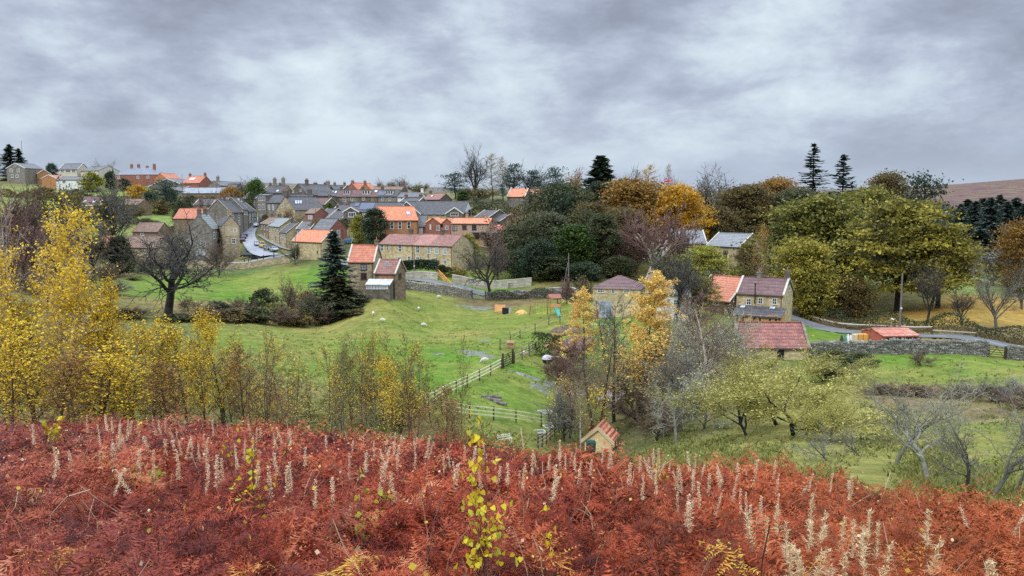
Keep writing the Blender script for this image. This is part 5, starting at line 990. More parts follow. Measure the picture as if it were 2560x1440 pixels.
# village greenery
T('fir_dense','spruce_tree','dark spruce in front of the orange roofed barn',838,150,580,112,'pinegreen',rot=.4); T('fir_dense','spruce_tree','lower brown-tinged spruce skirt beside the dark spruce',850,146,690,130,'ivy',rot=2.0)
T('tall_lobed','evergreen_tree','dark ivy-clad evergreen beside the big orange brick house',938,226,522,58,'dkgreen'); T('tall_lobed','yellow_bush','yellow-green bush left of the dark ivy-clad evergreen',898,233,538,36,'lime',cat='bush'); T('shrub','brown_bush','brown bush behind the small grey roofed cottage',795,250,548,44,'brownolive',cat='bush'); T('shrub','green_bush','green bush below the dormered terrace',822,300,506,26,'green',cat='bush')
T('oak','bare_oak','dark spreading bare oak in the left field',420,130,552,250,'tw_dark',rot=1.9); T('oak_b','bare_tree','grey twiggy tree behind the bare oak',470,215,560,110,'tw_grey',BK_GR); T('twiggy','bare_tree','brown bushes in front of the grey-green roofed house',548,218,596,80,'tw_brown',BK_BR); T('twiggy_b','bare_tree','brown bush left of the junction wall',380,226,640,100,'tw_brown',BK_BR); T('twig_leaf','brown_bush','dark shrub at the right end of the junction wall',738,224,606,44,'greygreen',cat='bush'); T('oak','bare_tree','dark bare tree beside the field gate',1226,172,590,100,'tw_dark',rot=.3); T('twiggy','bare_tree','brown twiggy bush behind the gate tree',1245,192,600,90,'tw_brown',BK_BR)
for a,d,t,w_,c,l in [(720,146,692,86,'tw_brown','brown dome-shaped bush in the stream scrub'),(660,142,722,70,'ivy','dark green bush left of the dome-shaped bush'),(600,138,738,70,'tw_brown','brown bush at the left of the stream scrub'),(770,150,728,60,'rust','pinkish brown bush beside the spruce foot'),(860,144,748,120,'ivy','dark bush mass below the lean-to porch'),(815,140,765,70,'tw_brown','low brown bush in front of the spruce'),(930,150,738,70,'greygreen','grey bush under the lean-to porch'),(545,135,752,70,'greygreen','grey-green bush right of the oak trunk'),(470,138,740,60,'tw_brown','brown bush just right of the oak trunk'),(975,153,722,46,'ivy','dark bush at the corner of the small maroon-roofed house'),(690,139,756,70,'olive','olive bush in front of the dome-shaped bush')]:
    T('shrub' if c in LF else 'twiggy','scrub_bush',l,a,d,t,w_,c,BK_BR,cat='bush',group='scrub along the stream')
for a,d,t,w_,c,l in [(2080,95,872,100,'ivy','dark bush below the left end of the dry stone wall'),(2150,99,880,70,'ivy','dark low bush along the dry stone wall'),(2300,98,876,60,'tw_brown','brown bush against the dry stone wall'),(2200,80,955,110,'tw_brown','left brown bush of the scrub bed'),(2290,78,952,120,'tw_purple','middle brown bush of the scrub bed'),(2390,76,955,130,'tw_brown','wide brown bush of the scrub bed'),(2480,72,950,130,'tw_grey','grey bush of the scrub bed'),(2560,66,965,130,'tw_brown','brown bush of the scrub bed at the right edge'),(2540,76,940,100,'tw_lichen','pale lichened bush of the scrub bed')]:
    T('shrub' if c in LF else 'twiggy','scrub_bush',l,a,d,t,w_,c,BK_BR,cat='bush',group='scrub in the right field')
# the alder and larch group in the middle
T('larch','larch_tree','taller golden larch with a pointed top in front of the hipped roof house',1607,84,682,150,'larchgold'); T('larch_b','larch_tree','broken golden larch left of the hipped roof house',1458,100,722,110,'larchgold'); T('birch_half','larch_tree','low golden boughs below the taller larch',1600,78,830,170,'larchgold'); T('birch_half_b','larch_tree','golden spray beside the birch stem above the grey hut',1425,78,940,80,'larchgold')
for k,a,d,t,w_,c,b,l in [('pole_tree',1535,80,735,110,'tw_dark',BK_DK,'dark thick trunked alder in front of the golden larch'),('pole_tree_b',1482,77,850,110,'tw_brown',BK_DK,'brown bare alder left of the thick trunked one'),('pole_tree',1452,69.5,930,60,'tw_tan',BK_BI,'white stemmed birch left of the yellow shed'),('twiggy',1410,72,960,110,'tw_grey',BK_DK,'multi-stemmed dark alder at the corner of the rail fence'),('willow',1735,78,760,190,'tw_lichen',BK_LI,'pale lichened bare tree right of the larch'),('twiggy',1690,72,840,130,'tw_lichen',BK_LI,'pale tangled tree above the yellow shed'),('pole_tree_b',1640,73,900,100,'tw_grey',BK_GR,'grey bare tree right of the thick trunked alder'),('pole_tree',1775,66,730,140,'tw_purple',BK_PAL,'reddish bare birch in front of the orange roofed house'),('willow_b',1760,62,905,180,'tw_lichen',BK_LI,'low pale tangled tree right of the yellow shed'),('pole_tree_b',1785,60,985,50,'tw_tan',BK_BI,'slim white stemmed birch right of the yellow shed'),('twiggy_b',1590,76,930,120,'tw_brown',BK_DK,'brown twiggy alder behind the yellow shed'),('twiggy',1395,92,870,80,'tw_purple',BK_BR,'purple-brown bush beside the black barbecue'),('pole_tree_b',1515,100,740,70,'tw_grey',BK_GR,'thin bare tree in front of the glazed door'),('twiggy_b',1640,64,990,110,'tw_brown',BK_DK,'dark low brush right of the yellow shed'),('oak_b',1690,60,960,120,'tw_lichen',BK_LI,'crooked lichened tree right of the yellow shed'),('twiggy',1820,90,790,150,'tw_tan',BK_GR,'tan twiggy bush left of the barn'),('twiggy_b',1700,96,790,120,'tw_purple',BK_BR,'purple brown brush under the dark bare tree')]:
    T(k,'birch_tree' if b is BK_BI else 'bare_tree',l,a,d,t,w_,c,b)
T('willow','willow_tree','big olive twigged willow dome below the barn',1985,47,872,330,'tw_olive',BK_DK,rot=.6); T('willow_b','willow_tree','olive twigged willow left of the big dome',1868,50,890,210,'tw_olive',BK_DK,rot=2.1); T('willow_b','willow_tree','second olive twigged willow behind the big dome',1945,56,880,260,'tw_olive',BK_DK,rot=3.3); T('willow','willow_tree','low olive twigged willow right of the big dome',2075,42,985,150,'tw_olive',BK_DK,rot=4)
T('twiggy','bare_tree','purple twigged bush in front of the maroon shed',1425,99,845,90,'tw_purple',BK_RED)
T('willow','yellow_bush','yellow-green willow bush top in front of the barn wall',1905,92,866,150,'tw_olive',cat='bush'); T('willow_b','yellow_bush','yellow-green willow bush top at the right corner of the barn',2055,90,876,160,'tw_olive',cat='bush')
# bare thorns on the brow, right
for k,a,d,t,w_,l,r in [('hawthorn',2318,24,975,270,'lichened thorn with forked trunk, left of the brow group',0.2),('hawthorn_b',2420,21.5,1020,170,'dark trunked thorn in the middle of the brow group',1.2),('hawthorn_c',2470,19.5,1000,230,'leaning thorn at the right of the brow group',0.1),('hawthorn_b',2540,21,930,150,'pale thorn at the right edge of the picture',2.4),('hawthorn_c',2165,33,1060,120,'low thorn between the willow and the brow group',3.0),('hawthorn',2240,30,900,190,'pale thorn whose twigs cross the scrub bed',4.2),('hawthorn_b',2075,30,1085,120,'small dark thorn at the bracken edge',.5)]:
    T(k,'thorn_tree',l,a,d,t,w_,'tw_thorn' if 'pale' not in l else 'tw_lichen',BK_LI if 'lichen' in l or 'pale' in l else BK_GR,rot=r,group='bare thorns on the brow')
# birches, left
for k,a,d,t,w_,c,l in [('birch_full',192,37,512,185,'yellow','tallest yellow birch, pointed crown at the left'),('birch_full_b',165,35,650,190,'gold','golden birch in front of the tallest one'),('birch_full',15,35,612,150,'yellow','yellow birch cut by the left edge'),('birch_half',-40,33,680,170,'gold','golden birch mostly beyond the left edge'),('birch_half',285,37,715,150,'gold','golden birch right of the tallest one'),('birch_half',90,32,790,190,'yellow','thin leaved birch low at the left'),('birch_half_b',250,31,850,180,'gold','low thin golden birch in front of the pair'),('birch_half',385,38,785,130,'yellow','thin yellow birch below the bare oak'),('birch_half_b',470,38,810,130,'yellow','yellow birch right of the one below the oak'),('birch_full_b',560,38,768,130,'gold','dense golden birch right of the yellow thicket'),('birch_half',515,36,860,110,'gold','low golden birch left of the dense one'),('birch_half_b',610,37,850,90,'rust','rust tinged birch right of the dense golden one'),('birch_half',340,33,880,140,'yellow','low yellow birch in the thicket'),('birch_half_b',430,32,900,120,'rust','low rusty birch in the thicket'),('birch_half',150,30,880,150,'rust','rusty low birch at the foot of the tallest one'),('birch_half_b',30,30,830,140,'gold','golden low birch near the left edge'),('birch_half',985,40,880,86,'gold','young birch with orange top leaves in mid field'),('birch_half_b',1115,36,955,90,'rust','rust leaved young birch at the fence corner'),('birch_half',1135,34,985,70,'tan','tan leaved sapling right of the rust leaved birch'),('birch_half_b',880,42,870,80,'lime','lime leaved young birch in mid field'),('birch_half',1030,45,925,60,'lime','small lime birch left of the fence corner')]:
    T(k,'birch_tree',l,a,d,t,w_,c,BK_BR if c in ('rust','tan') else BK_BI if a in (192,15,165) else BK_BR,group='young birches below the brow')
rg = random.Random(12)
for i in range(78):
    a = rg.choice([rg.uniform(560, 1180), rg.gauss(690, 40), rg.gauss(880, 45), rg.gauss(1010, 30), rg.uniform(200, 620)]); d = rg.uniform(33, 50); top = rg.choice([rg.uniform(790, 900), rg.uniform(880, 1000), rg.uniform(900, 1010)]) + (a - 600) * .07
    T(rg.choice(['birch_sparse','birch_sparse_b','birch_sparse_b','birch_sparse_c']),'birch_sapling','thin nearly bare birch sapling with a few yellow leaves below the bracken brow',a,d,top,rg.uniform(50, 95),rg.choice(['yellow','lime','gold','rust']),rg.choice([BK_BR, BK_BR, BK_GR, BK_RED]),cat='sapling',group='nearly bare birch saplings below the brow')

for a,d,t,w_,l in [(2375,300,520,70,'conifer of the back row below the moor, first from the left'),(2412,305,500,74,'conifer of the back row below the moor, second from the left'),(2452,300,498,80,'conifer of the back row below the moor, third from the left'),(2492,300,490,80,'conifer of the back row below the moor, fourth from the left'),(2532,300,496,80,'conifer of the back row below the moor, fifth from the left'),(2575,300,505,80,'conifer of the back row below the moor at the right edge'),(2445,245,575,90,'low broad conifer second in front of the moor row'),(2525,245,570,100,'low broad conifer at the right in front of the moor row')]: T('fir_dense','spruce_tree',l,a,d,t,w_ * 1.3,'spruce_hazed',group='conifers below the moor')
for k,a,d,t,w_,c,b,l in [('pole_tree',1425,74,880,90,'tw_purple',BK_BR,'purple twigged alder left of the white birch stem'),('pole_tree_b',1500,74,820,100,'tw_tan',BK_DK,'tan twigged alder right of the white birch stem'),('pole_tree',1670,80,800,120,'tw_lichen',BK_LI,'lichened pole tree right of the taller larch'),('pole_tree_b',1720,88,720,120,'tw_purple',BK_PAL,'purple twigged birch with pale stem left of the barn'),('pole_tree',1755,84,740,120,'tw_tan',BK_PAL,'tan twigged birch with pale stem left of the barn'),('pole_tree_b',1800,80,770,120,'tw_lichen',BK_LI,'lichened tree at the left corner of the barn'),('pole_tree',1700,66,880,110,'tw_grey',BK_GR,'grey pole tree in the tangle right of the yellow shed'),('pole_tree_b',1545,88,780,90,'tw_grey',BK_DK,'dark pole tree behind the thick trunked alder'),('birch_sparse_c',1650,70,900,110,'tan',BK_GR,'sapling with tan leaves in the tangle right of the yellow shed'),('birch_sparse_c',1475,72,960,80,'gold',BK_BR,'sapling with golden leaves beside the white birch stem'),('twiggy_b',1850,72,880,130,'tw_tan',BK_GR,'tan bush left of the olive willows'),('twiggy',1775,76,900,130,'tw_lichen',BK_LI,'pale bush in the tangle left of the olive willows')]: T(k,'bare_tree',l,a,d,t,w_,c,b)
for k,a,d,t,w_,c,l in [('round_dense',455,300,500,44,'ivy','dark bush beside the faded orange roof left of the street'),('twiggy',500,292,484,60,'tw_brown','brown bare tree behind the faded orange roof'),('twiggy_b',545,296,478,60,'tw_brown','brown bare tree above the left street houses'),('shrub',400,330,500,50,'brownolive','brown-green bush left of the spreading pine foot'),('twig_leaf',325,300,500,70,'brownolive','brown tree above the lichened pantile roofs'),('twig_leaf_b',250,300,505,70,'olive','olive tree left of the ivy-dark tree'),('round_dense',365,285,545,44,'greygreen','grey bush on the bank above the brown pantile roof'),('twiggy',430,262,560,60,'tw_grey','grey bare tree in front of the faded orange roof'),('shrub',664,300,535,24,'brownolive','brown shrub where the street bends'),('twig_leaf',725,288,520,50,'brownolive','brown tree beside the big bare stone gable'),('shrub',760,262,552,40,'olive','olive bush behind the orange roofed barn'),('shrub',862,262,545,36,'greygreen','grey-green bush below the stepped slate houses'),('round_dense',1010,262,548,40,'ivy','dark bush in front of the long white bungalow'),('shrub',1075,262,548,36,'olive','olive bush under the long bungalow windows'),('twig_leaf',1215,250,540,60,'brownolive','brown tree among the stepped dark roofed houses'),('twiggy',600,382,462,50,'tw_grey','bare tree behind the skyline roofs left of the evergreen'),('shrub',110,360,468,60,'brownolive','brown bush below the orange hilltop bungalow'),('shrub',190,362,472,60,'greygreen','grey bush below the long white hilltop bungalow'),('round_dense',425,362,470,40,'ivy','dark bush right of the spreading pine')]: T(k,'village_tree' if k.startswith('tw') else 'village_bush',l,a,d,t,w_,c,BK_BR,cat='tree' if k.startswith('tw') else 'bush')

for k,a,d,t,w_,c,l in [('pine_low',1405,215,478,120,'dkgreen','dark pine-like crown behind the green holly'),('pine_low',1465,200,520,100,'ivy','dark spreading evergreen left of the ivy tower'),('pine_low',1325,198,548,100,'ivy','dark spreading evergreen above the blue-green bush tree'),('tall_lobed',1290,205,560,70,'greygreen','grey-green tree at the left corner of the wood'),('broad_b',1555,205,520,120,'brownolive','brown tree between the ivy tower and the pale-limbed birch')]: T(k,'evergreen_tree' if c!='brownolive' else 'autumn_tree',l,a,d,t,w_,c)
for k,a,d,t,w_,c,l in [('twiggy',110,200,560,110,'tw_brown','brown bare tree in the far left thicket below the hilltop'),('twiggy_b',175,175,600,110,'tw_purple','purple-brown bare tree right of the tallest birch top'),('twig_leaf',235,195,560,90,'brownolive','brown tree left of the orange roof between the birches'),('twiggy',262,160,650,110,'tw_brown','brown bare bush in front of the orange roof between the birches'),('twig_leaf_b',330,215,620,80,'brownolive','brown bush in front of the long lichened roof'),('twiggy_b',60,230,500,120,'tw_brown','brown bare tree under the grey gabled hilltop house'),('twig_leaf',330,190,690,70,'olive','olive bush at the left edge of the upper field'),('twiggy',290,150,700,90,'tw_grey','grey bare bush left of the bare oak')]: T(k,'bare_tree',l,a,d,t,w_,c,BK_BR)
for k,a,d,t,w_,c,l in [('shrub',300,122,770,90,'brownolive','brown scrub left of the oak foot'),('twiggy',350,124,765,80,'tw_brown','brown twiggy scrub just left of the oak foot'),('shrub',440,124,785,80,'ivy','dark scrub right of the oak foot'),('twiggy_b',505,126,760,90,'tw_brown','brown twiggy scrub in the middle of the stream band'),('shrub',580,128,772,90,'brownolive','brown scrub below the brown bush at the left of the stream'),('shrub',640,130,768,80,'ivy','dark scrub below the dark green bush'),('twiggy',700,132,760,90,'tw_brown','brown twiggy scrub under the dome-shaped bush'),('twig_leaf',775,140,720,80,'greygreen','grey-green tree just left of the dark spruce'),('shrub',735,136,775,80,'brownolive','brown scrub low in front of the dome-shaped bush'),('shrub',890,141,772,70,'tw_brown' if False else 'brownolive','brown scrub right of the spruce foot')]: T(k,'scrub_bush',l,a,d,t,w_,c,BK_BR,cat='bush',group='scrub along the stream')
for k,a,d,t,w_,c,l in [('birch_full_b',250,36,690,120,'gold','golden birch between the two tallest at the left'),('birch_half',90,36,720,150,'gold','golden birch in front of the left edge thicket'),('birch_half',330,36,800,130,'gold','golden low birch right of the tall pair')]: T(k,'birch_tree',l,a,d,t,w_,c,BK_BR,group='young birches below the brow')
# ================================================================== walls, hedges, fences, things in the fields
def dist_at(px, py):                                     # how far off the ground seen at a pixel is
    for d in np.arange(34, 320, .5):
        if proj(G(px, d))[1] <= py: return float(d)
    return 150.
def line(pts, step):
    c = [G(a, d if d < 400 else dist_at(a, d)) for a, d in pts]; out = []
    for i in range(len(c) - 1):
        L = (c[i + 1] - c[i]).length; k = max(1, int(L / step))
        out += [c[i].lerp(c[i + 1], j / k) for j in range(k)]
    out.append(c[-1])
    for p in out: p.z = gz(p.x, p.y)
    return out
def drystone(name, label, pts, h, mat, seed, thick=.45, stone_=.34, rag=.12, cat='wall'):
    rs = random.Random(seed); pl = line(pts, .5); m = MB(); acc = 0.0
    for i in range(len(pl) - 1):
        a, b = pl[i], pl[i + 1]; d = (b - a); d.z = 0; L = d.length; d.normalize(); s = Vector((d.y, -d.x, 0)); z = min(a.z, b.z) - .2; top = max(a.z, b.z) + h * (1 + rag * math.sin(i * .31 + seed) * .6) ; x = 0
        q0, q1 = a - s * thick * .36, b + d * .02 - s * thick * .36; r0, r1 = a + s * thick * .36, b + d * .02 + s * thick * .36
        m.hexa([(q0.x,q0.y,z),(q1.x,q1.y,z),(r1.x,r1.y,z),(r0.x,r0.y,z)], [(q0.x,q0.y,top-.1),(q1.x,q1.y,top-.1),(r1.x,r1.y,top-.1),(r0.x,r0.y,top-.1)])
        zz = max(a.z, b.z) - .1
        while zz < top - .02:
            hh = rs.uniform(.6, 1.1) * stone_ * .62; x = -rs.random() * stone_ * .4
            while x < L:
                w_ = stone_ * rs.uniform(.55, 1.3)
                for sg in (-1, 1):
                    c = a + d * (x + w_ / 2) + s * sg * thick * .42; o = rs.uniform(-.04, .05); e = .02 + rs.random() * .03
                    c0 = c - d * (w_ / 2 - e) - s * .1; c1 = c + d * (w_ / 2 - e) - s * .1; c2 = c + d * (w_ / 2 - e * 1.5) + s * .1; c3 = c - d * (w_ / 2 - e * 1.5) + s * .1; j = rs.uniform(-.03, .03)
                    m.hexa([(v.x + s.x*o, v.y + s.y*o, zz + e) for v in (c0, c1, c2, c3)], [(v.x + s.x*o, v.y + s.y*o, zz + hh - e + j) for v in (c0, c1, c2, c3)])
                x += w_
            zz += hh
        c = a + d * L * .5; hh = rs.uniform(.08, .26); w_ = rs.uniform(.3, .5)
        m.hexa([(c.x - d.x*w_/2 - s.x*.2, c.y - d.y*w_/2 - s.y*.2, zz - .05), (c.x + d.x*w_/2 - s.x*.2, c.y + d.y*w_/2 - s.y*.2, zz - .05), (c.x + d.x*w_/2 + s.x*.2, c.y + d.y*w_/2 + s.y*.2, zz - .05), (c.x - d.x*w_/2 + s.x*.2, c.y - d.y*w_/2 + s.y*.2, zz - .05)],
               [(c.x - d.x*w_/3 - s.x*.15, c.y - d.y*w_/3 - s.y*.15, zz + hh), (c.x + d.x*w_/3 - s.x*.15, c.y + d.y*w_/3 - s.y*.15, zz + hh*.9), (c.x + d.x*w_/3 + s.x*.15, c.y + d.y*w_/3 + s.y*.15, zz + hh), (c.x - d.x*w_/3 + s.x*.15, c.y - d.y*w_/3 + s.y*.15, zz + hh*.8)])
    return tag(m.build(name, mat), label, cat)
def plainwall(name, label, pts, h, mat, cope, thick=.4, cat='wall', tops=None):
    """mortared wall with a coping along its top"""
    pl = line(pts, 2.0); r = empty(name, pl[0], 0, label, cat); m = MB(); c = MB(); o = pl[0]
    for i in range(len(pl) - 1):
        a, b = pl[i] - o, pl[i + 1] - o; d = (b - a); d.z = 0; d.normalize(); s = Vector((d.y, -d.x, 0)) * thick / 2
        za, zb = a.z + h, b.z + h
        q = [a - s, b - s, b + s, a + s]; zt = [za, zb, zb, za]
        m.hexa([(v.x, v.y, v.z - .6) for v in q], [(v.x, v.y, t) for v, t in zip(q, zt)]); s2 = s * 1.3; q = [a - s2, b - s2, b + s2, a + s2]
        c.hexa([(v.x, v.y, t + .004) for v, t in zip(q, zt)], [(v.x, v.y, t + .14) for v, t in zip(q, zt)])
    m.build('masonry', mat, r); c.build('coping', cope, r); return r
def hedge(name, label, pts, h, wd, mat, seed, size=.16, per=240, cat='hedge', flat=True, lift=0):
    rs = np.random.RandomState(seed); pl = np.array([tuple(p) for p in line(pts, .6)]); n = len(pl) * per // 2; i = rs.randint(0, len(pl), n); c = pl[i] + np.concatenate([rs.normal(0, .25, (n, 2)), np.zeros((n, 1))], 1)
    dv = pl[-1] - pl[0]; s = np.array([dv[1], -dv[0], 0]); s /= np.linalg.norm(s); w_ = rs.uniform(-.5, .5, n); zz = rs.uniform(0, 1, n) ** .8; hh = h * (1 if flat else (.8 + .35 * np.sin(i * .37 + seed)))
    edge = rs.random(n) < .75; sd = np.where(rs.random(n) < .5, -1, 1); topm = rs.random(n) < .4
    w2 = np.where(edge & ~topm, sd * (.5 - .07 * rs.random(n)), w_); z2 = np.where(edge & topm, 1 - .06 * rs.random(n), zz); c = c + s * (w2 * wd)[:, None]; c[:, 2] += z2 * hh + lift
    V, q = leaves(rs, c, size, .3); return tag(link(name, np_mesh(name, V, [q], mat, {'tint': np.repeat(rs.random(n), 4)})), label, cat)
def dome(name, label, px, d, wpx, hpx, mat, seed, cat='topiary bush'):
    rs = np.random.RandomState(seed); n = 1500; u = nrm(rs.normal(0, 1, (n, 3))); u[:, 2] = np.abs(u[:, 2]); rr = rs.uniform(.9, 1.0, n)[:, None]; wd = wpx * d / F / 2; h = hpx * d / F; c = u * rr * np.array([wd, wd, h]); V, q = leaves(rs, c, .2, .2)
    o = tag(link(name, np_mesh(name, V, [q], mat, {'tint': np.repeat(rs.random(n), 4)})), label, cat); o.location = G(px, d); return o
WOODF = paint('pale_fence_rail', (.70,.64,.44), .8, .2, 2); WOODP = paint('dark_fence_post', (.055,.046,.034), .85, .3, 3); WOODM = paint('weathered_post_rail', (.30,.26,.17), .85, .25, 2); MET = paint('galvanised_steel', (.26,.27,.27), .5, .15, 2, .5)
def fence(name, label, pts, h, rails, gap, railm, postm, rw=.11, pw=.13, cat='fence'):
    pl = line(pts, gap); r = empty(name, pl[0], 0, label, cat); o = pl[0]
    for p in pl: q = p - o; MB().box(q.x - pw/2, q.x + pw/2, q.y - pw/2, q.y + pw/2, q.z - .3, q.z + h + .06).build('post', postm, r)
    for k in range(rails):
        z = h * (1 - k * .86 / rails) - .08; m = MB()
        for i in range(len(pl) - 1):
            a, b = pl[i] - o, pl[i + 1] - o; off = Vector((0, -pw/2 - .025, z)); m.bar(a + off, b + off, .045, rw)
        m.build('rail', railm, r)
    return r
def gate(name, label, pa, pb, h, bars, mat, postm, cat='gate'):
    a, b = G(*pa), G(*pb); r = empty(name, a, 0, label, cat); b = b - a; zb = b.z; d = Vector((b.x, b.y, 0)); L = d.length; d.normalize()
    for q in (Vector((0, 0, 0)), b): MB().box(q.x - .12, q.x + .12, q.y - .12, q.y + .12, q.z - .3, q.z + h + .3).build('gate_post', postm, r)
    f = lambda t, z: Vector((b.x * t, b.y * t, zb * t + z)); m = MB()
    for k in range(bars): z = .15 + (h - .15) * k / (bars - 1); m.bar(f(.06, z), f(.94, z), .06, .09)
    for t in (.06, .94): m.bar(f(t, .1), f(t, h + .04), .09)
    m.bar(f(.08, .15), f(.5, h), .06); m.bar(f(.5, h), f(.92, .15), .06); m.build('gate_leaf', mat, r); return r
S_LICH = stone('lichened_drystone', (.06,.06,.053), (.21,.205,.18), (.48,.47,.42), 1.6, .4); S_PALE = stone('pale_lichen_wall', (.16,.145,.115), (.33,.31,.265), (.52,.50,.44), 1.4, .5); S_RET = stone('pale_render_wall', (.26,.24,.18), (.40,.37,.29), (.52,.49,.40), .8, .45)
drystone('drystone_wall','long grey dry stone wall in front of the red shed, right side',[(2022,108.5),(2150,107.5),(2300,106),(2466,104)],1.75,S_LICH,1)
drystone('drystone_wall','short piece of dry stone wall right of the field gate at the right edge',[(2517,103.3),(2700,101)],1.6,S_LICH,2)
gate('field_gate','five barred dark field gate in the dry stone wall at the right',(2470,103.9),(2513,103.4),1.35,5,WOODP,WOODP)
drystone('drystone_wall','mottled pale stone wall below the cottages, left of the tree gate',[(1010,169.5),(1080,170),(1178,171.5)],1.75,S_PALE,3,.5)
gate('field_gate','grey barred gate beside the bare gate tree',(1180,171.6),(1214,172),1.5,5,MET,WOODP)
drystone('drystone_wall','dark stone wall right of the bare gate tree behind the sand heap',[(1218,172),(1300,167),(1390,160),(1440,152)],1.5,S_LICH,4,.5)
plainwall('retaining_wall','pale retaining wall under the clipped hedge in front of the cottages',[(1010,188),(1060,188),(1094,187)],1.6,S_RET,COPE)
plainwall('retaining_wall','long pale retaining wall right of the orange stair rail',[(1131,185),(1200,184),(1329,180)],1.8,S_RET,COPE)
plainwall('parapet_wall','low sandstone parapet wall along the far edge of the left field',[(330,228),(470,231),(600,232.5),(725,229)],1.7,S_TAN,COPE)
plainwall('roadside_wall','low roadside wall between the road and the sycamores',[(1994,146),(2100,136),(2200,130),(2330,124.5)],.7,S_BRN,COPE)
plainwall('garden_wall','pale garden wall left of the hipped roof house',[(1375,166),(1430,162),(1475,150)],1.2,S_GREY,COPE)
hedge('clipped_hedge','dark clipped hedge along the front gardens of the cottage row',[(1005,191),(1050,191.5),(1093,190)],2.3,1.8,LF['dkgreen'],1,.2,900,lift=1.6)
hedge('clipped_hedge','dark square hedge beside the black barbecue',[(1341,107),(1393,106)],3.0,1.6,LF['ivy'],2,.16,700)
hedge('field_hedge','long dark hedge between the road and the golden leaf litter',[(1995,150),(2100,140),(2200,134),(2330,128),(2450,121),(2560,116),(2700,112)],2.2,2.0,LF['ivy'],3,.17,220,flat=False)
hedge('verge_brambles','brown bramble verge along the far side of the road',[(2010,145),(2120,135),(2230,128.5),(2330,123.5),(2450,118.5),(2600,114)],1.0,1.8,LF['brownolive'],4,.14,160,flat=False)
hedge('garden_hedge','low hedge right of the orange stair rail in the cottage garden',[(1112,192),(1165,191)],1.9,1.6,LF['olive'],5,.2,260,flat=False)
hedge('field_hedge','dark hedge along the roadside wall left of the hipped roof house',[(1225,170.5),(1330,164),(1420,156)],1.9,1.3,LF['greygreen'],6,.16,200,flat=False)
hedge('village_hedge','dark hedge under the dark slate houses in the village middle',[(815,268),(870,262),(935,258)],2.0,2.0,LF['olive'],7,.22,160,flat=False)
hedge('village_hedge','brown-green hedge along the foot of the hilltop gardens',[(-40,352),(80,350),(200,350),(330,352)],3.0,3.0,LF['brownolive'],8,.3,200,flat=False)
hedge('village_hedge','green hedge below the long pale-roofed barn',[(330,346),(450,352),(575,356)],2.6,2.5,LF['greygreen'],9,.3,200,flat=False)
hedge('village_hedge','dark green screen hedge between the long bungalow and the wood',[(1160,282),(1215,280),(1268,276)],3.4,2.0,LF['ivy'],10,.25,300,flat=False)
hedge('village_hedge','dull hedge on the bank above the left paddock',[(300,300),(400,296),(440,292)],2.2,2.0,LF['brownolive'],11,.25,180,flat=False)
hedge('village_hedge','rough bank of shrubs left of the grey-green roofed house',[(240,228),(330,231),(440,234)],2.4,2.4,LF['brownolive'],12,.22,160,flat=False)
hedge('village_hedge','rough garden shrubs behind the cottage row',[(950,226),(1040,228),(1130,222),(1200,220)],2.0,2.0,LF['olive'],13,.22,150,flat=False)
hedge('village_hedge','tall shrubs below the vivid orange roof on the hilltop',[(1180,296),(1260,292),(1340,286)],4.0,4.0,LF['greygreen'],14,.34,160,flat=False)
for a,w_,h_,l in [(973,28,20,'leftmost clipped green dome against the cottage row'),(1016,22,13,'small clipped dome under the middle cottage'),(1105,27,19,'clipped green dome right of the blue cottage door'),(1120,26,15,'low clipped dome beside the orange stair rail')]: dome('topiary_dome',l,a,196.5 if a < 1090 else 193,w_,h_,LF['ivy'],int(a)).location.z += .7
hedge('low_bushes','russet garden bush at the right end of the cottage row',[(1135,194),(1160,193.5)],2.0,2.0,LF['orangebrown'],21,.2,300,cat='bush',flat=False)
# orange stair rail
a_, b_ = P(1092, 671, 190), P(1129, 709, 183.5); r = empty('stair_rail', b_, 0, 'orange timber handrail running down the bank by the retaining wall', 'handrail'); q_ = a_ - b_
for k, z in enumerate((0, -.55, -1.1)): MB().bar(q_ + Vector((0, 0, z)), Vector((0, 0, z)), .16, .2).build('rail', ORW, r)
for t in (0, .33, .66, 1): p_ = q_ * t; MB().box(p_.x - .1, p_.x + .1, p_.y - .1, p_.y + .1, p_.z - 2.4, p_.z + .1).build('post', ORW, r)
# fences in the middle
fence('rail_fence','pale rail fence running up the field from the fence corner to the dark gate',[(1060,1020),(1110,996),(1168,970),(1253,925)],1.25,3,3.0,WOODF,WOODP)
gate('field_gate','dark wooden gate in the rail fence',(1257,dist_at(1257,922)),(1282,dist_at(1282,910)),1.5,6,WOODP,WOODP)
fence('rail_fence','rail fence between the dark gate and the clipped hedge',[(1286,908),(1340,880)],1.3,3,3.6,WOODM,WOODP)
fence('post_fence','dark post fence climbing the field towards the play frame',[(1250,872),(1300,848),(1372,812),(1400,808)],1.35,2,4.2,WOODM,WOODP,.08)
fence('rail_fence','low pen fence with small timber box in mid field',[(1250,874),(1322,880),(1340,872)],1.1,2,3.6,WOODM,WOODP,.1)
fence('rail_fence','three pale rails of the bottom fence below the green paddock',[(1105,1036),(1174,1046),(1290,1058),(1412,1072)],1.2,3,2.9,WOODF,WOODP,.1)
fence('rail_fence','short dark fence running down towards the yellow shed',[(1408,1075),(1375,1100),(1345,1122)],1.1,3,2.2,WOODM,WOODP)
fence('field_fence','thin dark fence along the upper edge of the golden litter field',[(2330,172),(2450,168),(2560,165)],1.2,2,4,WOODM,WOODP,.08)
fence('garden_railing','dark railing on the grass below the wood',[(1272,181.5),(1330,180.5)],1.1,2,2.5,WOODP,WOODP,.06)
fence('railings','pale railing around the road junction',[(725,229.6),(752,231),(790,228)],1.1,4,2.2,WHITE,WOODP,.06,.1)
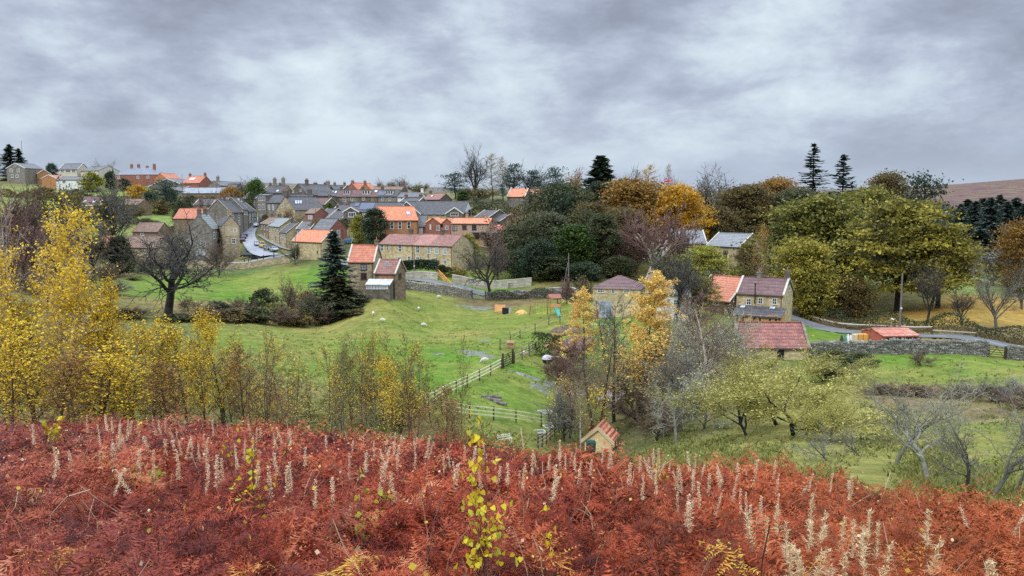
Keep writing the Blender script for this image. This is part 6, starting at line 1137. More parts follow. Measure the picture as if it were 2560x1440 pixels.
fence('roadside_rail','white topped rail along the verge behind the red shed',[(2330,122),(2440,118)],.8,1,4,COPE,WOODP,.12)
# poles and lamps
def pole(label, px, d, top, r=.13, arm=0, wire=False, mat=None, name='utility_pole'):
    b = G(px, d, -.3); H = P(px, top, d).z - b.z; e = empty(name, b, 0, label, 'pole'); MB().tube([(0,0,0),(0,0,H*.5),(0,0,H)], [r*1.2, r, r*.75], 8).build('shaft', mat or paint('grey_pole_timber', (.15,.13,.11), .85, .25, 2), e)
    if arm: MB().bar((-arm, -.12, H - .5), (arm, -.12, H - .5), .12).bar((-arm, -.12, H - .5), (-arm, -.12, H - .2), .1).bar((arm, -.12, H - .5), (arm, -.12, H - .2), .1).build('cross_arm', WOODP, e)
    if wire: MB().tube([(0,0,H*.85),(-1.4,0,0.2)], .04, 4).build('stay_wire', MET, e)
    MB().box(-.12, .12, -.24, -.13, H*.42, H*.42 + .3).build('plate', WHITE if px in (1036,2249) else BLK, e); return e
pole('utility pole rising between the cottages and the clipped hedge',1036,189.5,623); pole('utility pole with a stay wire against the dark wood',1421,161,632,wire=True); pole('tall utility pole beside the road in front of the sycamores',2249,126,683,.16); pole('utility pole with cross-arm left of the big orange brick house',873,243,553,arm=1.3); pole('dark pole at the corner of the orange roofed barn',740,222,565,.1); pole('dark pole standing behind the little red brick house',790,262,520,.1); pole('slender pole on the hilltop beside the red roofed house',457,385,435,.1); pole('thin mast above the hilltop conifers',59,446,352,.12); pole('dark pole between the two brick bungalows',1126.5,232,548,.09)
def lamp(label, px, d, top):
    b = G(px, d); H = P(px, top, d).z - b.z; e = empty('street_lamp', b, 0, label, 'street lamp'); MB().tube([(0,0,0),(0,0,H*.6),(0,0,H)], [.09,.06,.05], 8).build('lamp_post', MET, e); MB().hexa([(-.1,-.7,H),(.1,-.7,H),(.12,.1,H),(-.12,.1,H)], [(-.08,-.65,H+.12),(.08,-.65,H+.12),(.1,.05,H+.16),(-.1,.05,H+.16)]).build('lamp_head', WHITE, e)
lamp('short white road lamp beside the tall utility pole',2227,125,798); lamp('pale lamp post beside the dark screen hedge',1178,276,520); lamp('pale lamp post at the left kerb of the street',600,256,586)
# flag
b_ = G(1680, 262); H_ = P(1680, 443, 262).z - b_.z; e = empty('flagpole', b_, 0, 'white flagpole with a union flag flying above the wood', 'flag'); MB().tube([(0,0,0),(0,0,H_)], [.12,.06], 8).build('pole', WHITE, e)
def flagpart(name, mat, polys, dy, par):
    m = MB(); W_, F_ = 2.9, 1.9
    for pl in polys:
        for sg in (-1, 1):
            pts = [(-.08 - W_ * x, sg * dy + .12 * math.sin(x * 5) * x, H_ - .2 - F_ * (1 - y) - .25 * x) for x, y in pl]
            m.poly(pts, [tuple(range(len(pts)))] if sg < 0 else [tuple(reversed(range(len(pts))))])
    return m.build(name, mat, par)
def strip_(x0, y0, x1, y1, w_):
    dx, dy = x1 - x0, y1 - y0; L = math.hypot(dx, dy * .66); nx, ny = -dy * .66 / L * w_ * .66, dx / L * w_; k = 5
    return [[(x0 + dx*i/k - nx, y0 + dy*i/k - ny), (x0 + dx*(i+1)/k - nx, y0 + dy*(i+1)/k - ny), (x0 + dx*(i+1)/k + nx, y0 + dy*(i+1)/k + ny), (x0 + dx*i/k + nx, y0 + dy*i/k + ny)] for i in range(k)]
fl = flagpart('flag', paint('flag_blue', (.03,.05,.22), .7, .05), strip_(0,.5,1,.5,.5), .01, e)
flagpart('white_cross', WHITE, strip_(0,0,1,1,.1) + strip_(0,1,1,0,.1) + strip_(0,.5,1,.5,.17) + strip_(.5,0,.5,1,.17), .02, fl); flagpart('red_cross', paint('flag_red', (.5,.02,.03), .7, .05), strip_(0,0,1,1,.035) + strip_(0,1,1,0,.035) + strip_(0,.5,1,.5,.1) + strip_(.5,0,.5,1,.1), .03, fl)
# sheep
FLEECE = paint('sheep_fleece', (.52,.49,.41), .95, .12, 9, .1); SFACE = paint('sheep_face', (.42,.38,.31), .9, .2, 8)
def sheep_mesh():
    # one skinned body: pelvis root, trunk, neck, lowered head, four jointed legs
    J = [(-.38,0,.62,.24), (-.1,0,.64,.30), (.22,0,.64,.28), (.42,0,.58,.17), (.58,0,.40,.12), (.70,0,.22,.085), (.80,0,.12,.055)]
    vs = [j[:3] for j in J]; rad = [j[3] for j in J]; ed = [(i, i + 1) for i in range(6)]
    for x, y, root, hind in ((-.36,.13,0,1), (-.36,-.13,0,1), (.24,.12,2,0), (.24,-.12,2,0)):
        n = len(vs); vs += [(x, y, .42), (x - (.07 if hind else -.01), y, .25), (x, y, .02)]; rad += [.10, .05, .04]; ed += [(root, n), (n, n + 1), (n + 1, n + 2)]
    n = len(vs); vs += [(.60,.13,.40), (.60,-.13,.40), (-.62,0,.52)]; rad += [.035, .035, .05]; ed += [(4, n), (4, n + 1), (0, n + 2)]
    me = bpy.data.meshes.new('sheep'); me.from_pydata(vs, ed, []); me.materials.append(FLEECE); o = link('sheep', me); md = o.modifiers.new('skin', 'SKIN')
    sk = me.skin_vertices[0].data if me.skin_vertices else None
    if sk is None: o.data.skin_vertices.new() if hasattr(o.data.skin_vertices, 'new') else None; sk = me.skin_vertices[0].data
    for i, r_ in enumerate(rad): sk[i].radius = (r_, r_)
    sk[0].use_root = True; o.modifiers.new('sub', 'SUBSURF').render_levels = 2; return o
SH = [(1097,742.5,.3,'sheep grazing nearest the mottled stone wall'),(1047,772,1.4,'sheep seen end on in the upper middle of the field'),(933,786,1.9,'small sheep at the left of the field, head up slope'),(957,803,3.0,'sheep grazing left of the field centre, below the small one'),(1059,813,-.15,'sheep grazing in the very centre of the field'),(1212,904,3.5,'sheep lying nearest the rail fence gate'),(1311,887,.4,'sheep behind the rails between the dark gate and the hedge')]
s0 = None
for a, y, rz, l in SH:
    if s0 is None: o = s0 = sheep_mesh()
    else: o = s0.copy(); C.objects.link(o)
    o.location = G(a, dist_at(a, y + 4)); o.rotation_euler = (0, 0, rz); o.scale = (.84,) * 3; tag(o, l, 'sheep', 'sheep grazing in the middle field')
# cars
TYRE = paint('tyre_rubber', (.02,.02,.02), .8, .1); RIM = paint('wheel_rim', (.35,.35,.36), .35, .1, 2, .5); CGL = glass('car_glass', (.02,.025,.03), .08); HL = paint('headlight_lens', (.6,.62,.62), .2, .05); TLR = paint('tail_light', (.4,.02,.02), .3, .05)
def car(label, px, d, head, col, van=False, name='parked_car'):
    e = empty(name, G(px, d, .2), head, label, 'van' if van else 'car', 'cars on the village street'); h = .45 if van else 0; W_ = .87; m = MB()
    pr = [(2.0,.28,W_*.94),(2.08,.55,W_),(1.95,.80,W_),(1.0,.98,W_),(.42,1.42+h,.66),(-.2,1.50+h,.68),(-1.3 - h*1.2,1.46+h,.66),(-1.85 - h*.35,1.0,W_),(-2.05,.85,W_),(-2.06,.45,W_),(-1.98,.28,W_*.94)]; n = len(pr)
    v = [(x, -y, z) for x, z, y in pr] + [(x, y, z) for x, z, y in pr]; f = [(i, (i+1) % n, n + (i+1) % n, n + i) for i in range(n)]
    f += [tuple(reversed(q)) for q in [(3,4,5,6,7)]] + [(n+3,n+4,n+5,n+6,n+7)]
    f += [(10,9,8,7,3,2,1,0), (n,n+1,n+2,n+3,n+7,n+8,n+9,n+10)]; m.poly(v, f); m.build('body', paint('car_' + label.split()[0], col, .22, .04, 1, .6), e)
    def gl(nm, q): MB().poly(q, [(0,1,2,3)]).build(nm, CGL, e)
    gl('windscreen', [(.97,-.74,1.04),(.97,.74,1.04),(.48,.60,1.40+h),(.48,-.60,1.40+h)]); xr = -1.32 - h*1.2
    gl('rear_window', [(-1.86 - h*.3,.72,1.06),(-1.86 - h*.3,-.72,1.06),(xr - .06,-.58,1.40+h),(xr - .06,.58,1.40+h)])
    for sg in (-1, 1):
        y0, y1 = sg * .875, sg * .70; gl('side_window', [(.80,y0,1.03),(-1.6,y0,1.03),(-1.25,y1,1.40+h),(.42,y1,1.40+h)])
        MB().box(1.9, 2.07, sg*.66 - .16, sg*.66 + .16, .62, .78).build('headlight', HL, e); MB().box(-2.09, -1.98, sg*.70 - .12, sg*.70 + .12, .68, .95).build('tail_light', TLR, e)
        for x in (1.28, -1.28):
            w_ = MB()
            for r_, yy in ((.31, -.1), (.33, -.06), (.33, .06), (.31, .1)):
                for k in range(14): w_.v.append((x + r_*math.cos(k*.4488), sg*.80 + yy, .32 + r_*math.sin(k*.4488)))
            for i in range(3):
                for k in range(14): w_.f.append((i*14+k, i*14+(k+1)%14, (i+1)*14+(k+1)%14, (i+1)*14+k))
            w_.f += [tuple(range(14)), tuple(reversed(range(42, 56)))]; wo = w_.build('wheel', TYRE, e)
            MB().poly([(x + .2*math.cos(k*.6283), sg*.905, .32 + .2*math.sin(k*.6283)) for k in range(10)], [tuple(range(10))]).build('rim', RIM, wo)
    MB().box(2.05, 2.09, -.26, .26, .42, .54).build('number_plate', WHITE, e); return e
def towards(px, d):                                      # heading of a car that faces the viewer along the street
    p = [street_line[i] for i in range(len(street_line))]; g = G(px, d); i = min(range(1, len(p) - 1), key=lambda k: (p[k] - g).length); t = p[i - 1] - p[i + 1]; return math.atan2(t.y, t.x)
car('black off-road car turning at the junction, nearest on the left',617,248.5,R(200),(.012,.012,.014))
for l, a, d, c, v in [('silver-blue hatchback parked nearest on the right kerb',685,251,(.30,.36,.42),0),('charcoal hatchback parked second on the right kerb',666,257,(.05,.055,.06),0),('yellow van parked on the right kerb behind the charcoal car',655.5,264,(.62,.40,.02),1),('silver car parked behind the yellow van',643,270,(.38,.40,.42),0),('white car driving where the street bends out of sight',641,314,(.62,.63,.64),0)]: car(l, a, d, towards(a, d), c, bool(v), 'parked_van' if v else 'parked_car')
for l, a, d, c in [('black car parked nearest on the left kerb beside the stone house',606,281,(.015,.015,.017)),('dark grey car parked second on the left kerb',609,287,(.04,.042,.045)),('navy car parked third on the left kerb',613,293,(.02,.03,.07))]: car(l, a, d, towards(a, d) + math.pi, c)
car('blue car parked below the small brick-gabled cottage',872,235,R(165),(.05,.14,.30))
# things at the junction
e = empty('notice_board', G(636,236.5), 0, 'dark board behind the parapet wall at the junction', 'board'); MB().box(-1.0,1.0,-.05,.05,1.4,2.3).build('panel', BLK, e)
for x in (-1, 1): MB().box(x-.06,x+.06,-.06,.06,0,2.6).build('post', WOODP, e)
for a, l in ((611,'dark bollard left of the dark board'),(622,'dark bollard just beside the dark board'),(659,'dark bollard right of the dark board'),(685,'dark bollard at the right of the parapet wall')): tag(link('bollard', MB().lathe([(.12,0),(.12,1.9),(.17,1.95),(.15,2.1),(.03,2.18)],10).mesh('bollard', BLK)), l, 'bollard', 'bollards at the junction').location = G(a, 236)
# play frame, swing, sand, boxes
e = empty('play_frame', G(1385,139), .25, 'timber climbing frame with red canopy, green slide and swing beam', 'play frame'); PT = paint('play_timber', (.30,.17,.08), .7, .2, 2)
for x in (-.9,.9):
    for y in (-.9,.9): MB().box(x-.07,x+.07,y-.07,y+.07,0,3.3).build('post', PT, e)
MB().box(-1,1,-1,1,1.4,1.52).build('deck', PT, e); MB().poly([(-1.1,-1.1,3.1),(1.1,-1.1,3.1),(1.1,1.1,3.1),(-1.1,1.1,3.1),(-1.1,0,3.75),(1.1,0,3.75)], [(0,1,5,4),(2,3,4,5),(1,2,5),(3,0,4),(3,2,1,0)]).build('canopy', paint('red_brown_canopy', (.26,.11,.08), .8, .2, 2), e)
MB().hexa([(-.3,-1.05,1.3),(.3,-1.05,1.3),(.3,-3.4,.1),(-.3,-3.4,.1)], [(-.3,-1.05,1.5),(.3,-1.05,1.5),(.3,-3.4,.3),(-.3,-3.4,.3)]).build('slide', paint('turquoise_slide', (.04,.30,.27), .4, .1), e); MB().bar((-.9,-.9,2.5),(-4.4,-.9,2.5),.14).build('swing_beam', PT, e)
for y in (-1.7,-.1): MB().bar((-4.4,-.9,2.5),(-4.5,y,0),.12).build('leg', PT, e)
for x in (-2.2,-3.4): MB().bar((x,-.9,2.45),(x,-.9,.55),.03).bar((x+.4,-.9,2.45),(x+.4,-.9,.55),.03).box(x-.03,x+.43,-1.05,-.75,.5,.56).build('swing', paint('yellow_plastic', (.62,.50,.04), .5, .1), e)
MB().box(.95,1.0,-.9,.9,1.5,2.2).box(-.9,.9,-1.0,-.95,1.52,2.1).build('panel', paint('orange_ply', (.58,.30,.12), .6, .15), e)
def heap(name, label, px, d, rx, ry, h, mat, seed, cat):
    rs = random.Random(seed); n = 16; pr = [(1,0),(.82,.3),(.5,.72),(.22,.97),(.02,1)]; m = MB()
    for r_, z in pr:
        for k in range(n): t = 6.283*k/n; q = r_ * (1 + rs.uniform(-.13,.13)); m.v.append((q*rx*math.cos(t), q*ry*math.sin(t), z*h*(1+rs.uniform(-.1,.1)) - (.15 if z == 0 else 0)))
    for i in range(4):
        for k in range(n): m.f.append((i*n+k, i*n+(k+1)%n, (i+1)*n+(k+1)%n, (i+1)*n+k))
    o = tag(m.build(name, mat), label, cat); o.location = G(px, d); return o
heap('sand_heap','heap of orange-yellow sand beside the climbing frame',1304,147,1.3,1.2,.75,paint('wet_sand', (.50,.32,.11), .95, .2, 3),1,'sand heap')
heap('compost_heap','brown heap of cuttings above the square hedge',1392,113,2.2,1.8,1.3,paint('brown_cuttings', (.11,.085,.06), .95, .4, 3),2,'heap'); heap('compost_heap','long brown heap below the climbing frame',1420,122,3.2,1.8,1.2,paint('brown_cuttings', (0,0,0)),3,'heap')
e = empty('leaning_panel', G(1250,153.5), .1, 'large orange board leaning near the gate tree', 'board'); MB().hexa([(-1.0,0,.05),(1.0,.05,.1),(1.0,.12,.1),(-1.0,.07,.05)], [(-.95,.45,1.4),(1.1,.5,1.3),(1.1,.57,1.3),(-.95,.52,1.4)]).build('board', paint('orange_board', (.62,.30,.12), .6, .15, 1.2), e); MB().bar((.6,.5,1.2),(.6,1.3,.0),.08).build('prop', WOODP, e)
e = empty('black_crate', G(1267,150), -.35, 'black plastic crate with one pale end beside the orange board', 'crate'); MB().box(-.75,.55,-.5,.5,0,1.1).box(-.8,.58,-.55,.55,.95,1.12).build('tub', BLK, e); MB().box(.58,.66,-.5,.5,.02,1.12).build('pale_end', paint('pale_board', (.48,.47,.44), .7, .1), e)
e = empty('goal_frame', G(1500,115.5), .12, 'white metal goal frame on the lawn behind the alders', 'goal')
for x in (-1.25,1.25):
    MB().tube([(x,0,0),(x,0,2.2)],.05,8).build('upright', WHITE, e); MB().tube([(x,0,2.2),(x*1.15,1.4,0)],.04,8).build('stay', WHITE, e); MB().tube([(x*1.15,1.4,.04),(x,0,.04)],.04,8).build('ground_bar', WHITE, e)
MB().tube([(-1.25,0,2.2),(1.25,0,2.2)],.05,8).build('crossbar', WHITE, e)
e = empty('barbecue', G(1368,99), .3, 'black kettle barbecue with pale lid and pale rail on the mud', 'barbecue'); MB().lathe([(.25,.75),(.55,.95),(.66,1.25),(.66,1.35),(.1,1.36)],16).build('bowl', BLK, e); MB().lathe([(.68,1.36),(.6,1.62),(.4,1.8),(.12,1.88),(.02,1.88)],16).build('lid', paint('pale_lid', (.45,.46,.48), .35, .1), e)
for k in range(3): MB().tube([(.3*math.cos(k*2.1),.3*math.sin(k*2.1),.85),(.55*math.cos(k*2.1),.55*math.sin(k*2.1),0)],.05,6).build('leg', BLK, e)
e = empty('timber_trestle', G(1392,99.5), .05, 'pale timber bar on two posts right of the barbecue', 'frame'); MB().bar((-1.2,0,1.75),(1.2,0,1.75),.12).build('top_bar', WOODF, e)
for x in (-1.1,1.1): MB().box(x-.06,x+.06,-.06,.06,0,1.75).build('post', WOODM, e)
tag(link('timber_box', MB().box(-.45,.45,-.4,.4,0,.8).poly([(-.55,-.5,.8),(.55,-.5,.8),(.55,.5,.8),(-.55,.5,.8),(-.55,0,1.15),(.55,0,1.15)],[(0,1,5,4),(2,3,4,5),(1,2,5),(3,0,4)]).mesh('timber_box', PT)), 'small peaked timber nest box inside the low pen', 'box').location = G(1276,109.5)
e = empty('orange_tank', G(1441,134), 0, 'tall orange-brown tank left of the hipped roof house', 'tank'); MB().lathe([(.55,0),(.6,.1),(.6,2.3),(.45,2.5),(.1,2.55)],14).build('shell', paint('orange_brown_plastic', (.42,.16,.06), .5, .15), e); MB().lathe([(.2,2.55),(.22,2.62),(.02,2.63)],10).build('lid', BLK, e)
e = empty('plywood_screen', G(1391,110), -.5, 'yellow plywood board screen behind the square hedge', 'screen'); MB().box(-.9,.9,-.03,.03,.5,2.6).build('board', paint('yellow_ply', (.42,.25,.07), .7, .15, 1.5), e)
for x in (-.8,.8): MB().box(x-.05,x+.05,.03,.13,0,2.6).build('post', WOODP, e)
# logs by the bottom fence
BKLOG = bark('log_bark', (.06,.05,.045), (.20,.18,.16), 5); rg = random.Random(5)
for i, (a, d, rz, L_, l) in enumerate([(1222,79,-.3,1.5,'grey log at the left end of the log pile'),(1234,78.4,-.25,1.7,'grey log in the middle of the pile behind the bottom fence'),(1240,78.8,-.1,1.2,'pale ended log on top of the log pile'),(1250,77.8,-.35,1.4,'dark log at the right end of the log pile')]):
    o = tag(MB().tube([(-L_/2,0,.16),(-L_/6,.03,.17),(L_/5,-.02,.16),(L_/2,0,.15)], [.15,.17,.16,.13], 9).build('log', BKLOG), l, 'log', 'logs behind the bottom fence'); o.location = G(a, d, .28 if i == 2 else 0); o.rotation_euler = (0, .06, rz)
for a, d, rz, l in [(1350,dist_at(1350,1084),.25,'left pale square frame lying on the grass'),(1372,dist_at(1372,1072),.2,'right pale square frame lying on the grass')]:
    e = empty('cold_frame', G(a, d, .05), rz, l, 'frame', 'square frames on the grass'); m = MB(); m.box(-.5,.5,-.5,-.4,0,.14).box(-.5,.5,.4,.5,0,.14).box(-.5,-.4,-.4,.4,0,.14).box(.4,.5,-.4,.4,0,.14).build('rim', paint('pale_frame', (.45,.44,.38), .7, .1), e); MB().box(-.4,.4,-.4,.4,0,.05).build('mesh_panel', paint('grey_mesh', (.10,.11,.09), .8, .2, 6), e)
e = empty('water_trough', G(1362,80.5), .05, 'pale narrow trough on the mud above the birch stem', 'trough'); MB().box(-.75,.75,-.2,-.15,0,.35).box(-.75,.75,.15,.2,0,.35).box(-.75,-.7,-.15,.15,0,.35).box(.7,.75,-.15,.15,0,.35).box(-.7,.7,-.15,.15,0,.08).build('shell', paint('pale_trough', (.5,.49,.44), .7, .1), e)
e = empty('garden_bench', G(1262,56), .5, 'white metal bench frame half hidden by the bracken', 'bench'); e.scale = (.7,) * 3
for z in (.42,.62,.82): MB().bar((-.7,.2 if z > .5 else 0,z),(.7,.2 if z > .5 else 0,z),.06).build('slat', WHITE, e)
for x in (-.7,.7): MB().bar((x,-.2,0),(x,-.2,.45),.06).bar((x,.2,0),(x,.25,.9),.06).bar((x,-.2,.45),(x,.2,.45),.06).build('frame', WHITE, e)
# water butt on the yellow shed, crates by the red shed
e = empty('water_butt', G(1477,67.4,.5), .1, 'dark green water butt against the yellow shed gable', 'water butt'); e.scale = (.75,) * 3; MB().box(-.5,.5,-.35,.35,.0,.95).poly([(-.55,-.4,.95),(.55,-.4,.95),(.55,.4,.95),(-.55,.4,.95),(-.45,-.3,1.2),(.45,-.3,1.2),(.45,.3,1.2),(-.45,.3,1.2)],[(0,1,5,4),(1,2,6,5),(2,3,7,6),(3,0,4,7),(4,5,6,7)]).build('tub', paint('bottle_green', (.02,.07,.055), .5, .2), e); MB().box(-.45,.45,-.3,.3,-1.2,.0).build('stand', WOODP, e)
e = empty('orange_crate', G(2153,113), .0, 'orange timber crate left of the rusty red shed', 'crate'); MB().box(-.75,.75,-.5,.5,.6,1.95).build('box', paint('orange_ply_crate', (.58,.29,.06), .6, .15, 2), e); MB().box(-1.25,-.76,-.5,.5,.6,1.9).build('end_board', paint('cream_board', (.55,.45,.27), .7, .1), e)
for x in (-.72,0,.72): MB().box(x-.05,x+.05,-.54,-.501,0,2.0).build('batten', PT, e)
for i, (a, h_, l) in enumerate([(2103,1.3,'dark stacked pallet left of the white bundles'),(2112,1.5,'green sheeted bundle beside the white ones'),(2119,1.4,'left white wrapped bundle behind the dry stone wall'),(2127,1.3,'right white wrapped bundle behind the dry stone wall')]):
    o = heap('wrapped_bundle', l, a, 113.5, .5, .5, h_ + .5, [WOODP, paint('green_sheet', (.08,.22,.13), .5, .2), WHITE, WHITE][i], 20 + i, 'bundle')
# ================================================================== the bracken slope
def brk_mat():
    m, n, b, o = newmat('dead_bracken'); at = N(n, 'ShaderNodeAttribute', attribute_name='tint'); co = coords(n, (1, 1, 1), 'World')
    p1 = noise(n, co, .45, 4, .6); p2 = noise(n, co, 1.5, 3, .6)
    f = math_(n, 'ADD', math_(n, 'MULTIPLY', at.outputs['Fac'], .66), math_(n, 'ADD', math_(n, 'MULTIPLY', p1, .85), math_(n, 'MULTIPLY', p2, .75)))  # clump noise puts lit mounds and dark hollows into the frond colour
    c = ramp(n, math_(n, 'ADD', f, -.67), [(.08, (.030, .010, .010)), (.26, (.085, .016, .012)), (.42, (.20, .030, .017)), (.60, (.34, .060, .024)), (.78, (.45, .130, .050)), (.94, (.58, .31, .17)), (1.0, (.55, .24, .05))])
    sep = N(n, 'ShaderNodeSeparateXYZ'); n.links.new(co, sep.inputs[0])
    gx = math_(n, 'DIVIDE', sep.outputs[0], math_(n, 'MAXIMUM', sep.outputs[1], 2.0)); k = math_(n, 'ADD', math_(n, 'MULTIPLY', gx, .9), math_(n, 'MULTIPLY', p1, .6))
    c = mix(n, ramp(n, k, [(.25, (0, 0, 0)), (.75, (.6,) * 3)]), c, mix(n, .6, c, (.42, .125, .03)))          # rustier to the right
    k2 = math_(n, 'ADD', math_(n, 'MULTIPLY', gx, -.5), noise(n, coords(n, (1, 1, 1), 'World'), .8, 4, .65))
    c = mix(n, ramp(n, k2, [(.58, (0, 0, 0)), (.80, (.55,) * 3)]), c, mix(n, .5, c, (.17, .08, .075)))         # mauve-grey, long dead fronds to the left
    n.links.new(c, b.inputs['Base Color']); b.inputs['Roughness'].default_value = .75; b.inputs['Specular IOR Level'].default_value = .15
    t = N(n, 'ShaderNodeBsdfTranslucent'); n.links.new(c, t.inputs[0]); ms = N(n, 'ShaderNodeMixShader'); ms.inputs[0].default_value = .18; n.links.new(b.outputs[0], ms.inputs[1]); n.links.new(t.outputs[0], ms.inputs[2]); n.links.new(ms.outputs[0], o.inputs[0]); return m
BRKM = brk_mat()
def frond(rs, lod, curl=1.0):
    L = 1.0; k = 12; t = np.linspace(0, 1, k + 1); th0, th1 = rs.uniform(.05, .5), rs.uniform(1.2, 2.7) * curl; th = th0 + (th1 - th0) * t ** 1.3; sd = rs.normal(0, .35)
    d = np.stack([np.sin(th), np.sin(th) * sd * t, np.cos(th)], 1); d = nrm(d); p = np.concatenate([[[0, 0, 0]], np.cumsum(d[:-1] * L / k, 0)])
    tris = []; npn, npl = [(17, 8), (12, 5), (9, 2)][lod]
    wr = [.006, .008, .012][lod]
    for i in range(k):
        s = np.array([-d[i][1] - .3 * d[i][2], 1, 0]) * wr * (1 - .6 * t[i]); tris += [p[i] - s, p[i] + s, p[i + 1]]
    for j in range(npn):
        tt = .2 + .8 * (j + rs.random() * .5) / npn; i = min(int(tt * k), k - 1); o = p[i] + d[i] * (tt * k - i) * L / k; l0 = L * .40 * (1 - (tt - .2) / .82) ** .75 * (.55 if tt < .3 else 1) + .02
        for sg in (-1, 1):
            l = l0 * rs.uniform(.6, 1.15)
            if rs.random() < .12: continue
            dd = nrm(np.array([0, sg, 0]) + d[i] * rs.uniform(.2, .7) + np.array([0, 0, rs.normal(-.25, .35)]) + rs.normal(0, .15, 3)); q = o; n = npl; cv = rs.normal(0, .22, 3) + [0, 0, -.22]
            for m_ in range(n):
                dd2 = nrm(dd + cv * .5); q2 = q + dd * l / n; up = nrm(np.cross(dd, rs.normal(0, .3, 3) + [.2, 0, 1])); w_ = l * (.24 if lod == 0 else .25 if lod == 1 else .22) * (1 - m_ / (n + .6)) * rs.uniform(.7, 1.2)
                hw = l / n * (.26 if lod == 0 else .36)
                for s2 in (-1, 1):
                    tip = q + dd * l / n * .9 + up * s2 * w_ + rs.normal(0, .18, 3) * w_; tris += [q + dd * (l / n * .5 - hw), q + dd * (l / n * .5 + hw), tip]
                q = q2; dd = dd2
    return np.array(tris)
def bracken():
    rs = np.random.RandomState(33); Vs = []; Ts = []
    for lod, d0, d1, dens, nt in ((0, 2.6, 9.5, 34, 12), (1, 9.5, 17.5, 26, 12), (2, 17.5, 33.5, 19, 12)):
        tm = [frond(rs, lod) for _ in range(nt)]; umax = .82; n = int(dens * umax * (d1 ** 2 - d0 ** 2))
        Y = np.sqrt(rs.uniform(d0 ** 2, d1 ** 2, n)); X = rs.uniform(-umax, umax, n) * Y; pxs = CX + F * X / (Y * CT + .3 * Y * ST); lim = np.interp(pxs, BX, BD) * 1.05 + rs.normal(0, .4, n)
        ok = Y < lim; ok &= (np.sin(X * 1.1 + Y * .4) * np.sin(Y * .9 - X * .5) * .5 + .5 * np.sin(X * 2.7 + 1) * np.sin(Y * 2.1) > -.30) | (rs.random(n) < .30); ok &= ~((Y < 4.6) & (rs.random(n) < .4)); X, Y = X[ok], Y[ok]; n = len(X); Z = gzs(X, Y)
        nz = np.sin(X * 1.1 + Y * .4) * np.sin(Y * .9 - X * .5) * .5 + .5 * np.sin(X * 2.7 + 1) * np.sin(Y * 2.1)
        s = rs.uniform(.60, 1.02, n) * (1 + .42 * nz); yaw = rs.uniform(0, 6.283, n); tilt = rs.normal(0, .28, n); roll = rs.normal(0, .28, n); lift = rs.uniform(-.05, .22, n) * (rs.random(n) < .6)
        tint = np.clip(rs.random(n) ** 1.15 * .85 + .2 * (nz * .5 + .5), 0, 1); pick = rs.randint(0, nt, n)
        for k in range(nt):
            i = np.where(pick == k)[0]
            if not len(i): continue
            cy, sy = np.cos(yaw[i]), np.sin(yaw[i]); ca, sa = np.cos(tilt[i]), np.sin(tilt[i]); cb, sb = np.cos(roll[i]), np.sin(roll[i]); O = np.zeros_like(cy); I = O + 1
            Rz = np.stack([np.stack([cy, -sy, O], -1), np.stack([sy, cy, O], -1), np.stack([O, O, I], -1)], 1); Ry = np.stack([np.stack([ca, O, sa], -1), np.stack([O, I, O], -1), np.stack([-sa, O, ca], -1)], 1); Rx = np.stack([np.stack([I, O, O], -1), np.stack([O, cb, -sb], -1), np.stack([O, sb, cb], -1)], 1)
            M_ = Rz @ Ry @ Rx * s[i][:, None, None]; V = np.einsum('mij,nj->mni', M_, tm[k]) + np.stack([X[i], Y[i], Z[i] + lift[i] - .04], -1)[:, None, :]
            Vs.append(V.reshape(-1, 3)); nv = len(tm[k]); tv = np.clip(np.repeat(tint[i], nv) + np.repeat(rs.normal(0, .09, len(i) * nv // 3), 3), 0, 1); Ts.append(tv)
    V = np.concatenate(Vs); return np_mesh('bracken', V, [np.arange(len(V)).reshape(-1, 3)], BRKM, {'tint': np.concatenate(Ts)})
tag(link('bracken', bracken()), kind='stuff')
def litter():
    rs = np.random.RandomState(5); n = 1500; Y = np.sqrt(rs.uniform(9, 26 ** 2, n)); X = rs.uniform(-.75, .75, n) * Y; ok = Y < np.interp(CX + F * X / Y, BX, BD); X, Y = X[ok], Y[ok]; c = np.stack([X, Y, gzs(X, Y) + rs.uniform(.35, .85, len(X))], -1)
    V, q = leaves(rs, c, .035, .2, 1.2); return np_mesh('fallen_leaves', V, [q], leafmat('fallen_leaf', [(.62,.50,.32), (.60,.46,.06), (.55,.34,.05), (.66,.58,.45)], .2), {'tint': np.repeat(rs.random(len(X)), 4)})
tag(link('fallen_leaves', litter()), kind='stuff')
def drystems():
    rs = np.random.RandomState(9); segs = []; tt = []
    for i in range(1300):
        Y = math.sqrt(rs.uniform(8, 24 ** 2)); X = rs.uniform(-.75, .75) * Y
        if Y > interp(CX + F * X / Y, BX, BD): continue
        p = np.array([X, Y, gz(X, Y) + rs.uniform(.1, .5)]) if False else np.array([X, Y, 0.0]); d = nrm(rs.normal(0, .55, 3) + [0, 0, 1]); L = rs.uniform(.3, .75); o = p; r = rs.uniform(.0022, .0045) * (1 + Y / 18)
        for k in range(3): q = o + d * L / 3; segs.append((*o, *q, r, r * .85)); tt.append(i); d = nrm(d + rs.normal(0, .22, 3) + [0, 0, -.12]); o = q
    s = np.array(segs); tt = np.array(tt); f = {}; base = s[np.searchsorted(tt, tt)]; z = gzs(base[:, 0], base[:, 1]) + .28; s[:, 2] += z; s[:, 5] += z
    tv, tq = tubes(s, 3); r_ = rs.random(tt.max() + 1)[tt]; return np_mesh('dry_stems', tv, [tq], leafmat('dry_stem', [(.07,.028,.022), (.15,.06,.04), (.26,.14,.085), (.45,.32,.21)], 0, objvar=0), {'tint': np.repeat(r_, 6)})
tag(link('dry_stems', drystems()), kind='stuff')
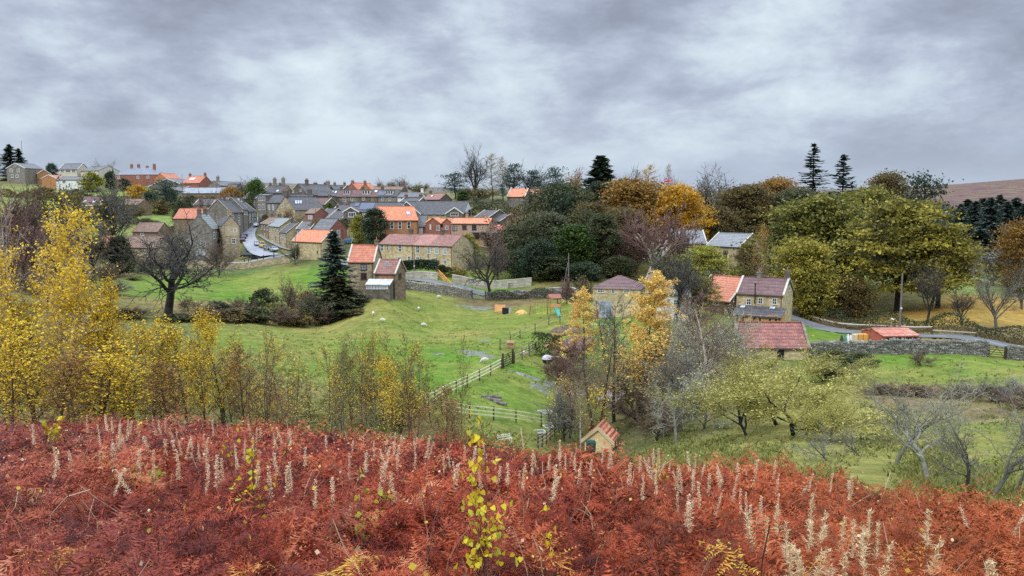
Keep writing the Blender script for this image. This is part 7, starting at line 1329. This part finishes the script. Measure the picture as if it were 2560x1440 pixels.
def canopy_d(px, py, h):
    for d in np.arange(3.0, 40, .15):
        g = G(px, float(d)); 
        if proj(g + Vector((0, 0, h)))[1] <= py: return float(d)
    return interp(px, BX, BD)
# ---- willowherb and grass plumes gone to seed
FLUFF = leafmat('seed_fluff', [(.60,.41,.25), (.80,.60,.39), (.86,.71,.50)], .3); PLUME = leafmat('grass_plume', [(.58,.43,.22), (.72,.57,.32), (.78,.66,.44)], .3); STEMM = bark('dry_stalk', (.14,.06,.045), (.30,.17,.11), 12)
def wisps(rs, n, z0, z1, L, spread, wd, droop, curl):
    V = []
    for i in range(n):
        t = rs.random(); z = lerp(z0, z1, t); a = rs.uniform(0, 6.283); l = L * rs.uniform(.5, 1.2) * (1 - .55 * t); d = np.array([math.cos(a) * spread, math.sin(a) * spread, rs.uniform(.2, 1.0)]); d /= np.linalg.norm(d); o = np.array([rs.normal(0, .006), rs.normal(0, .006), z]); s = nrm(np.cross(d, rs.normal(0, 1, 3))) * wd; k = 4
        for j in range(k):
            q = o + d * l / k; w0, w1 = s * (1 - j / k), s * (1 - (j + 1) / k); V += [o - w0, o + w0, q + w1, q - w1]; d = nrm(d + rs.normal(0, curl, 3) + [0, 0, -droop]); o = q
    return np.array(V)
def stalk_proto(seed, plume):
    rs = np.random.RandomState(seed); H = 1.3; segs = []; p = np.zeros(3); d = np.array([0, 0, 1.0])
    for k in range(7): d = nrm(d + rs.normal(0, .035, 3)); q = p + d * H / 7; segs.append((*p, *q, .0055 - .0006 * k, .0055 - .0006 * (k + 1))); p = q
    segs = np.array(segs); tv, tq = tubes(segs, 5)
    V = wisps(rs, 210 if not plume else 130, .86 if not plume else .92, 1.3, .05 if not plume else .10, .42 if not plume else .42, .0052 if not plume else .0042, .38 if not plume else .30, .45 if not plume else .25)
    off = np.array([np.interp(V[:, 2], [0, H], [0, p[0]]), np.interp(V[:, 2], [0, H], [0, p[1]]), V[:, 2] * 0]).T; V = V + off
    t = np_mesh('stem', tv, [tq], STEMM, None, True); c = np_mesh('seed_head', V, [np.arange(len(V)).reshape(-1, 4)], PLUME if plume else FLUFF, {'tint': np.repeat(rs.random(len(V) // 16), 16)}); return t, c
SP = [stalk_proto(i, False) for i in range(5)]; PP = [stalk_proto(40 + i, True) for i in range(4)]
def stalk(px, top, vis, plume, rg, label, group):
    d = canopy_d(px, top + vis, .74); h = max(P(px, top, d).z - G(px, d).z, .85); t, c = rg.choice(PP if plume else SP); r = empty('grass_plume' if plume else 'willowherb_stalk', G(px, d, -.02), rg.random() * 6.28, label, 'grass plume' if plume else 'seed stalk', group); r.scale = ((.65 + rg.random() * .5 if plume else .8 + rg.random() * .7),) * 2 + (h / 1.3,); r.rotation_euler.x = rg.gauss(0, .07); r.rotation_euler.y = rg.gauss(0, .09); link('stem', t, r); link('seed_head', c, r)
rg = random.Random(31); LW = 'thin dead willowherb stalk with a pale fluffy seed head standing in the red bracken'; GW = 'willowherb stalks gone to seed'
for a, y in [(22,1072),(88,1060),(222,1035),(264,1060),(275,1035),(298,1068),(312,1050),(178,1110),(396,1070),(425,1095),(436,1095),(480,1096),(384,1118),(236,1138),(400,1150),(505,1155),(545,1155),(565,1145),(640,1150),(690,1165),(720,1150),(738,1150),(732,1060),(785,1190),(118,1130),(66,1140),(280,1115),(345,1130),(455,1130),(610,1110),(1327,1072),(1405,1105),(1370,1165),(1440,1125),(1490,1110),(1510,1125),(985,1080),(870,1130),(835,1185),(1160,1120),(1120,1160),(940,1160),(1640,1120),(1630,1125),(1600,1180),(1720,1130),(1735,1130),(1815,1155),(1870,1150),(1925,1145),(1760,1210),(1700,1220),(1725,1240),(1850,1240),(1050,1090),(1015,1180),(1290,1150),(1560,1150),(1680,1160)]: stalk(a, y, rg.uniform(38, 66), False, rg, LW, GW)
for i in range(110): a = rg.choice([rg.gauss(480, 60), rg.gauss(300, 50), rg.gauss(720, 50), rg.gauss(960, 60), rg.gauss(1350, 90), rg.gauss(1720, 90), rg.gauss(1900, 70), rg.uniform(-40, 2600)]); y = interp(a, BX, BY) + rg.uniform(0, 110) * rg.random() - 10; stalk(a, y, rg.uniform(12, 46), False, rg, LW, GW)
LP = 'bright straw-coloured feathery grass plume in the cluster at the lower right'; GP = 'straw grass plumes in the lower right cluster'
for a, y in [(2118,1180),(2305,1280),(2000,1230),(1945,1250),(1960,1275),(2040,1268),(2030,1300),(2080,1290),(2120,1290),(2155,1280),(2170,1310),(1990,1310),(2130,1335),(2010,1340),(2060,1340),(1910,1280),(2280,1335),(1930,1300),(2045,1325),(2140,1310),(2095,1330),(1975,1335),(2165,1345),(2020,1360),(2120,1365),(1955,1320),(2545,1385),(2510,1395)]: stalk(a, y, rg.uniform(55, 95), True, rg, LP if a < 2320 and a > 1900 else 'straw grass plume at the lower right corner', GP)
# ---- young birches and seedlings standing in the bracken
HEART = np.array([(0,0),(.30,-.10),(.52,.12),(.50,.42),(.28,.78),(0,1.12)])
def hearts(rs, C_, size, hang=.7):
    V = []; Fc = []; b = 0; Tn = []
    for c in C_:
        a = nrm(rs.normal(0, .5, 3) + [0, 0, -hang]); nr = nrm(np.cross(a, rs.normal(0, 1, 3))); s_ = np.cross(nr, a); k = size * rs.uniform(.65, 1.2); fo = rs.uniform(.05, .35)
        o = c + nrm(rs.normal(0, 1, 3)) * .01; R_ = [o + (s_ * x + a * y + nr * abs(x) * fo) * k for x, y in HEART]; L_ = [o + (-s_ * x + a * y + nr * abs(x) * fo) * k for x, y in HEART[1:5]]
        V += R_ + L_; Fc.append([b, b+1, b+2, b+3, b+4, b+5]); Fc.append([b, b+5, b+9, b+8, b+7, b+6]); b += 10; Tn += [rs.random()] * 10
    return np.array(V), np.array(Fc), np.array(Tn)
YL = leafmat('birch_leaf_yellow', [(.44,.42,.03), (.62,.52,.02), (.70,.55,.03), (.66,.40,.02), (.36,.42,.05)], .35, .45, .1); LL = leafmat('birch_leaf_lime', [(.30,.36,.06), (.45,.46,.06), (.58,.52,.06)], .35, .45, .1)
def sapling(name, label, px, d, top, stems, spread, nl, lo, size, mat, seed, tw=14, r=.008, lw=1.0):
    rs = np.random.RandomState(seed); b = G(px, d, -.03); H = P(px, top, d).z - b.z; segs = []; tips = []
    for s in range(stems):
        hh = H * (1 if s == 0 else rs.uniform(.55, .95)); a = rs.uniform(0, 6.283); lean = np.array([math.cos(a), math.sin(a), 0]) * spread * H * (0.15 if s == 0 else rs.uniform(.3, 1)); k = 10; pts = [lean * (i / k) ** 1.4 + np.array([0, 0, hh * i / k]) + rs.normal(0, .006 * H, 3) * (i > 0) for i in range(k + 1)]
        rr = r * (1 if s == 0 else .75)
        for i in range(k): segs.append((*pts[i], *pts[i+1], rr * (1 - .85 * i / k), rr * (1 - .85 * (i+1) / k)))
        for j in range(tw):
            t = lerp(.3, .99, (j + rs.random()) / tw); i = min(int(t * k), k - 1); o = pts[i] + (pts[i+1] - pts[i]) * (t * k - i); aa = rs.uniform(0, 6.283); dd = nrm(np.array([math.cos(aa), math.sin(aa), rs.uniform(.5, 1.5)])); l = H * .24 * (1.1 - t) * rs.uniform(.6, 1.3) + .03; m_ = 4
            for u in range(m_): q = o + dd * l / m_; segs.append((*o, *q, .0026 * (1 - u / 5), .0026 * (1 - (u + 1) / 5))); dd = nrm(dd + rs.normal(0, .18, 3)); o = q; tips.append(q)
    tips = np.array(tips); w_ = np.where(tips[:, 2] > lo * H, 1.0, .07); idx = rs.choice(len(tips), nl, p=w_ / w_.sum()); e = empty(name, b, 0, label, 'sapling')
    tv, tq = tubes(np.array(segs), 5); link('stem', np_mesh('stem', tv, [tq], BK_RED, None, True), e); V, Fq, Tn = hearts(rs, tips[idx] + rs.normal(0, .012, (nl, 3)), size); link('leaves', np_mesh('leaves', V, [Fq], mat, {'tint': Tn}), e); return e
sapling('birch_sapling', 'foremost birch sapling with bright yellow heart-shaped leaves, bottom centre', 1222, 4.7, 1042, 6, .13, 170, .48, .035, YL, 3)
sapling('birch_sapling', 'leggy nearly leafless sapling with a few yellow leaves left of centre', 640, 7.6, 1060, 6, .22, 46, .42, .045, YL, 8, r=.012)
sapling('birch_sapling', 'small sapling with dense yellow leaves at the far left of the bracken', 152, 17, 1040, 4, .25, 150, .55, .07, YL, 11)
sapling('birch_sapling', 'sprawling low sapling with lime leaves in the left bracken', 352, 9.5, 1160, 7, .45, 110, .5, .05, LL, 14)
sapling('birch_sapling', 'little lime leaved seedling left of the foremost sapling', 905, 7.2, 1180, 4, .22, 55, .45, .045, LL, 17)
sapling('birch_sapling', 'tiny yellow seedling right of the foremost sapling', 1378, 5.6, 1268, 2, .1, 16, .6, .04, YL, 20, r=.005)
sapling('birch_sapling', 'small yellow leaved seedling at the bracken edge by the yellow shed', 1648, 15, 1160, 3, .35, 60, .55, .06, YL, 23)
sapling('birch_sapling', 'thin bare sapling standing in the bracken below the field fence', 590, 12, 1075, 4, .2, 14, .5, .05, YL, 26, r=.011)
sapling('birch_sapling', 'small yellow speckled sapling in the left bracken near the brow', 350, 21, 1050, 4, .3, 60, .5, .07, YL, 29)
# ---- single fern fronds that are still yellow or orange
FERN = [leafmat('yellow_fern', [(.58,.33,.04), (.68,.45,.08)], .3, .6, .1), leafmat('orange_fern', [(.50,.19,.035), (.62,.30,.07)], .3, .6, .1)]
def fern(label, px, top, s, c, seed, rz):
    rs = np.random.RandomState(seed); d = canopy_d(px, top, .82); V = frond(rs, 0, .85) * s; o = link('fern_frond', np_mesh('fern_frond', V, [np.arange(len(V)).reshape(-1, 3)], FERN[c], {'tint': np.repeat(rs.random(len(V) // 3), 3)})); tag(o, label, 'fern'); o.location = G(px, d, .18); o.rotation_euler = (0, 0, rz)
for a, t, s, c, rz, l in [(1960,1385,.95,0,2.8,'big arching yellow fern frond at the lower right'),(690,1372,.9,0,.3,'yellow fern frond curling at the bottom left of centre'),(270,1330,.9,1,2.9,'orange arching fern frond at the lower left'),(1930,1402,.8,1,.4,'orange fern frond under the big yellow one'),(1430,1345,.8,1,1.9,'orange fern tuft in the dark hollow right of the foremost sapling'),(30,1325,.8,1,.2,'orange fern frond at the left edge'),(475,1400,.8,1,1.2,'rusty fern frond at the bottom left'),(2230,1300,.7,1,.5,'orange fern frond right of the straw plumes')]: fern(l, a, t, s, c, int(a), rz)
